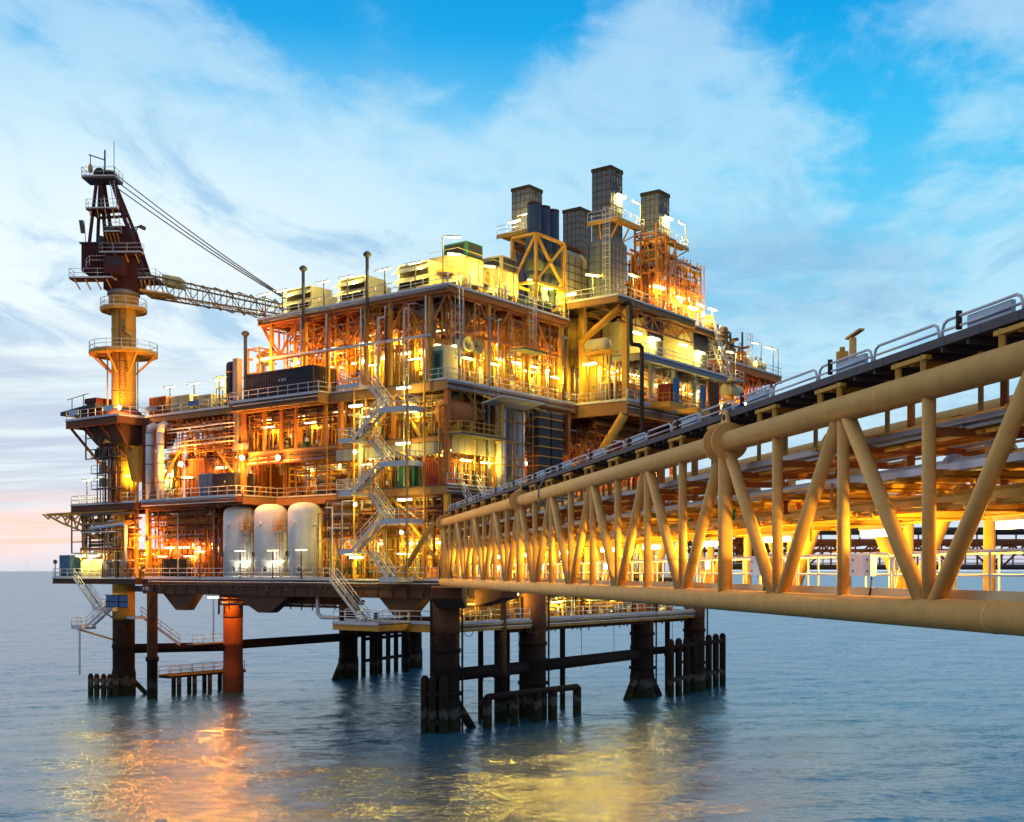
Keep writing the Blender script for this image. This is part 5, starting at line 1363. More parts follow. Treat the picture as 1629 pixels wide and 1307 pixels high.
for i, u in enumerate((62.2, 66.0, 67.6)): arm_light(u, -2.7, 41.92, 3.6, R(160), 'unlit looking gooseneck lamp on the far deck, ' + ('nearest the ladder', 'next to the last', 'last at the edge')[i], 60)
vessel_flat(49.0, -5.0, 36.0, 'x', .9, 3.0, CRM, 'cream rounded vessel hanging below the far deck')
rng = random.Random(18)
t = thing('hanging_pipework', 'orange lit pipework slung below the deck beyond the module', 'pipes', (58, 0, 38))
for i in range(44):
    x = 50.5 + rng.uniform(0, 15); y = rng.uniform(-2, 6); z = 36 + rng.uniform(0, 3.6)
    ob('pipe', MB().pipe([(x, y, 41), (x, y, z), (x + rng.uniform(1, 4), y, z), (x + rng.uniform(1, 4), y + 1, z - rng.uniform(.1, 1))], rng.uniform(.06, .18), 7), rng.choice([ORA, ORA, BRN, YEL]), t)
tubes([(52.5, -1.5, 44.0), (57.5, -1, 43.8), (63, -1.5, 43.6)], 'small warm tube light among the valves on the far deck', 'tube lights on the far deck', 320, WARM, 0)
tubes([(52, -1, 37.4), (56, 0, 37.0), (61, -1, 37.8), (48.4, -6.0, 35.6)], 'tube light below the deck beyond the module', 'tube lights below the far deck', 700, SOD, 0)

flood(8.6, 43.2, 12.6, (.6, .3, -.5), 'added sodium floodlight under the cellar deck beside the orange leg', 650)  # lamp added to turn the leg more orange
tubes([(3, 38, 12.0), (3, 30, 12.0)], 'tube light hung under the cellar deck girders', 'tube lights under the cellar deck', 420, (1, .3, .03), R(90))  # orange lights added under the deck, they also redden the water
for i, t in enumerate([o for o in COL.objects if o.name.split('.')[0] == 'storage_tank']):
    x, y, z = t.location
    for k in (1.9, 3.7, 5.5): ob('weld_seam', MB().lathe((x, y, z + k), [(1.784, 0), (1.792, .01), (1.792, .035), (1.784, .045)], 40), WHT, t)
    ob('level_gauge', MB().tube((x - 1.85, y + .7, z + .6), (x - 1.85, y + .7, z + 6.2), .05, 6).box(x - 1.98, y + .58, z + 2.4, x - 1.78, y + .82, z + 2.9), DGR, t)

# around the foot of the crane
container(-.8, 53.4, ZC + .0, 2.0, 5.2, 2.2, CRM, 'cream cabin lit by lamps on the cellar deck extension beyond the crane leg')
tubes([(-1.6, 54.6, ZC + 2.7), (-1.6, 57.4, ZC + 2.7)], 'tube light over the cream cabin beyond the crane leg', 'tube lights over the cream cabin', 220, PALE, R(90))
t = thing('yellow_hopper', 'yellow angular hopper box beside the crane pedestal above the main deck', 'hopper', (-.4, 47.6, 26))
ob('hopper', MB().hull6([(-.7, 47.2, 25.6), (1.0, 47.2, 25.6), (1.0, 48.4, 25.6), (-.7, 48.4, 25.6)], [(-.9, 46.9, 29.6), (1.0, 46.9, 29.6), (1.0, 49.4, 29.6), (-.9, 49.4, 29.6)]), YEL, t)
ob('leg', MB().bar((-.5, 47.4, ZM), (-.5, 47.4, 25.6), .14), YEL, t); ob('leg', MB().bar((-.5, 48.2, ZM), (-.5, 48.2, 25.6), .14), YEL, t)
t = thing('pedestal_cage', 'dark cage of ladders and cabinets on the outer side of the crane pedestal', 'cage', (-1.2, 53.5, 25))
b = MB()
for v in (53.2, 54.4): b.bar((-1.3, v, ZM), (-1.3, v, 30), .1); b.bar((.2, v, ZM), (.2, v, 30), .1)
for z in (25.0, 26.6, 28.2, 29.9): b.bar((-1.3, 53.2, z), (-1.3, 54.4, z), .09); b.bar((.2, 53.2, z), (.2, 54.4, z), .09); b.bar((-1.3, 54.4, z), (.2, 54.4, z), .09)
ob('frame', b, DGR, t)
for k in range(3): ob('cabinet_box', MB().box(-1.2, 53.35, 25.2 + k * 1.6, -.5, 54.2, 26.2 + k * 1.6), GRY, t)
t = thing('pedestal_pipework', 'dark pipes wrapped round the lower crane pedestal', 'pipes', (-1.3, 51, ZM))
rg = random.Random(5)
for k in range(14):
    v = 49.6 + rg.uniform(0, 3.8); z1 = rg.uniform(25, 30); r = rg.uniform(.05, .13)
    ob('pipe', MB().pipe([(-1.35, v, ZM), (-1.35, v, z1), (-1.35, v + rg.uniform(-1.6, 1.6), z1), (-1.35, v + rg.uniform(-1.0, 1.0), 30.2)], r, 7), rg.choice([BRN, DGR, DKG, GAL, ORA]), t)
for z in (24.8, 26.7, 28.6): ob('small_platform', MB().box(-2.0, 49.0, z, -1.2, 54.6, z + .1).bar((-2.0, 49.0, z + 1.0), (-2.0, 54.6, z + 1.0), .05).bar((-2.0, 49.0, z + .5), (-2.0, 54.6, z + .5), .04).bar((-2, 49.02, z), (-2, 49.02, z + 1), .05).bar((-2, 51.8, z), (-2, 51.8, z + 1), .05).bar((-2, 54.58, z), (-2, 54.58, z + 1), .05), DGR, t)
rg = random.Random(15)
t = thing('pedestal_foot_pipework', 'brown pipes and valves round the crane leg above the cellar deck', 'pipes', (-1.1, 51, ZC))
for k in range(16):
    v = 48 + rg.uniform(0, 6); z1 = rg.uniform(16, 22); r = rg.uniform(.05, .15)
    b = MB().pipe([(-1.0, v, ZC), (-1.0, v, z1), (-1.0, v + rg.uniform(-2, 2), z1), (.4, v + rg.uniform(-1, 1), z1)], r, 7)
    wheel(b, (-1.25, v, rg.uniform(15, 16.5)), 'x', .22)
    ob('pipe', b, rg.choice([BRN, ORA, GIR, GAL, RED, YEL]), t)

for v, lab in ((42.4, 'added light post on the open upper deck between the brown and cream containers'), (38.0, 'added light post on the open upper deck between the two cream containers'), (33.6, 'added light post on the open upper deck towards the dark vent column')):
    post_light(-.6 + .9, v, ZU, 3.2, R(90), lab, 260, PALE)  # posts added to brighten this stretch of deck
t = thing('valve_frame_tower', 'cream frame of valves and pipes on the open upper deck by the vent column', 'frame', (1.6, 33.6, ZU))
b = MB()
for u in (1.0, 3.4):
    for v in (32.9, 34.9): b.bar((u, v, ZU + .01), (u, v, 37.0), .12)
for z in (34.4, 35.6, 36.9):
    for v in (32.9, 34.9): b.bar((1, v, z), (3.4, v, z), .1)
    for u in (1.0, 3.4): b.bar((u, 32.9, z), (u, 34.9, z), .1)
ob('frame', b, CRM, t)
rg = random.Random(31)
for k in range(9):
    v = 33 + rg.uniform(0, 1.8); u = 1.1 + rg.uniform(0, 1.5); z1 = rg.uniform(35, 36.8)
    b = MB().pipe([(u, v, ZU + .02), (u, v, z1), (u, v + rg.uniform(-.8, .8), z1)], rg.uniform(.06, .14), 7); wheel(b, (u - .25, v, rg.uniform(34, 35)), 'x', .22)
    ob('pipe', b, rg.choice([CRM, YEL, GAL]), t)
# ---------------------------------------------------------------- the crane
CX, CY = 0.4, 51.5
cr = thing('pedestal_crane', 'dark red crane on a tall yellow pedestal, lattice boom laid down behind the roof deck', 'crane', (CX, CY, ZM))
pd = ob('pedestal', MB().lathe((CX, CY, 0), [(1.32, 12.4), (1.32, ZM + .01), (1.6, ZM + .02), (1.6, 29), (1.45, 31), (1.42, 33.2), (1.42, 46.2), (1.75, 47.4), (1.75, 48.2)], 32), YEL, cr)
for z in (36.5, 40.0, 44.0): ob('band', MB().lathe((CX, CY, z), [(1.46, 0), (1.46, .12)], 32), YEL, pd)
def ring_walk(z, r, n=14, braces=True, a0=0.0, a1=2 * math.pi):
    pts = [(CX + r * math.cos(a0 + (a1 - a0) * i / n), CY + r * math.sin(a0 + (a1 - a0) * i / n)) for i in range(n + 1)]
    full = a1 - a0 > 6.2
    if full: pts = pts[:-1]
    f = MB()
    inner = [(CX + 1.55 * math.cos(a0 + (a1 - a0) * i / n), CY + 1.55 * math.sin(a0 + (a1 - a0) * i / n)) for i in range(n + 1)]
    m = len(pts)
    for i in range(m if full else m - 1):
        j = (i + 1) % m
        a, b = pts[i], pts[j]; c, d = inner[i], inner[(i + 1) % (n if full else n + 1)]
        f.slab([(c[0], c[1], z - .1), (a[0], a[1], z - .1), (b[0], b[1], z - .1), (d[0], d[1], z - .1)], (0, 0, .1))
        f.bar((a[0], a[1], z - .15), (b[0], b[1], z - .15), .1, .4)
    w = ob('ring_walkway', f, YEL, cr)
    ob('handrail', MB().rail([(x, y, z) for x, y in pts], closed=full, r=.035), GAL, w)
    if braces:
        k = MB()
        for i in range(0, m, 2): k.bar((pts[i][0], pts[i][1], z - .2), (CX + (pts[i][0] - CX) * .37, CY + (pts[i][1] - CY) * .37, z - 2.5), .2)
        ob('bracket', k, YEL, w)
ring_walk(41.3, 4.0)
ring_walk(46.6, 2.7, 12, False)
ring_walk(30.6, 2.5, 12, False)
ob('ladder', MB().ladder((CX - 1.2, CY - 1.35, ZU + .1), (CX - 1.2, CY - 1.35, 46.6), (.7, -.6, 0), .5, True), DGR, pd)
ob('service_pipe', MB().pipe([(CX + .9, CY - 1.5, ZU), (CX + .9, CY - 1.5, 41)], .09, 7).pipe([(CX - 1.9, CY + .5, ZU), (CX - 1.9, CY + .5, 41)], .09, 7).pipe([(CX - .2, CY - 1.65, 41.3), (CX - .2, CY - 1.65, 43.2), (CX - 1.0, CY - 1.35, 43.6), (CX - 1.0, CY - 1.35, 45)], .07, 7), GRY, pd)
ob('base_skirt', MB().lathe((CX, CY, ZU), [(3.2, 0), (2.6, .5), (1.6, 1.3)], 20), MAR, pd)
ob('slew_ring', MB().lathe((CX, CY, 48.22), [(1.9, 0), (1.9, .5)], 32), GRY, cr)
# the boom points along bd; sd is across it
bd = Vector((12.9, -18, 0)).normalized(); sd_ = Vector((-bd.y, bd.x, 0))
def K(f, s, z): p = Vector((CX, CY, 0)) + bd * f + sd_ * s; return (p.x, p.y, z)
def kbox(f0, s0, z0, f1, s1, z1, mb=None):
    mb = mb or MB()
    return mb.hull6([K(f0, s0, z0), K(f1, s0, z0), K(f1, s1, z0), K(f0, s1, z0)], [K(f0, s0, z1), K(f1, s0, z1), K(f1, s1, z1), K(f0, s1, z1)])
house = MB()
kbox(-1.9, -1.6, 48.73, 2.2, 1.6, 52.4, house)
house.hull6([K(-1.7, -1.5, 52.41), K(2.0, -1.5, 52.41), K(2.0, 1.5, 52.41), K(-1.7, 1.5, 52.41)], [K(-1.5, -1.2, 56.4), K(.8, -1.2, 56.4), K(.8, 1.2, 56.4), K(-1.5, 1.2, 56.4)])
hs = ob('slewing_housing', house, MAR, cr)
en = kbox(-4.6, -1.5, 50.9, -1.92, 1.5, 54.2)
for k in range(6): kbox(-4.3 + k * .4, -1.58, 51.2, -4.15 + k * .4, -1.503, 54.0, en)
ob('engine_housing', en, MAR, cr)
ob('engine_roof', kbox(-4.8, -1.7, 54.21, -1.7, 1.7, 54.35), DGR, cr)
# operator's cab and walkways
cab = ob('operator_cab', kbox(-1.2, -3.4, 50.2, 1.0, -1.62, 52.3), MAR, cr)
ob('window', kbox(-.9, -3.45, 51.1, .8, -3.403, 52.0), NAV, cab)
def walk(f0, s0, f1, s1, z, open_=''):
    w = ob('walkway', kbox(f0, s0, z - .15, f1, s1, z), MAR, cr)
    r = MB()
    if 'f' not in open_: r.rail([K(f0, s0, z), K(f1, s0, z)], r=.03)
    r.rail([K(f0, s0, z), K(f0, s1, z)], r=.03); r.rail([K(f1, s0, z), K(f1, s1, z)], r=.03)
    ob('handrail', r, GAL, w)
    b = MB()
    for k in range(4): f = f0 + (f1 - f0) * (k + .5) / 4; b.bar(K(f, s0, z - .2), K(f, max(s0 + .5, -1.4), z - 1.0), .12)
    ob('bracket', b, YEL, w)
walk(-5.4, -3.2, -.3, -1.62, 49.7); walk(-2.0, -2.7, 3.0, -1.62, 52.8); walk(-1.6, -2.2, .2, -1.4, 55.4); walk(2.3, -1.6, 4.4, 1.6, 50.0)
ob('cab_roof_rail', MB().rail([K(-3.4, -3.1, 50.8), K(-3.0, -3.1, 51.2), K(-1.0, -3.1, 51.2), K(-.5, -3.1, 50.6)], r=.03, toe=False), GAL, cr)
# A-frame, leaning back over the engine housing
for s in (-1.3, 1.3):
    e = s * .42
    ob('frame_leg', MB().bar(K(-3.7, s, 54.36), K(-3.1, e, 62.1), .26, .32), MAR, cr)
    ob('frame_leg', MB().bar(K(-1.7, s, 54.2), K(-2.6, e, 62.1), .28, .34), MAR, cr)
    ob('frame_leg', MB().bar(K(2.9, s, 50.4), K(.85, s, 56.6), .34, .42).bar(K(.8, s, 56.5), K(-1.3, e, 62.1), .32, .38), MAR, cr)
ob('cross_beam', MB().bar(K(-3.4, -1, 58.0), K(-3.4, 1, 58.0), .28).bar(K(.25, -1, 58.2), K(.25, 1, 58.2), .28).bar(K(-3.4, -1, 58.0), K(.25, -1, 58.2), .28).bar(K(-3.4, 1, 58.0), K(.25, 1, 58.2), .28), MAR, cr)
walk(-3.9, -1.9, -.2, -1.1, 58.3)
tp = ob('head_platform', kbox(-4.6, -1.4, 62.1, -.6, 1.4, 62.3), DGR, cr)
ob('handrail', MB().rail([K(-4.6, -1.4, 62.3), K(-.6, -1.4, 62.3), K(-.6, 1.4, 62.3), K(-4.6, 1.4, 62.3)], closed=True, r=.035), GAL, tp)
ob('sheave', MB().tube(K(-2.8, -.6, 62.9), K(-2.8, -.3, 62.9), .7, 16).tube(K(-2.0, .2, 62.9), K(-2.0, .5, 62.9), .7, 16).tube(K(-1.5, -.25, 62.8), K(-1.5, .25, 62.8), .6, 16), BLK, tp)
ob('mast', MB().tube(K(-2.3, 0, 62.3), K(-2.3, 0, 65.9), .1, 7).tube(K(-2.3, 0, 64.7), K(-4.2, -.2, 65.3), .07, 6).tube(K(-1.4, .6, 62.3), K(-1.4, .6, 67.2), .04, 5).tube(K(-4.0, -.2, 65.2), K(-4.0, -.2, 64.2), .05, 6), BLK, tp)
ob('hanging_lantern', MB().lathe(K(-4.0, -.2, 63.1), [(.12, 0), (.26, .2), (.26, .8), (.1, 1.1)], 10), YEL, tp)
ob('ladder', MB().ladder(K(-.2, -1.4, 56.5), K(-1.2, -.8, 62.2), tuple(bd), .5, False), GAL, cr)
ob('antenna_panel', MB().bar(K(-4.4, -.6, 54.4), K(-4.6, -.6, 57.2), .06).slab([K(-4.85, -.9, 55.6), K(-4.3, -.9, 55.6), K(-4.6, -.9, 57.2), K(-5.1, -.9, 57.2)], (0, .08, 0)), DGR, cr)
ob('side_lamp', MB().tube(K(.6, -1.2, 55.8), K(2.6, -1.2, 56.4), .09, 6).tube(K(2.4, -1.2, 56.3), K(3.0, -1.2, 56.0), .24, 8).tube(K(.8, -1.2, 54.4), K(2.2, -1.2, 56.2), .07, 6), DGR, cr)
ob('winch_drum', MB().tube(K(-1.0, -1.9, 55.9), K(-1.0, -1.25, 55.9), .45, 14).tube(K(-2.6, -.6, 54.9), K(-2.6, .6, 54.9), .5, 16), DGR, cr)
# boom
def boom_z(f): return 49.5 - (f - 2.6) * 0.195
bm = MB(); F0, F1 = 2.8, 23.0; n = 14
def bp_(f, s, t): w = 1.35 if f > 5 else 1.6; return K(f, s * w, boom_z(f) + t * (1.1 if f < 21 else .5))
for s in (-1, 1):
    for t_ in (-1, 1): bm.tube(bp_(F0, s, t_), bp_(F1, s, t_), .11, 6)
for i in range(n):
    f0 = F0 + (F1 - F0) * i / n; f1 = F0 + (F1 - F0) * (i + 1) / n; a = 1 if i % 2 else -1
    for s in (-1, 1): bm.tube(bp_(f0, s, a), bp_(f1, s, -a), .055, 5); bm.tube(bp_(f0, s, -1), bp_(f0, s, 1), .05, 5)
    for t_ in (-1, 1): bm.tube(bp_(f0, a, t_), bp_(f1, -a, t_), .055, 5); bm.tube(bp_(f0, -1, t_), bp_(f0, 1, t_), .05, 5)
bo = ob('boom', bm, pm('boom_paint', (.20, .14, .065), .5, dirt=.4), cr)
wk = MB()
for i in range(24): f = 5 + i * .7; wk.slab([K(f, -.5, boom_z(f) - .8), K(f + .5, -.5, boom_z(f + .5) - .8), K(f + .5, .5, boom_z(f + .5) - .8), K(f, .5, boom_z(f) - .8)], (0, 0, .05))
ob('boom_walkway', wk, GAL, bo)
ob('boom_foot', MB().hull6([K(2.6, -1.9, 48.4), K(6.2, -1.3, 48.0), K(6.2, 1.3, 48.0), K(2.6, 1.9, 48.4)], [K(2.6, -1.9, 48.7), K(6.2, -1.3, 48.2), K(6.2, 1.3, 48.2), K(2.6, 1.9, 48.7)]), YEL, bo)
ob('boom_rest_box', MB().hull6([K(5.0, -1.1, 49.5), K(7.2, -1.1, 49.1), K(7.2, 1.1, 49.1), K(5.0, 1.1, 49.5)], [K(5.0, -1.1, 50.6), K(7.2, -1.1, 50.2), K(7.2, 1.1, 50.2), K(5.0, 1.1, 50.6)]), CRM, bo)
for i in range(6):
    s = -.75 + .3 * i; z = 63.1 - (i % 3) * .75
    pts = []
    for k in range(9):
        f = -1.2 + (22.2 + 1.2) * k / 8; u_ = k / 8
        pts.append(K(f, s, z + (boom_z(22.2) + .6 - z) * u_ - 1.0 * math.sin(math.pi * u_) * .45))
    ob('hoist_rope', MB().pipe(pts, .042, 4), GRY, cr)
# things on the crane platform
t = thing('launch_ramp', 'dark flat life raft ramp sticking out past the crane platform', 'ramp', (-3, 58, ZU))
ob('ramp', MB().slab([(-2.6, 52.9, ZU + 1.5), (-2.6, 60.2, ZU + .9), (1.0, 60.2, ZU + .9), (1.0, 52.9, ZU + 1.5)], (0, 0, .45)), NAV, t)
ob('box', MB().box(-2.4, 53.0, ZU + 1.96, .4, 55.4, ZU + 2.6), MAR, t)
ob('frame', MB().tube((-2.4, 55.6, ZU + 1.8), (-2.4, 55.6, ZU + 3.2), .05).tube((-2.4, 58, ZU + 1.5), (-2.4, 58, ZU + 2.9), .05).pipe([(-2.4, 54.6, ZU + 3.2), (-2.4, 59, ZU + 2.8)], .05).bar((-2.2, 53.5, ZU), (-2.2, 53.5, ZU + 1.5), .2).bar((-2.2, 57.2, ZU), (-2.2, 57.2, ZU + 1.1), .2), DGR, t)
t = thing('winch_house', 'dark sloping winch house at the foot of the crane pedestal', 'winch', (-1, 52, ZU))
ob('house', MB().hull6([(-2.0, 53.2, ZU), (1.4, 53.2, ZU), (1.4, 56.0, ZU), (-2.0, 56.0, ZU)], [(-1.4, 53.2, ZU + 1.9), (1.0, 53.2, ZU + 1.9), (1.0, 54.0, ZU + 1.5), (-1.4, 54.0, ZU + 1.5)]), MAR, t)
t = thing('pipe_stack_rack', 'dark rack of black drums below the crane platform', 'rack', (-2, 57, 29.5))
b = MB()
for y in (52.6, 55.4): b.bar((-2.2, y, 28.5), (-2.2, y, ZU - .8), .14); b.bar((1.0, y, 28.5), (1.0, y, ZU - .8), .14)
for z in (28.5, 29.6, 31.0): b.bar((-2.2, 52.6, z), (-2.2, 55.4, z), .12); b.bar((1, 52.6, z), (1, 55.4, z), .12)
ob('frame', b, DGR, t)
for k in range(3): ob('drum', MB().lathe((-.9, 52.9 + k * .95, 28.55), [(.42, 0), (.42, 1.2)], 14), BLK, t)
for i, (y, lab) in enumerate(((55.6, 'outermost pale blue sign on the crane platform rail'), (48.6, 'pale blue sign on the crane platform rail in front of the pedestal'))):
    t = thing('rail_sign', lab, 'sign', (-3.7, y, ZU + .6)); ob('plate', MB().box(-3.74, y - 1.0, ZU + .5, -3.68, y + 1.0, ZU + 1.15), LBL, t)
for i, (y, lab) in enumerate(((45.4, 'blue sign on the open upper deck rail next to the crane platform'), (37.6, 'blue sign on the open upper deck rail before the lower cream container'))):
    t = thing('rail_sign', lab, 'sign', (-.1, y, ZU + .6)); ob('plate', MB().box(-.14, y - .95, ZU + .6, -.08, y + .95, ZU + 1.15), BLU, t)
# ---------------------------------------------------------------- the roof deck
for i, (v0, v1, h, lab) in enumerate(((20.6, 24.6, 3.2, 'cream louvred air unit at the crane end of the roof deck'), (12.6, 16.5, 3.1, 'cream louvred air unit in the middle of the three on the roof deck'), (4.0, 8.2, 3.3, 'cream louvred air unit closest to the roof deck corner'))):
    t = thing('louvred_air_unit', lab, 'air unit', (1.6, v0, ZT), group='louvred air units on the roof deck')
    x0, x1 = 2.0, 5.0
    ob('casing', MB().box(x0, v0, ZT + .25, x1, v1, ZT + h).box(x1 + .003, v0 + .4, ZT + .25, x1 + 1.2, v1 - .4, ZT + h - .5), CRM, t)
    ob('base_frame', MB().box(x0 - .1, v0 + .05, ZT + .01, x1, v1 - .05, ZT + .247), YEL, t)
    b = MB().box(x0 - .02, v0 + .2, ZT + .35, x0 - .003, v1 - .2, ZT + h - .1); ob('opening', b, BLK, t)
    for k in range(3):
        z = ZT + .65 + k * (h - .7) / 2.6
        ob('hood', MB().hull6([(x0 - .02, v0 + .02, z - .02), (x0 - .9, v0 - .02, z - .42), (x0 - .9, v1 + .02, z - .42), (x0 - .02, v1 - .02, z - .02)], [(x0 - .02, v0 + .02, z + .32), (x0 - .9, v0 - .02, z - .36), (x0 - .9, v1 + .02, z - .36), (x0 - .02, v1 - .02, z + .32)]), CRM, t)
for i, (v, lab) in enumerate(((19.4, 'dark capped vent pipe between the first two air units on the crane side'), (10.2, 'dark capped vent pipe right of the middle air unit'))):
    t = thing('vent_pipe', lab, 'vent pipe', (-.25, v, ZT), group='capped vent pipes on the roof edge')
    ob('pipe', MB().tube((-.3, v, ZT - 2), (-.3, v, ZT + 4.0), .17, 12), DGR, t)
    ob('cap', MB().lathe((-.3, v, ZT + 4.0), [(.2, 0), (.42, .22), (.42, .4), (.15, .62)], 12), DGR, t)
RL = [(26.0, 'at the crane end of the roof edge'), (23.3, 'before the first air unit on the crane side'), (17.0, 'right of the taller vent pipe on the roof edge'), (13.6, 'before the middle air unit'), (7.8 + .6, 'between the middle air unit and the corner one'), (4.4, 'before the air unit closest to the corner')]
for v, lab in RL: post_light(.35, v, ZT + .01, 2.7, R(90), 'T shaped light post ' + lab, 240, PALE, group='T shaped light posts on the roof edge')
arm_light(.5, 1.0, ZT + .01, 4.6, R(-50), 'tall gooseneck lamp on the roof deck corner', 420)
# two tall air handling modules
for i, (u, lab) in enumerate(((4.6, 'tall yellow lit air module with a dark top box nearest the roof corner'), (10.4, 'tall yellow lit air module with a dark top box closer to the blue ducts'))):
    t = thing('air_module', lab, 'air module', (u, 2, ZT), group='tall air modules on the roof deck')
    h = 4.3 if i == 0 else 4.1; x1 = u + 4.2
    b = MB().box(u, 2.6, ZT + 1.7, x1, 6.4, ZT + h)
    for k in range(4): b.box(u - .03, 2.6, ZT + 2.4 + k * .8, u - .003, 6.4, ZT + 2.44 + k * .8)
    for k in range(4): b.box(u, 2.56, ZT + 2.4 + k * .8, x1, 2.597, ZT + 2.44 + k * .8)
    ob('casing', b, CRM, t)
    lg = MB()
    for x in (u + .2, u + 2.1, x1 - .2):
        for y in (2.8, 6.2): lg.bar((x, y, ZT + .01), (x, y, ZT + 1.69), .2)
    for x in (u + .2, u + 2.1): lg.bar((x, 2.8, ZT + .1), (x + 1.8, 2.8, ZT + 1.65), .12)
    ob('leg_frame', lg, YEL, t)
    tb = ob('top_box', MB().box(x1 - 2.3, 3.0, ZT + h + .003, x1 + .3, 6.0, ZT + h + 1.7), GRN if i == 0 else CRM, t)
    ob('louvre', MB().box(x1 - 2.0, 2.93, ZT + h + .3, x1 + .1, 2.997, ZT + h + 1.5).box(x1 - 2.36, 3.3, ZT + h + .3, x1 - 2.303, 5.7, ZT + h + 1.5), NAV, tb)
    w = ob('side_walkway', MB().box(u - 1.6, 3, ZT + 2.2, u - .05, 6.2, ZT + 2.3), YEL, t)
    ob('handrail', MB().rail([(u - 1.55, 6.1, ZT + 2.3), (u - 1.55, 3.05, ZT + 2.3), (u - .1, 3.05, ZT + 2.3)], r=.03), YEL, w)
    ob('ladder', MB().ladder((u + 1.0, 1.9, ZT + .02), (u + 1.0, 1.9, ZT + 4.0), (1, 0, 0), .5, True), CRM, t)
    fr = MB()
    for x in (u - .5, u + 1.6, u + 2.4): fr.tube((x, 1.2, ZT + .01), (x, 1.2, ZT + 3.6), .07, 6)
    fr.bar((u - .5, 1.2, ZT + 3.6), (u + 2.4, 1.2, ZT + 3.6), .08)
    ob('pipe_frame', fr, YEL, t)
    for k in range(5): ob('pipe', MB().pipe([(u - 1.2 + k * .5, 1.6, ZT + .02), (u - 1.2 + k * .5, 1.6, ZT + 1.2 + k * .3), (u - 1.2 + k * .5, 3.4, ZT + 1.2 + k * .3)], .12, 8), CRM if k % 2 else GAL, t)
arm_light(3.2, .6, ZT + .01, 3.3, R(150), 'gooseneck lamp in front of the first air module', 420, WARM)
arm_light(8.8, .6, ZT + .01, 3.3, R(150), 'gooseneck lamp in front of the second air module', 420, WARM)
arm_light(16.0, .5, ZT + .01, 3.3, R(150), 'gooseneck lamp under the blue ducts', 420, WARM)
arm_light(19.0, .6, ZT + .01, 3.0, R(150), 'gooseneck lamp at the far end of the roof rail', 400, WARM)
# three blue exhaust ducts in a yellow frame
for i, (u, zt, lab) in enumerate(((16.7, 54.2, 'nearest the air modules, the tallest looking'), (18.35, 54.2, 'middle one'), (20.0, 54.2, 'nearest the big stack'))):
    t = thing('exhaust_silencer', 'dark blue round exhaust duct, ' + lab + ' of the three', 'exhaust duct', (u, 2, ZT + 5), group='dark blue round exhaust ducts')
    ob('shell', MB().lathe((u, 2, 0), [(.98, 46.9), (.98, 48.0), (1.02, 48.01), (1.02, 48.1), (.98, 48.11), (.98, 49.2), (1.02, 49.21), (1.02, 49.3), (.98, 49.31), (.98, 50.3), (.78, 50.5), (.76, zt)], 26), DUC, t)
    ob('cone', MB().lathe((u, 2, 0), [(.4, 44.9), (.96, 46.897)], 20), DUC, t)
    ob('rim', MB().lathe((u, 2, zt + .002), [(.78, -.2), (.78, .05), (.66, .06), (.66, -.15)], 26), BLK, t)
    ob('elbow', MB().pipe([(u, 2, 44.9), (u, 2, 44.2), (u, 2.6, 43.8), (u, 6, 43.8)], .4, 14), DUC, t)
fr = thing('duct_support_frame', 'yellow cross braced frame carrying the dark blue ducts', 'frame', (16.8, 3, ZT))
b = MB(); x0, x1, y0, y1 = 14.9, 20.2, .5, 3.6
for x in (x0, x1):
    for y in (y0, y1): b.bar((x, y, ZT + .01), (x, y, 50.4), .28)
for z in (45.4, 50.4):
    for y in (y0, y1): b.bar((x0, y, z), (x1, y, z), .28)
    for x in (x0, x1): b.bar((x, y0, z), (x, y1, z), .28)
b.bar((x0, y0, 50.4), (x1, y0, 45.4), .24); b.bar((x0, y0, 45.4), (x1, y0, 50.4), .24); b.bar((x0, y0, 50.4), (x0, y1, 45.4), .2)

ob('frame', b, YEL, fr)
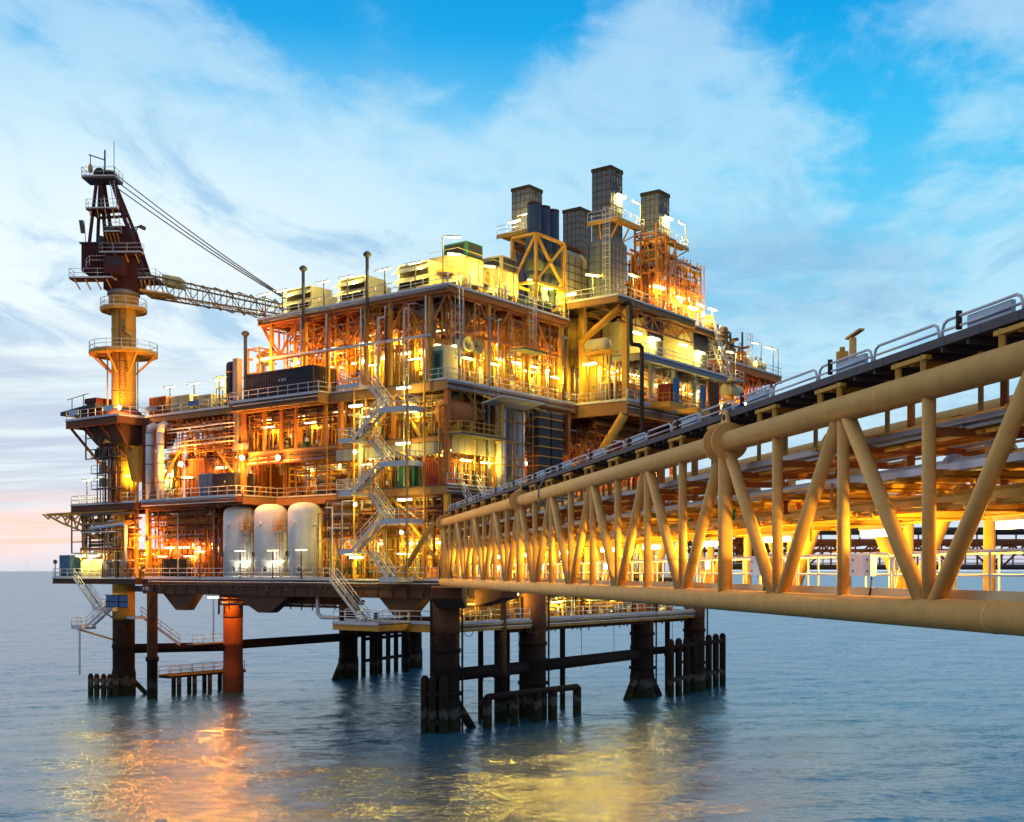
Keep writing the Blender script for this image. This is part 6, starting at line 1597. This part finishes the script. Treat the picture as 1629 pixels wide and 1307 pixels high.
# stacks
def stack(u, v, w, ztop, plat_z, label, pdir=None):
    t = thing('exhaust_stack', label, 'stack', (u, v, ZK), group='square exhaust stacks')
    h = w / 2
    ob('duct', MB().box(u - h, v - h, ZK + .02, u + h, v + h, ztop), CLD, t)
    rb = MB(); nz = int((ztop - ZK) / .8)
    for k in range(nz):
        z = ztop - .05 - k * .8
        rb.box(u - h - .06, v - h - .06, z - .08, u + h + .06, v - h - .003, z).box(u - h - .06, v - h - .003, z - .08, u - h - .003, v + h + .06, z)
        rb.box(u + h + .003, v - h - .003, z - .08, u + h + .06, v + h + .06, z)
    for k in range(5):
        a = -h + w * k / 4
        rb.box(u + a - .04, v - h - .045, ZK + .02, u + a + .04, v - h - .004, ztop - .2).box(u - h - .045, v + a - .04, ZK + .02, u - h - .004, v + a + .04, ztop - .2)
    ob('rib', rb, DGR, t)
    ob('rim', MB().box(u - h - .12, v - h - .12, ztop - .3, u - h - .062, v + h + .12, ztop + .12).box(u - h - .061, v - h - .12, ztop - .3, u + h + .12, v - h - .062, ztop + .12).box(u + h + .062, v - h - .06, ztop - .3, u + h + .12, v + h + .12, ztop + .12), BLK, t)
    ob('lifting_eye', MB().pipe([(u - h * .2, v - h - .1, ztop - .7), (u, v - h - .16, ztop - .4), (u + h * .2, v - h - .1, ztop - .7)], .05, 5), BLK, t)
    if pdir:
        a0, b0, a1, b1 = pdir
        p = ob('stack_platform', MB().box(u + a0, v + b0, plat_z - .12, u + a1, v - h - .08, plat_z).box(u + a0, v - h - .08, plat_z - .12, u - h - .08, v + b1, plat_z).box(u + a0, v + b0 - .05, plat_z - .4, u + a1, v + b0 - .003, plat_z + .05).box(u + a0 - .05, v + b0, plat_z - .4, u + a0 - .003, v + b1, plat_z + .05), YEL, t)
        ob('handrail', MB().rail([(u + a0 + .05, v + b1, plat_z), (u + a0 + .05, v + b0 + .05, plat_z), (u + a1 - .05, v + b0 + .05, plat_z), (u + a1 - .05, v - h - .1, plat_z)], r=.035), GAL, p)
        k = MB()
        for x in (u - h, u + h, u + a1 - .2): k.bar((x, v + b0 + .1, plat_z - .3), (min(x, u + h), v - h - .08, plat_z - 2.0), .14)
        k.bar((u + a0 + .1, v, plat_z - .3), (u - h - .08, v, plat_z - 2.0), .14)
        ob('bracket', k, YEL, p)
    return t
stack(28, 11.3, 2.5, 60.3, 54.3, 'square ribbed exhaust stack behind the dark blue ducts', (-3.8, -2.6, 1.6, 1.6))
stack(38.7, 11.3, 2.5, 60.3, 54.3, 'square ribbed exhaust stack between the blue ducts and the tallest one, only its top showing')
stack(28, 0, 2.4, 60.3, 54.3, 'tallest looking square exhaust stack in the middle of the roofline', (-1.7, -2.4, 4.2, 1.6))
stack(38.7, 0, 2.4, 60.3, 54.3, 'square exhaust stack farthest along the roofline', (-1.9, -2.4, 3.9, 1.6))
def heat_box(x0, y0, x1, y1, z0, z1, label, m=CLD):
    t = thing('heat_recovery_box', label, 'housing', (x0, y0, z0))
    ob('casing', MB().box(x0, y0, z0, x1, y1, z1).hull6([(x0, y0, z1 + .003), (x1, y0, z1 + .003), (x1, y1, z1 + .003), (x0, y1, z1 + .003)], [(x0 + .4, y0 + .4, z1 + .7), (x1 - .4, y0 + .4, z1 + .7), (x1 - .4, y1 - .4, z1 + .7), (x0 + .4, y1 - .4, z1 + .7)]), m, t)
    rb = MB(); n = int((z1 - z0) / .85)
    for k in range(n): rb.box(x0 - .05, y0 - .05, z0 + .5 + k * .85, x1 + .05, y0 - .003, z0 + .57 + k * .85).box(x0 - .05, y0 - .003, z0 + .5 + k * .85, x0 - .003, y1, z0 + .57 + k * .85)
    for k in range(5): rb.box(x0 + (x1 - x0) * k / 4 - .04, y0 - .04, z0, x0 + (x1 - x0) * k / 4 + .04, y0 - .004, z1); 
    for k in range(5): rb.box(x0 - .04, y0 + (y1 - y0) * k / 4 - .04, z0, x0 - .004, y0 + (y1 - y0) * k / 4 + .04, z1)
    ob('rib', rb, DGR, t)
heat_box(26.55, -1.55, 29.6, 1.5, ZK + .02, 51.9, 'grey ribbed heat recovery box at the base of the tallest stack')
heat_box(24.0, 3.4, 29.0, 8.2, ZK + .02, 50.8, 'yellow lit ribbed box left of the tallest stack', CRM)
heat_box(25.6, 9.8, 30.4, 13.0, ZK + .02, 50, 'grey ribbed box at the base of the stack behind the blue ducts')
heat_box(36.9, -1.6, 40.6, 2.0, ZK + .02, 49.4, 'yellow lit box at the base of the farthest stack', ORA)
t = thing('duct_canopy', 'brown flat canopy between the blue ducts and the tallest stack', 'canopy', (24, 6, 52))
ob('canopy', MB().box(22.6, 3.8, 51.9, 29.0, 9.4, 52.1).box(22.6, 3.77, 51.6, 29, 3.797, 52.1), BRN, t)
ob('post', MB().bar((22.8, 4.0, ZK + .02), (22.8, 4.0, 51.88), .22).bar((22.8, 9.2, ZK + .02), (22.8, 9.2, 51.88), .22), YEL, t)
caged_ladder((25.6, -1.6, ZK + .02), (25.6, -1.6, 55.2), (0, 1, 0), 'long caged ladder up the side of the tallest stack')
caged_ladder((42.0, -2.6, ZK), (42.0, -2.6, 52), (1, 0, 0), 'caged ladder up the farthest stack')
t = thing('stack_pipe_tower', 'tall orange lit frame of pipes between the two stacks on the bridge side', 'pipes', (34, -3, ZK))
b = MB()
for u in (31.4, 33.6, 35.8):
    for v in (-4.4, -1.6): b.bar((u, v, ZK + .02), (u, v, 54.5 - (u - 31) * .25), .2)
for z in (46.5, 49, 51.5, 53.4):
    for v in (-4.4, -1.6): b.bar((31.4, v, z), (35.8, v, z), .16)
    for u in (31.4, 33.6, 35.8): b.bar((u, -4.4, z), (u, -1.6, z), .14)
ob('frame', b, ORA, t)
rng = random.Random(77)
for k in range(26):
    u = 31.2 + rng.uniform(0, 9.5); v = -4.6 + rng.uniform(0, 3); z1 = rng.uniform(48.5, 54) - max(0, u - 35) * .35; r = rng.choice([.07, .09, .12, .16])
    ob('pipe', MB().pipe([(u, v, ZK + .03), (u, v, z1), (u + rng.uniform(-.8, .8), v + rng.uniform(.2, 1.2), z1)], r, 7).lathe((u, v, ZK + rng.uniform(1, 4)), [(r * 1.8, -.06), (r * 1.8, .06)], 8), rng.choice([ORA, ORA, YEL, BRN, GAL]), t)
arm_light(32.0, -2.0, 54.32, 2.7, R(180), 'gooseneck lamp on the platform of the tallest stack', 350, WARM)
arm_light(42.4, -2.1, 54.32, 2.7, R(180), 'gooseneck lamp on the platform of the farthest stack', 350, WARM)
tubes([(28.6, -1.5, 57.4), (39.3, -1.5, 57.4)], 'tube light fixed to the bridge side of an exhaust stack', 'tube lights on the exhaust stacks', 420, (1, .74, .25), 0)
tubes([(24.3, 10.4, 55.6)], 'tube light on the platform of the stack behind the blue ducts', 'tube light on the first stack', 300, (1, .74, .25), R(90))
post_light(24.8, 8.9, 54.32, 2.0, R(90), 'T shaped light post on the stack platform above the air modules', 200, PALE)
post_light(21.0, -2.6, ZK + .02, 2.6, R(-30), 'T shaped light post on the stack deck near the blue ducts', 300, WARM)
post_light(24.4, -5.6, ZK + .02, 2.8, R(0), 'T shaped light post at the corner of the stack deck', 300, WARM)
tubes([(31, -5.2, 47), (35.6, -5.2, 46.4), (38.6, -5.2, 46), (41.5, -5.0, 46)], 'tube light among the orange pipes below the stacks', 'tube lights at the stack foot', 520, (1, .52, .05), 0)
tubes([(22.2, 5, 45.4), (22.6, 1.5, 45.6)], 'tube light in front of the lit ribbed boxes', 'tube lights before the ribbed boxes', 420, WARM, R(90))
post_light(41.8, -6.0, ZK - .48, 2.6, R(0), 'T shaped light post on the low end of the stack deck', 260, PALE)
arm_light(46.8, -6.6, ZG + .01, 3.2, R(170), 'gooseneck lamp on the landing of the end stairs', 260, PALE)
vessel_tall(43.0, -5.0, ZK - .49, .55, 2.0, YEL, 'small yellow vessel at the low end of the stack deck')
# ---------------------------------------------------------------- the bridge in the foreground
SL = 1.0198
def B(y, lat, z):
    """y: metres ahead of the viewpoint along the near truss; lat: metres across the bridge; z: height"""
    x = 14.8 - .2 * y + lat / SL; yy = y + .2 * lat / SL
    a, b = c2p(x, yy); return (a, b, z)
Y0, DY = 39.1, 4.05
YN, YF = Y0 - 9 * DY, Y0 + 16 * DY
WB = 4.2; ZB, ZTP = 14.05, 19.2
br = thing('truss_bridge', 'yellow tubular truss bridge with a pipe rack inside, crossing to the platform', 'bridge', B(Y0, 2, ZB))
for lat in (0, WB):
    far = lat > 0
    for z, r in ((ZTP, .34), (ZB, .34)):
        ob('top_chord' if z > 16 else 'bottom_chord', MB().tube(B(YN, lat, z), B(YF + .5, lat, z), r, 36), YELC, br)
    for k in range(-9, 17):
        y = Y0 + k * DY; big = k % 8 == 0
        ob('post', MB().tube(B(y, lat, ZB + .2), B(y, lat, ZTP - .2), .235 if big else .155, 16), YELC, br)
    for k in range(-9, 16):
        y = Y0 + k * DY
        top, bot = (0, .0) if k % 2 == 0 else (1, 1)
        if k % 2 == 0: p, q = B(y + .28, lat, ZTP - .25), B(y + DY - .28, lat, ZB + .25)
        else: p, q = B(y + .28, lat, ZB + .25), B(y + DY - .28, lat, ZTP - .25)
        ob('diagonal', MB().tube(p, q, .19, 18), YELC, br)
    # weld collars on the chords
    for k in range(-8, 16, 2):
        for z in (ZB, ZTP):
            y = Y0 + k * DY + (1.5 if z < 16 else -2.2)
            ob('weld_collar', MB().tube(B(y, lat, z), B(y + .05, lat, z), .347, 36), YELC, br)
# lifting lugs with round flange plates
for k in (-8, 0, 8, 16):
    y = Y0 + k * DY
    for lat in (0, WB):
        f = MB()
        for o in (-.42, .34): f.tube(B(y + o, lat, ZTP), B(y + o + .09, lat, ZTP), .62, 30)
        fl = ob('flange_plate', f, YELC, br)
        if k < 16:
            pts = [B(y + o, lat - .05, ZTP + h) for o, h in ((-.36, .3), (.34, .3), (.3, .62), (.1, 1.02), (-.02, 1.08), (-.14, 1.02), (-.34, .62))]
            a = Vector(B(y, .1, 0)) - Vector(B(y, 0, 0))
            ob('lifting_lug', MB().slab(pts, a), YELC, fl)
            c = Vector(B(y - .02, lat - .06, ZTP + .82)); ob('lug_hole', MB().tube(c, c - a * .15, .1, 14), BLK, fl)
# floor of the bridge
fl = MB()
for k in range(-9, 17): y = Y0 + k * DY; fl.bar(B(y, .2, ZB), B(y, WB - .2, ZB), .22, .3)
ob('cross_beam', fl, YEL, br)
fd = ob('walkway_floor', MB().hull6([B(YN, .55, ZB + .17), B(YF, .55, ZB + .17), B(YF, WB - .55, ZB + .17), B(YN, WB - .55, ZB + .17)], [B(YN, .55, ZB + .27), B(YF, .55, ZB + .27), B(YF, WB - .55, ZB + .27), B(YN, WB - .55, ZB + .27)]), CRM, br)
tp_ = MB().bar(B(YN, .5, ZB + .28), B(YF, .5, ZB + .28), .06, .5)
n = int((YF - YN) / .9)
ob('toe_plate', tp_, CRM, fd)
ob('toe_plate', MB().bar(B(YN, WB - .5, ZB + .3), B(YF, WB - .5, ZB + .3), .05, .25), CRM, fd)
# railing panels with rounded ends along the near side, plain railing on the far side
def hoop_rail(y0, y1, lat, z, h, r, mat, parent, mid=True, posts=2):
    c = .22
    pts = [B(y0, lat, z), B(y0, lat, z + h - c), B(y0 + c * .3, lat, z + h - c * .3), B(y0 + c, lat, z + h), B(y1 - c, lat, z + h), B(y1 - c * .3, lat, z + h - c * .3), B(y1, lat, z + h - c), B(y1, lat, z)]
    b = MB().pipe(pts, r, 8)
    if mid: b.tube(B(y0, lat, z + h * .52), B(y1, lat, z + h * .52), r * .85, 6)
    for k in range(1, posts): y = y0 + (y1 - y0) * k / posts; b.tube(B(y, lat, z), B(y, lat, z + h), r, 6)
    return ob('handrail', b, mat, parent)
y = YN
while y < YF - 2.2:
    hoop_rail(y + .06, y + 2.64, .62, ZB + .27, 1.12, .032, WHT, fd); y += 2.7
hr = MB()
for z in (ZB + .85, ZB + 1.4): hr.tube(B(YN, WB - .62, z), B(YF, WB - .62, z), .03, 6)
k = YN
while k < YF: hr.tube(B(k, WB - .62, ZB + .27), B(k, WB - .62, ZB + 1.4), .03, 5); k += 2.7
ob('handrail', hr, WHT, fd)
# upper gallery
GZ = 20.14
gy = MB().hull6([B(YN, .1, GZ - .08), B(YF, .1, GZ - .08), B(YF, 2.3, GZ - .08), B(YN, 2.3, GZ - .08)], [B(YN, .1, GZ), B(YF, .1, GZ), B(YF, 2.3, GZ), B(YN, 2.3, GZ)])
gal = ob('gallery_floor', gy, DGR, br)
e = MB(); y = YN
while y < YF: e.bar(B(y, .07, GZ - .04), B(min(y + 1.3, YF), .07, GZ - .04), .05, .2); y += 1.32
ob('edge_plate', e, DGR, gal)
e = MB(); y = YN
while y < YF: e.bar(B(y, .13, GZ - .17), B(y, 2.3, GZ - .17), .08, .16); y += 1.0
ob('joist', e, DGR, gal)
y = YN; i = 0
while y < YF - 3:
    hoop_rail(y + .06, y + 2.95, .2, GZ, .44, .034, GAL, gal, True, 2 if y > 60 else 1); y += 3.02
# brackets that carry the gallery and hangers for the tray below
for k in range(-18, 33):
    y = Y0 + k * DY / 2 + .9
    if YN < y < YF - .5 and k % 2 == 0:
        b = MB()
        for o in (-.55, .55): b.bar(B(y + o, .08, ZTP + .2), B(y + o, .08, GZ - .2), .13, .13)
        b.bar(B(y - .75, .08, GZ - .27), B(y + .75, .08, GZ - .27), .16, .1).bar(B(y, .1, GZ - .29), B(y, 2.2, GZ - .29), .14, .14)
        ob('gallery_bracket', b, YEL, br)
    if YN < y < YF:
        ob('hanger', MB().bar(B(y + .6, .95, 18.35), B(y + .6, .95, GZ - .25), .1, .1), YELC, br)
for k in range(-9, 17):
    y = Y0 + k * DY
    for z in (18.15, 17.2, 16.45):
        ob('transom', MB().ibeam(B(y, .15, z), B(y, WB - .15, z), .12, .2), ORA if z > 18 else YEL, br)
    ob('rack_post', MB().bar(B(y + .3, 2.1, 16.4), B(y + .3, 2.1, GZ - .25), .16), ORA, br)
# things the bridge carries: trays and pipes
def bpipe(lat, z, r, m, label, name='bridge_pipe', cat='pipe', ya=None, yb=None, fl=True):
    t = thing(name, label, cat, B(60, lat, z), group='pipes on the bridge rack')
    b = MB().tube(B(ya or YN, lat, z), B(yb or YF + 3, lat, z), r, 12)
    if fl:
        y = YN + 1.3
        while y < YF: b.tube(B(y, lat, z), B(y + .07, lat, z), r * 1.7, 12); b.tube(B(y + .1, lat, z), B(y + .17, lat, z), r * 1.7, 12); y += 12.15
    ob('pipe_run', b, m, t)
for lat, z, r, m, lab in ((1.5, 17.52, .17, GAL, 'thick galvanised pipe in the upper tier of the bridge rack, outer side'), (2.1, 17.46, .12, YEL, 'yellow pipe in the upper tier of the bridge rack, middle'),
                          (2.75, 17.55, .2, YELC, 'thick yellow pipe in the upper tier of the bridge rack, inner side'), (3.5, 17.45, .1, GAL, 'thin grey pipe in the upper tier by the far truss'),
                          (1.2, 16.72, .12, YEL, 'yellow pipe in the lowest tier of the bridge rack, outer side'), (1.75, 16.78, .18, YELC, 'thick yellow pipe in the lowest tier, next to the outer one'),
                          (2.4, 16.7, .1, GAL, 'thin grey pipe in the lowest tier, middle'), (2.9, 16.75, .15, YEL, 'yellow pipe in the lowest tier towards the far truss'), (3.6, 16.7, .11, YEL, 'slim yellow pipe in the lowest tier by the far truss'), (1.6, 18.5, .14, ORA, 'orange pipe right under the gallery'), (2.6, 18.48, .17, ORA, 'thick orange pipe under the gallery, inner one'), (3.3, 18.42, .1, YEL, 'slim yellow pipe in the top tier by the far truss')):
    bpipe(lat, z, r, m, lab)
def btray(lat, z, w, label, m=GAL):
    t = thing('bridge_cable_tray', label, 'cable tray', B(60, lat, z), group='cable trays on the bridge')
    ob('tray', MB().bar(B(YN, lat, z), B(YF + 2, lat, z), .05, .17).bar(B(YN, lat + w, z), B(YF + 2, lat + w, z), .05, .17).bar(B(YN, lat + w / 2, z - .07), B(YF + 2, lat + w / 2, z - .07), w - .05, .03), m, t)
    c = MB(); g = random.Random(int(lat * 100))
    for q in range(6): c.tube(B(YN, lat + .08 + (w - .16) * q / 5, z + .02 + g.uniform(0, .06)), B(YF + 2, lat + .08 + (w - .16) * q / 5, z + .02 + g.uniform(0, .06)), g.uniform(.025, .05), 6)
    ob('cable', c, g.choice([BLK, DGR, GRY]), t)
btray(.75, 18.42, .7, 'silver covered cable tray hung under the outer edge of the bridge gallery')
btray(.5, 17.35, .6, 'pale cable tray in the upper pipe tier of the bridge')
btray(.55, 16.6, .55, 'cable tray in the lowest pipe tier of the bridge', YEL)
rg = random.Random(21)
t = thing('small_bore_piping', 'bundle of small pipes with valves running through the bridge rack', 'pipes', B(60, 2, 17))
for q in range(26):
    lat = rg.uniform(.35, 3.9); z = rg.choice([16.62, 17.38, 18.32]) + rg.uniform(-.25, .2); r = rg.choice([.03, .04, .05, .065])
    ya = YN if rg.random() < .6 else YN + rg.uniform(6, 60); yb = YF if rg.random() < .6 else ya + rg.uniform(15, 40); yb = min(yb, YF)
    pts = [B(ya, lat, z), B(yb, lat, z)]
    if rg.random() < .5: pts = [B(ya, lat, z - .7)] + pts
    b = MB().pipe(pts, r, 6); y = ya + rg.uniform(1, 4)
    while y < yb: b.tube(B(y, lat, z), B(y + .12, lat, z), r * 2.0, 8); y += rg.uniform(3.5, 9)
    ob('pipe', b, rg.choice([YEL, YEL, YELC, GAL, ORA]), t)
for q in range(40):
    y = YN + 1 + q * 2.5; lat = rg.uniform(.5, 3.6); z = rg.choice([16.62, 17.38])
    b = MB().tube(B(y, lat, z), B(y, lat, z + .5), .07, 8).tube(B(y - .15, lat, z), B(y + .15, lat, z), .16, 10); wheel(b, B(y, lat, z + .5), 'y', .17)
    ob('valve', b, rg.choice([YEL, RED, GAL, GRN]), t)
b = MB()
for q in range(50):
    y = YN + q * 2.02
    for z in (16.45, 17.2): b.bar(B(y, .3, z + .02), B(y, WB - .4, z + .02), .08, .1)
ob('pipe_support', b, YEL, t)
# signs, boxes and lamps on the bridge
ys = [YN + 3.02 * k + 1.5 for k in range(33)]
for k, y in enumerate(ys):
    if k % 2 == 1 and 20 < y < YF - 4:
        t = thing('rail_box', 'pale grey box on the rail of the bridge gallery', 'box', B(y, .2, GZ), group='pale boxes along the gallery rail')
        ob('box', MB().hull6([B(y - 1.0, .24, GZ + .02), B(y + .55, .24, GZ + .02), B(y + .55, .34, GZ + .02), B(y - 1.0, .34, GZ + .02)], [B(y - 1.0, .24, GZ + .4), B(y + .55, .24, GZ + .4), B(y + .55, .34, GZ + .4), B(y - 1.0, .34, GZ + .4)]), LBL, t)
        ob('clamp', MB().tube(B(y + .8, .2, GZ + .15), B(y + .8, .2, GZ + .55), .07, 8), BLK, t)
lamp_ys = [29.7, 36.3, 43.0, 49.6, 56.2, 62.8, 69.4, 76.0, 83.0, 90.0, 97.0]
for i, y in enumerate(lamp_ys):
    lab = 'bright floodlight on the bridge walkway rail, ' + ('closest to the viewer' if i == 0 else 'second along' if i == 1 else 'third along' if i == 2 else 'fourth along' if i == 3 else 'one of the small distant ones')
    t = thing('bridge_floodlight', lab, 'floodlight', B(y, .8, ZB + 1.2), group='floodlights along the bridge rail' if i > 3 else 'nearer floodlights on the bridge rail')
    ob('housing', MB().hull6([B(y - .2, .72, ZB + 1.0), B(y + .2, .72, ZB + 1.0), B(y + .2, .86, ZB + 1.0), B(y - .2, .86, ZB + 1.0)], [B(y - .22, .7, ZB + 1.32), B(y + .22, .7, ZB + 1.32), B(y + .22, .86, ZB + 1.32), B(y - .22, .86, ZB + 1.32)]), GAL, t)
    ob('lens', MB().hull6([B(y - .19, .87, ZB + 1.02), B(y + .19, .87, ZB + 1.02), B(y + .19, .9, ZB + 1.02), B(y - .19, .9, ZB + 1.02)], [B(y - .19, .87, ZB + 1.3), B(y + .19, .87, ZB + 1.3), B(y + .19, .9, ZB + 1.3), B(y - .19, .9, ZB + 1.3)]), LAMPW, t)
    ob('side_lens', MB().hull6([B(y - .235, .72, ZB + 1.03), B(y - .2225, .72, ZB + 1.03), B(y - .2225, .85, ZB + 1.03), B(y - .235, .85, ZB + 1.03)], [B(y - .235, .72, ZB + 1.3), B(y - .2225, .72, ZB + 1.3), B(y - .2225, .85, ZB + 1.3), B(y - .235, .85, ZB + 1.3)]), LAMPW, t)
    ob('bracket', MB().bar(B(y, .66, ZB + .3), B(y, .8, ZB + 1.0), .05), GAL, t)
    p = Vector(B(y - .1, 1.3, ZB + 1.35)) - t.location
    light(p, 190, (1, .64, .08), t, .15)
for y, lab in ((30.9, 'white junction box with four bolts on the bridge rail beside the closest floodlight'), (37.5, 'white junction box with four bolts on the bridge rail beside the second floodlight'), (44.4, 'white junction box on the bridge rail near the third floodlight')):
    t = thing('junction_box', lab, 'box', B(y, .5, ZB + 1))
    ob('case', MB().hull6([B(y - .55, .42, ZB + .82), B(y + .55, .42, ZB + .82), B(y + .55, .58, ZB + .82), B(y - .55, .58, ZB + .82)], [B(y - .55, .42, ZB + 1.36), B(y + .55, .42, ZB + 1.36), B(y + .55, .58, ZB + 1.36), B(y - .55, .58, ZB + 1.36)]), WHT, t)
    b = MB()
    for o in (-.38, .38):
        for z in (ZB + .95, ZB + 1.24): b.tube(B(y + o, .418, z), B(y + o, .395, z), .025, 8)
    ob('bolt', b, BLK, t)
    ob('cable', MB().pipe([B(y - .45, .5, ZB + .82), B(y - .5, .46, ZB + .6), B(y - .42, .44, ZB + .3)], .022, 6), BLK, t)
t = thing('fire_hose_reel', 'dark red fire hose reel on the bridge walkway between the floodlights', 'hose reel', B(38.6, 1.2, ZB + .3))
c = Vector(B(38.6, 1.1, ZB + .95)); a = Vector(B(38.6, 1.5, ZB + .95)) - c
ob('drum', MB().tube(c, c + a, .5, 24), RED, t); ob('hub', MB().tube(c - a * .15, c - a * .02, .16, 16), DGR, t); ob('stand', MB().bar(B(38.6, 1.3, ZB + .28), B(38.6, 1.3, ZB + .5), .4, .3), DGR, t)
for k, (y, lab) in enumerate(((27, 'closest'), (33.5, 'next to closest'), (40.5, 'by the lifting lug'), (47, 'past the lifting lug'), (54, 'halfway'), (61, 'just past halfway'), (70, 'by the second lug'), (80, 'past the second lug'), (91, 'near the platform'))):
    o = tube_light(*B(y, 2.4, 16.15), R(50), 'tube light under the lowest pipes of the bridge, ' + lab, 'tube lights under the bridge pipes')
    LIGHTS.append((o, 165, (1, .62, .06)))
t = thing('gas_detector', 'slim yellow post and yellow canister standing on the bridge gallery against the sky', 'instrument', B(32.5, 1.0, GZ))
ob('post', MB().tube(B(32.4, 1.0, GZ), B(32.4, 1.0, GZ + 1.22), .1, 12).bar(B(32.7, 1.0, GZ + 1.25), B(31.9, 1.0, GZ + 1.36), .16, .05), YELC, t)
ob('housing', MB().tube(B(33.0, 1.0, GZ + .35), B(33.0, 1.0, GZ + .95), .17, 14).tube(B(33.0, 1.0, GZ + .95), B(33.0, 1.0, GZ + 1.08), .08, 8).tube(B(33.0, 1.0, GZ), B(33.0, 1.0, GZ + .35), .05, 8), YEL, t)
t = thing('sagging_cable', 'grey cable hanging down from the top chord onto the rack', 'cable', B(65.0, -.3, 18))
ob('cable', MB().pipe([B(65.2, .05, ZTP + .9), B(65.0, -.36, ZTP + .3), B(65.0, -.38, ZTP - .2), B(64.6, -.05, ZTP - .9), B(64.5, .1, 17.2), B(64.4, .1, 15.6)], .045, 6), GRY, t)

# ---------------------------------------------------------------- a second bridge far behind, crossing to the side
b2 = thing('distant_bridge', 'dark distant truss bridge low over the sea behind the yellow one', 'bridge', (*c2p(60, 150), 15))
def D(x, o, z): return (*c2p(x, 152 + o - .02 * x), z)
X0, X1 = 22.0, 120.0
for o in (0, 4):
    ob('top_chord', MB().tube(D(X0, o, 20.1), D(X1, o, 20.1), .42, 12), NAV, b2); ob('bottom_chord', MB().tube(D(X0, o, 15.5), D(X1, o, 15.5), .34, 12), NAV, b2)
    w = MB(); n = 32
    for i in range(n):
        xa = X0 + (X1 - X0) * i / n; xb = X0 + (X1 - X0) * (i + 1) / n
        w.tube(D(xa, o, 15.5), D(xa, o, 18.6), .12, 6)
        if i % 2: w.tube(D(xa, o, 15.5), D(xb, o, 18.4), .14, 6)
        else: w.tube(D(xa, o, 18.4), D(xb, o, 15.5), .14, 6)
    ob('web', w, BRN, b2)
pr_ = MB()
for z, o in ((18.4, 1), (18.7, 2), (18.9, 3), (17.6, 1.5)): pr_.tube(D(X0, o, z), D(X1, o, z), .22, 8)
for i in range(40): x = X0 + (X1 - X0) * i / 40; pr_.bar(D(x, 0, 18.2), D(x, 4, 18.2), .2); pr_.bar(D(x, .1, 18.2), D(x, .1, 20), .16)
ob('pipe_tier', pr_, BRN, b2)
ob('handrail', MB().rail([D(X0, .5, 15.9), D(X1, .5, 15.9)], step=2.2, r=.05), GAL, b2)
ob('end_frame', MB().box(*D(31.2, 0, 15.4), *[a + b for a, b in zip(D(31.2, 0, 20.2), (3.2, 3.2, 0))]), BRN, b2)
for i, x in enumerate((36.0, 41.5, 47.0, 54)):
    o = tube_light(*D(x, 1.0, 17.2), R(-50), 'small distant lamp on the far dark bridge', 'lamps on the distant bridge'); LIGHTS.append((o, 120, WARM))

# ---------------------------------------------------------------- switch the lamps on
for L_ in LIGHTS:
    off = L_[3] if len(L_) > 3 else (0, 0, -.32)
    light(off, L_[1], L_[2], L_[0], .2)
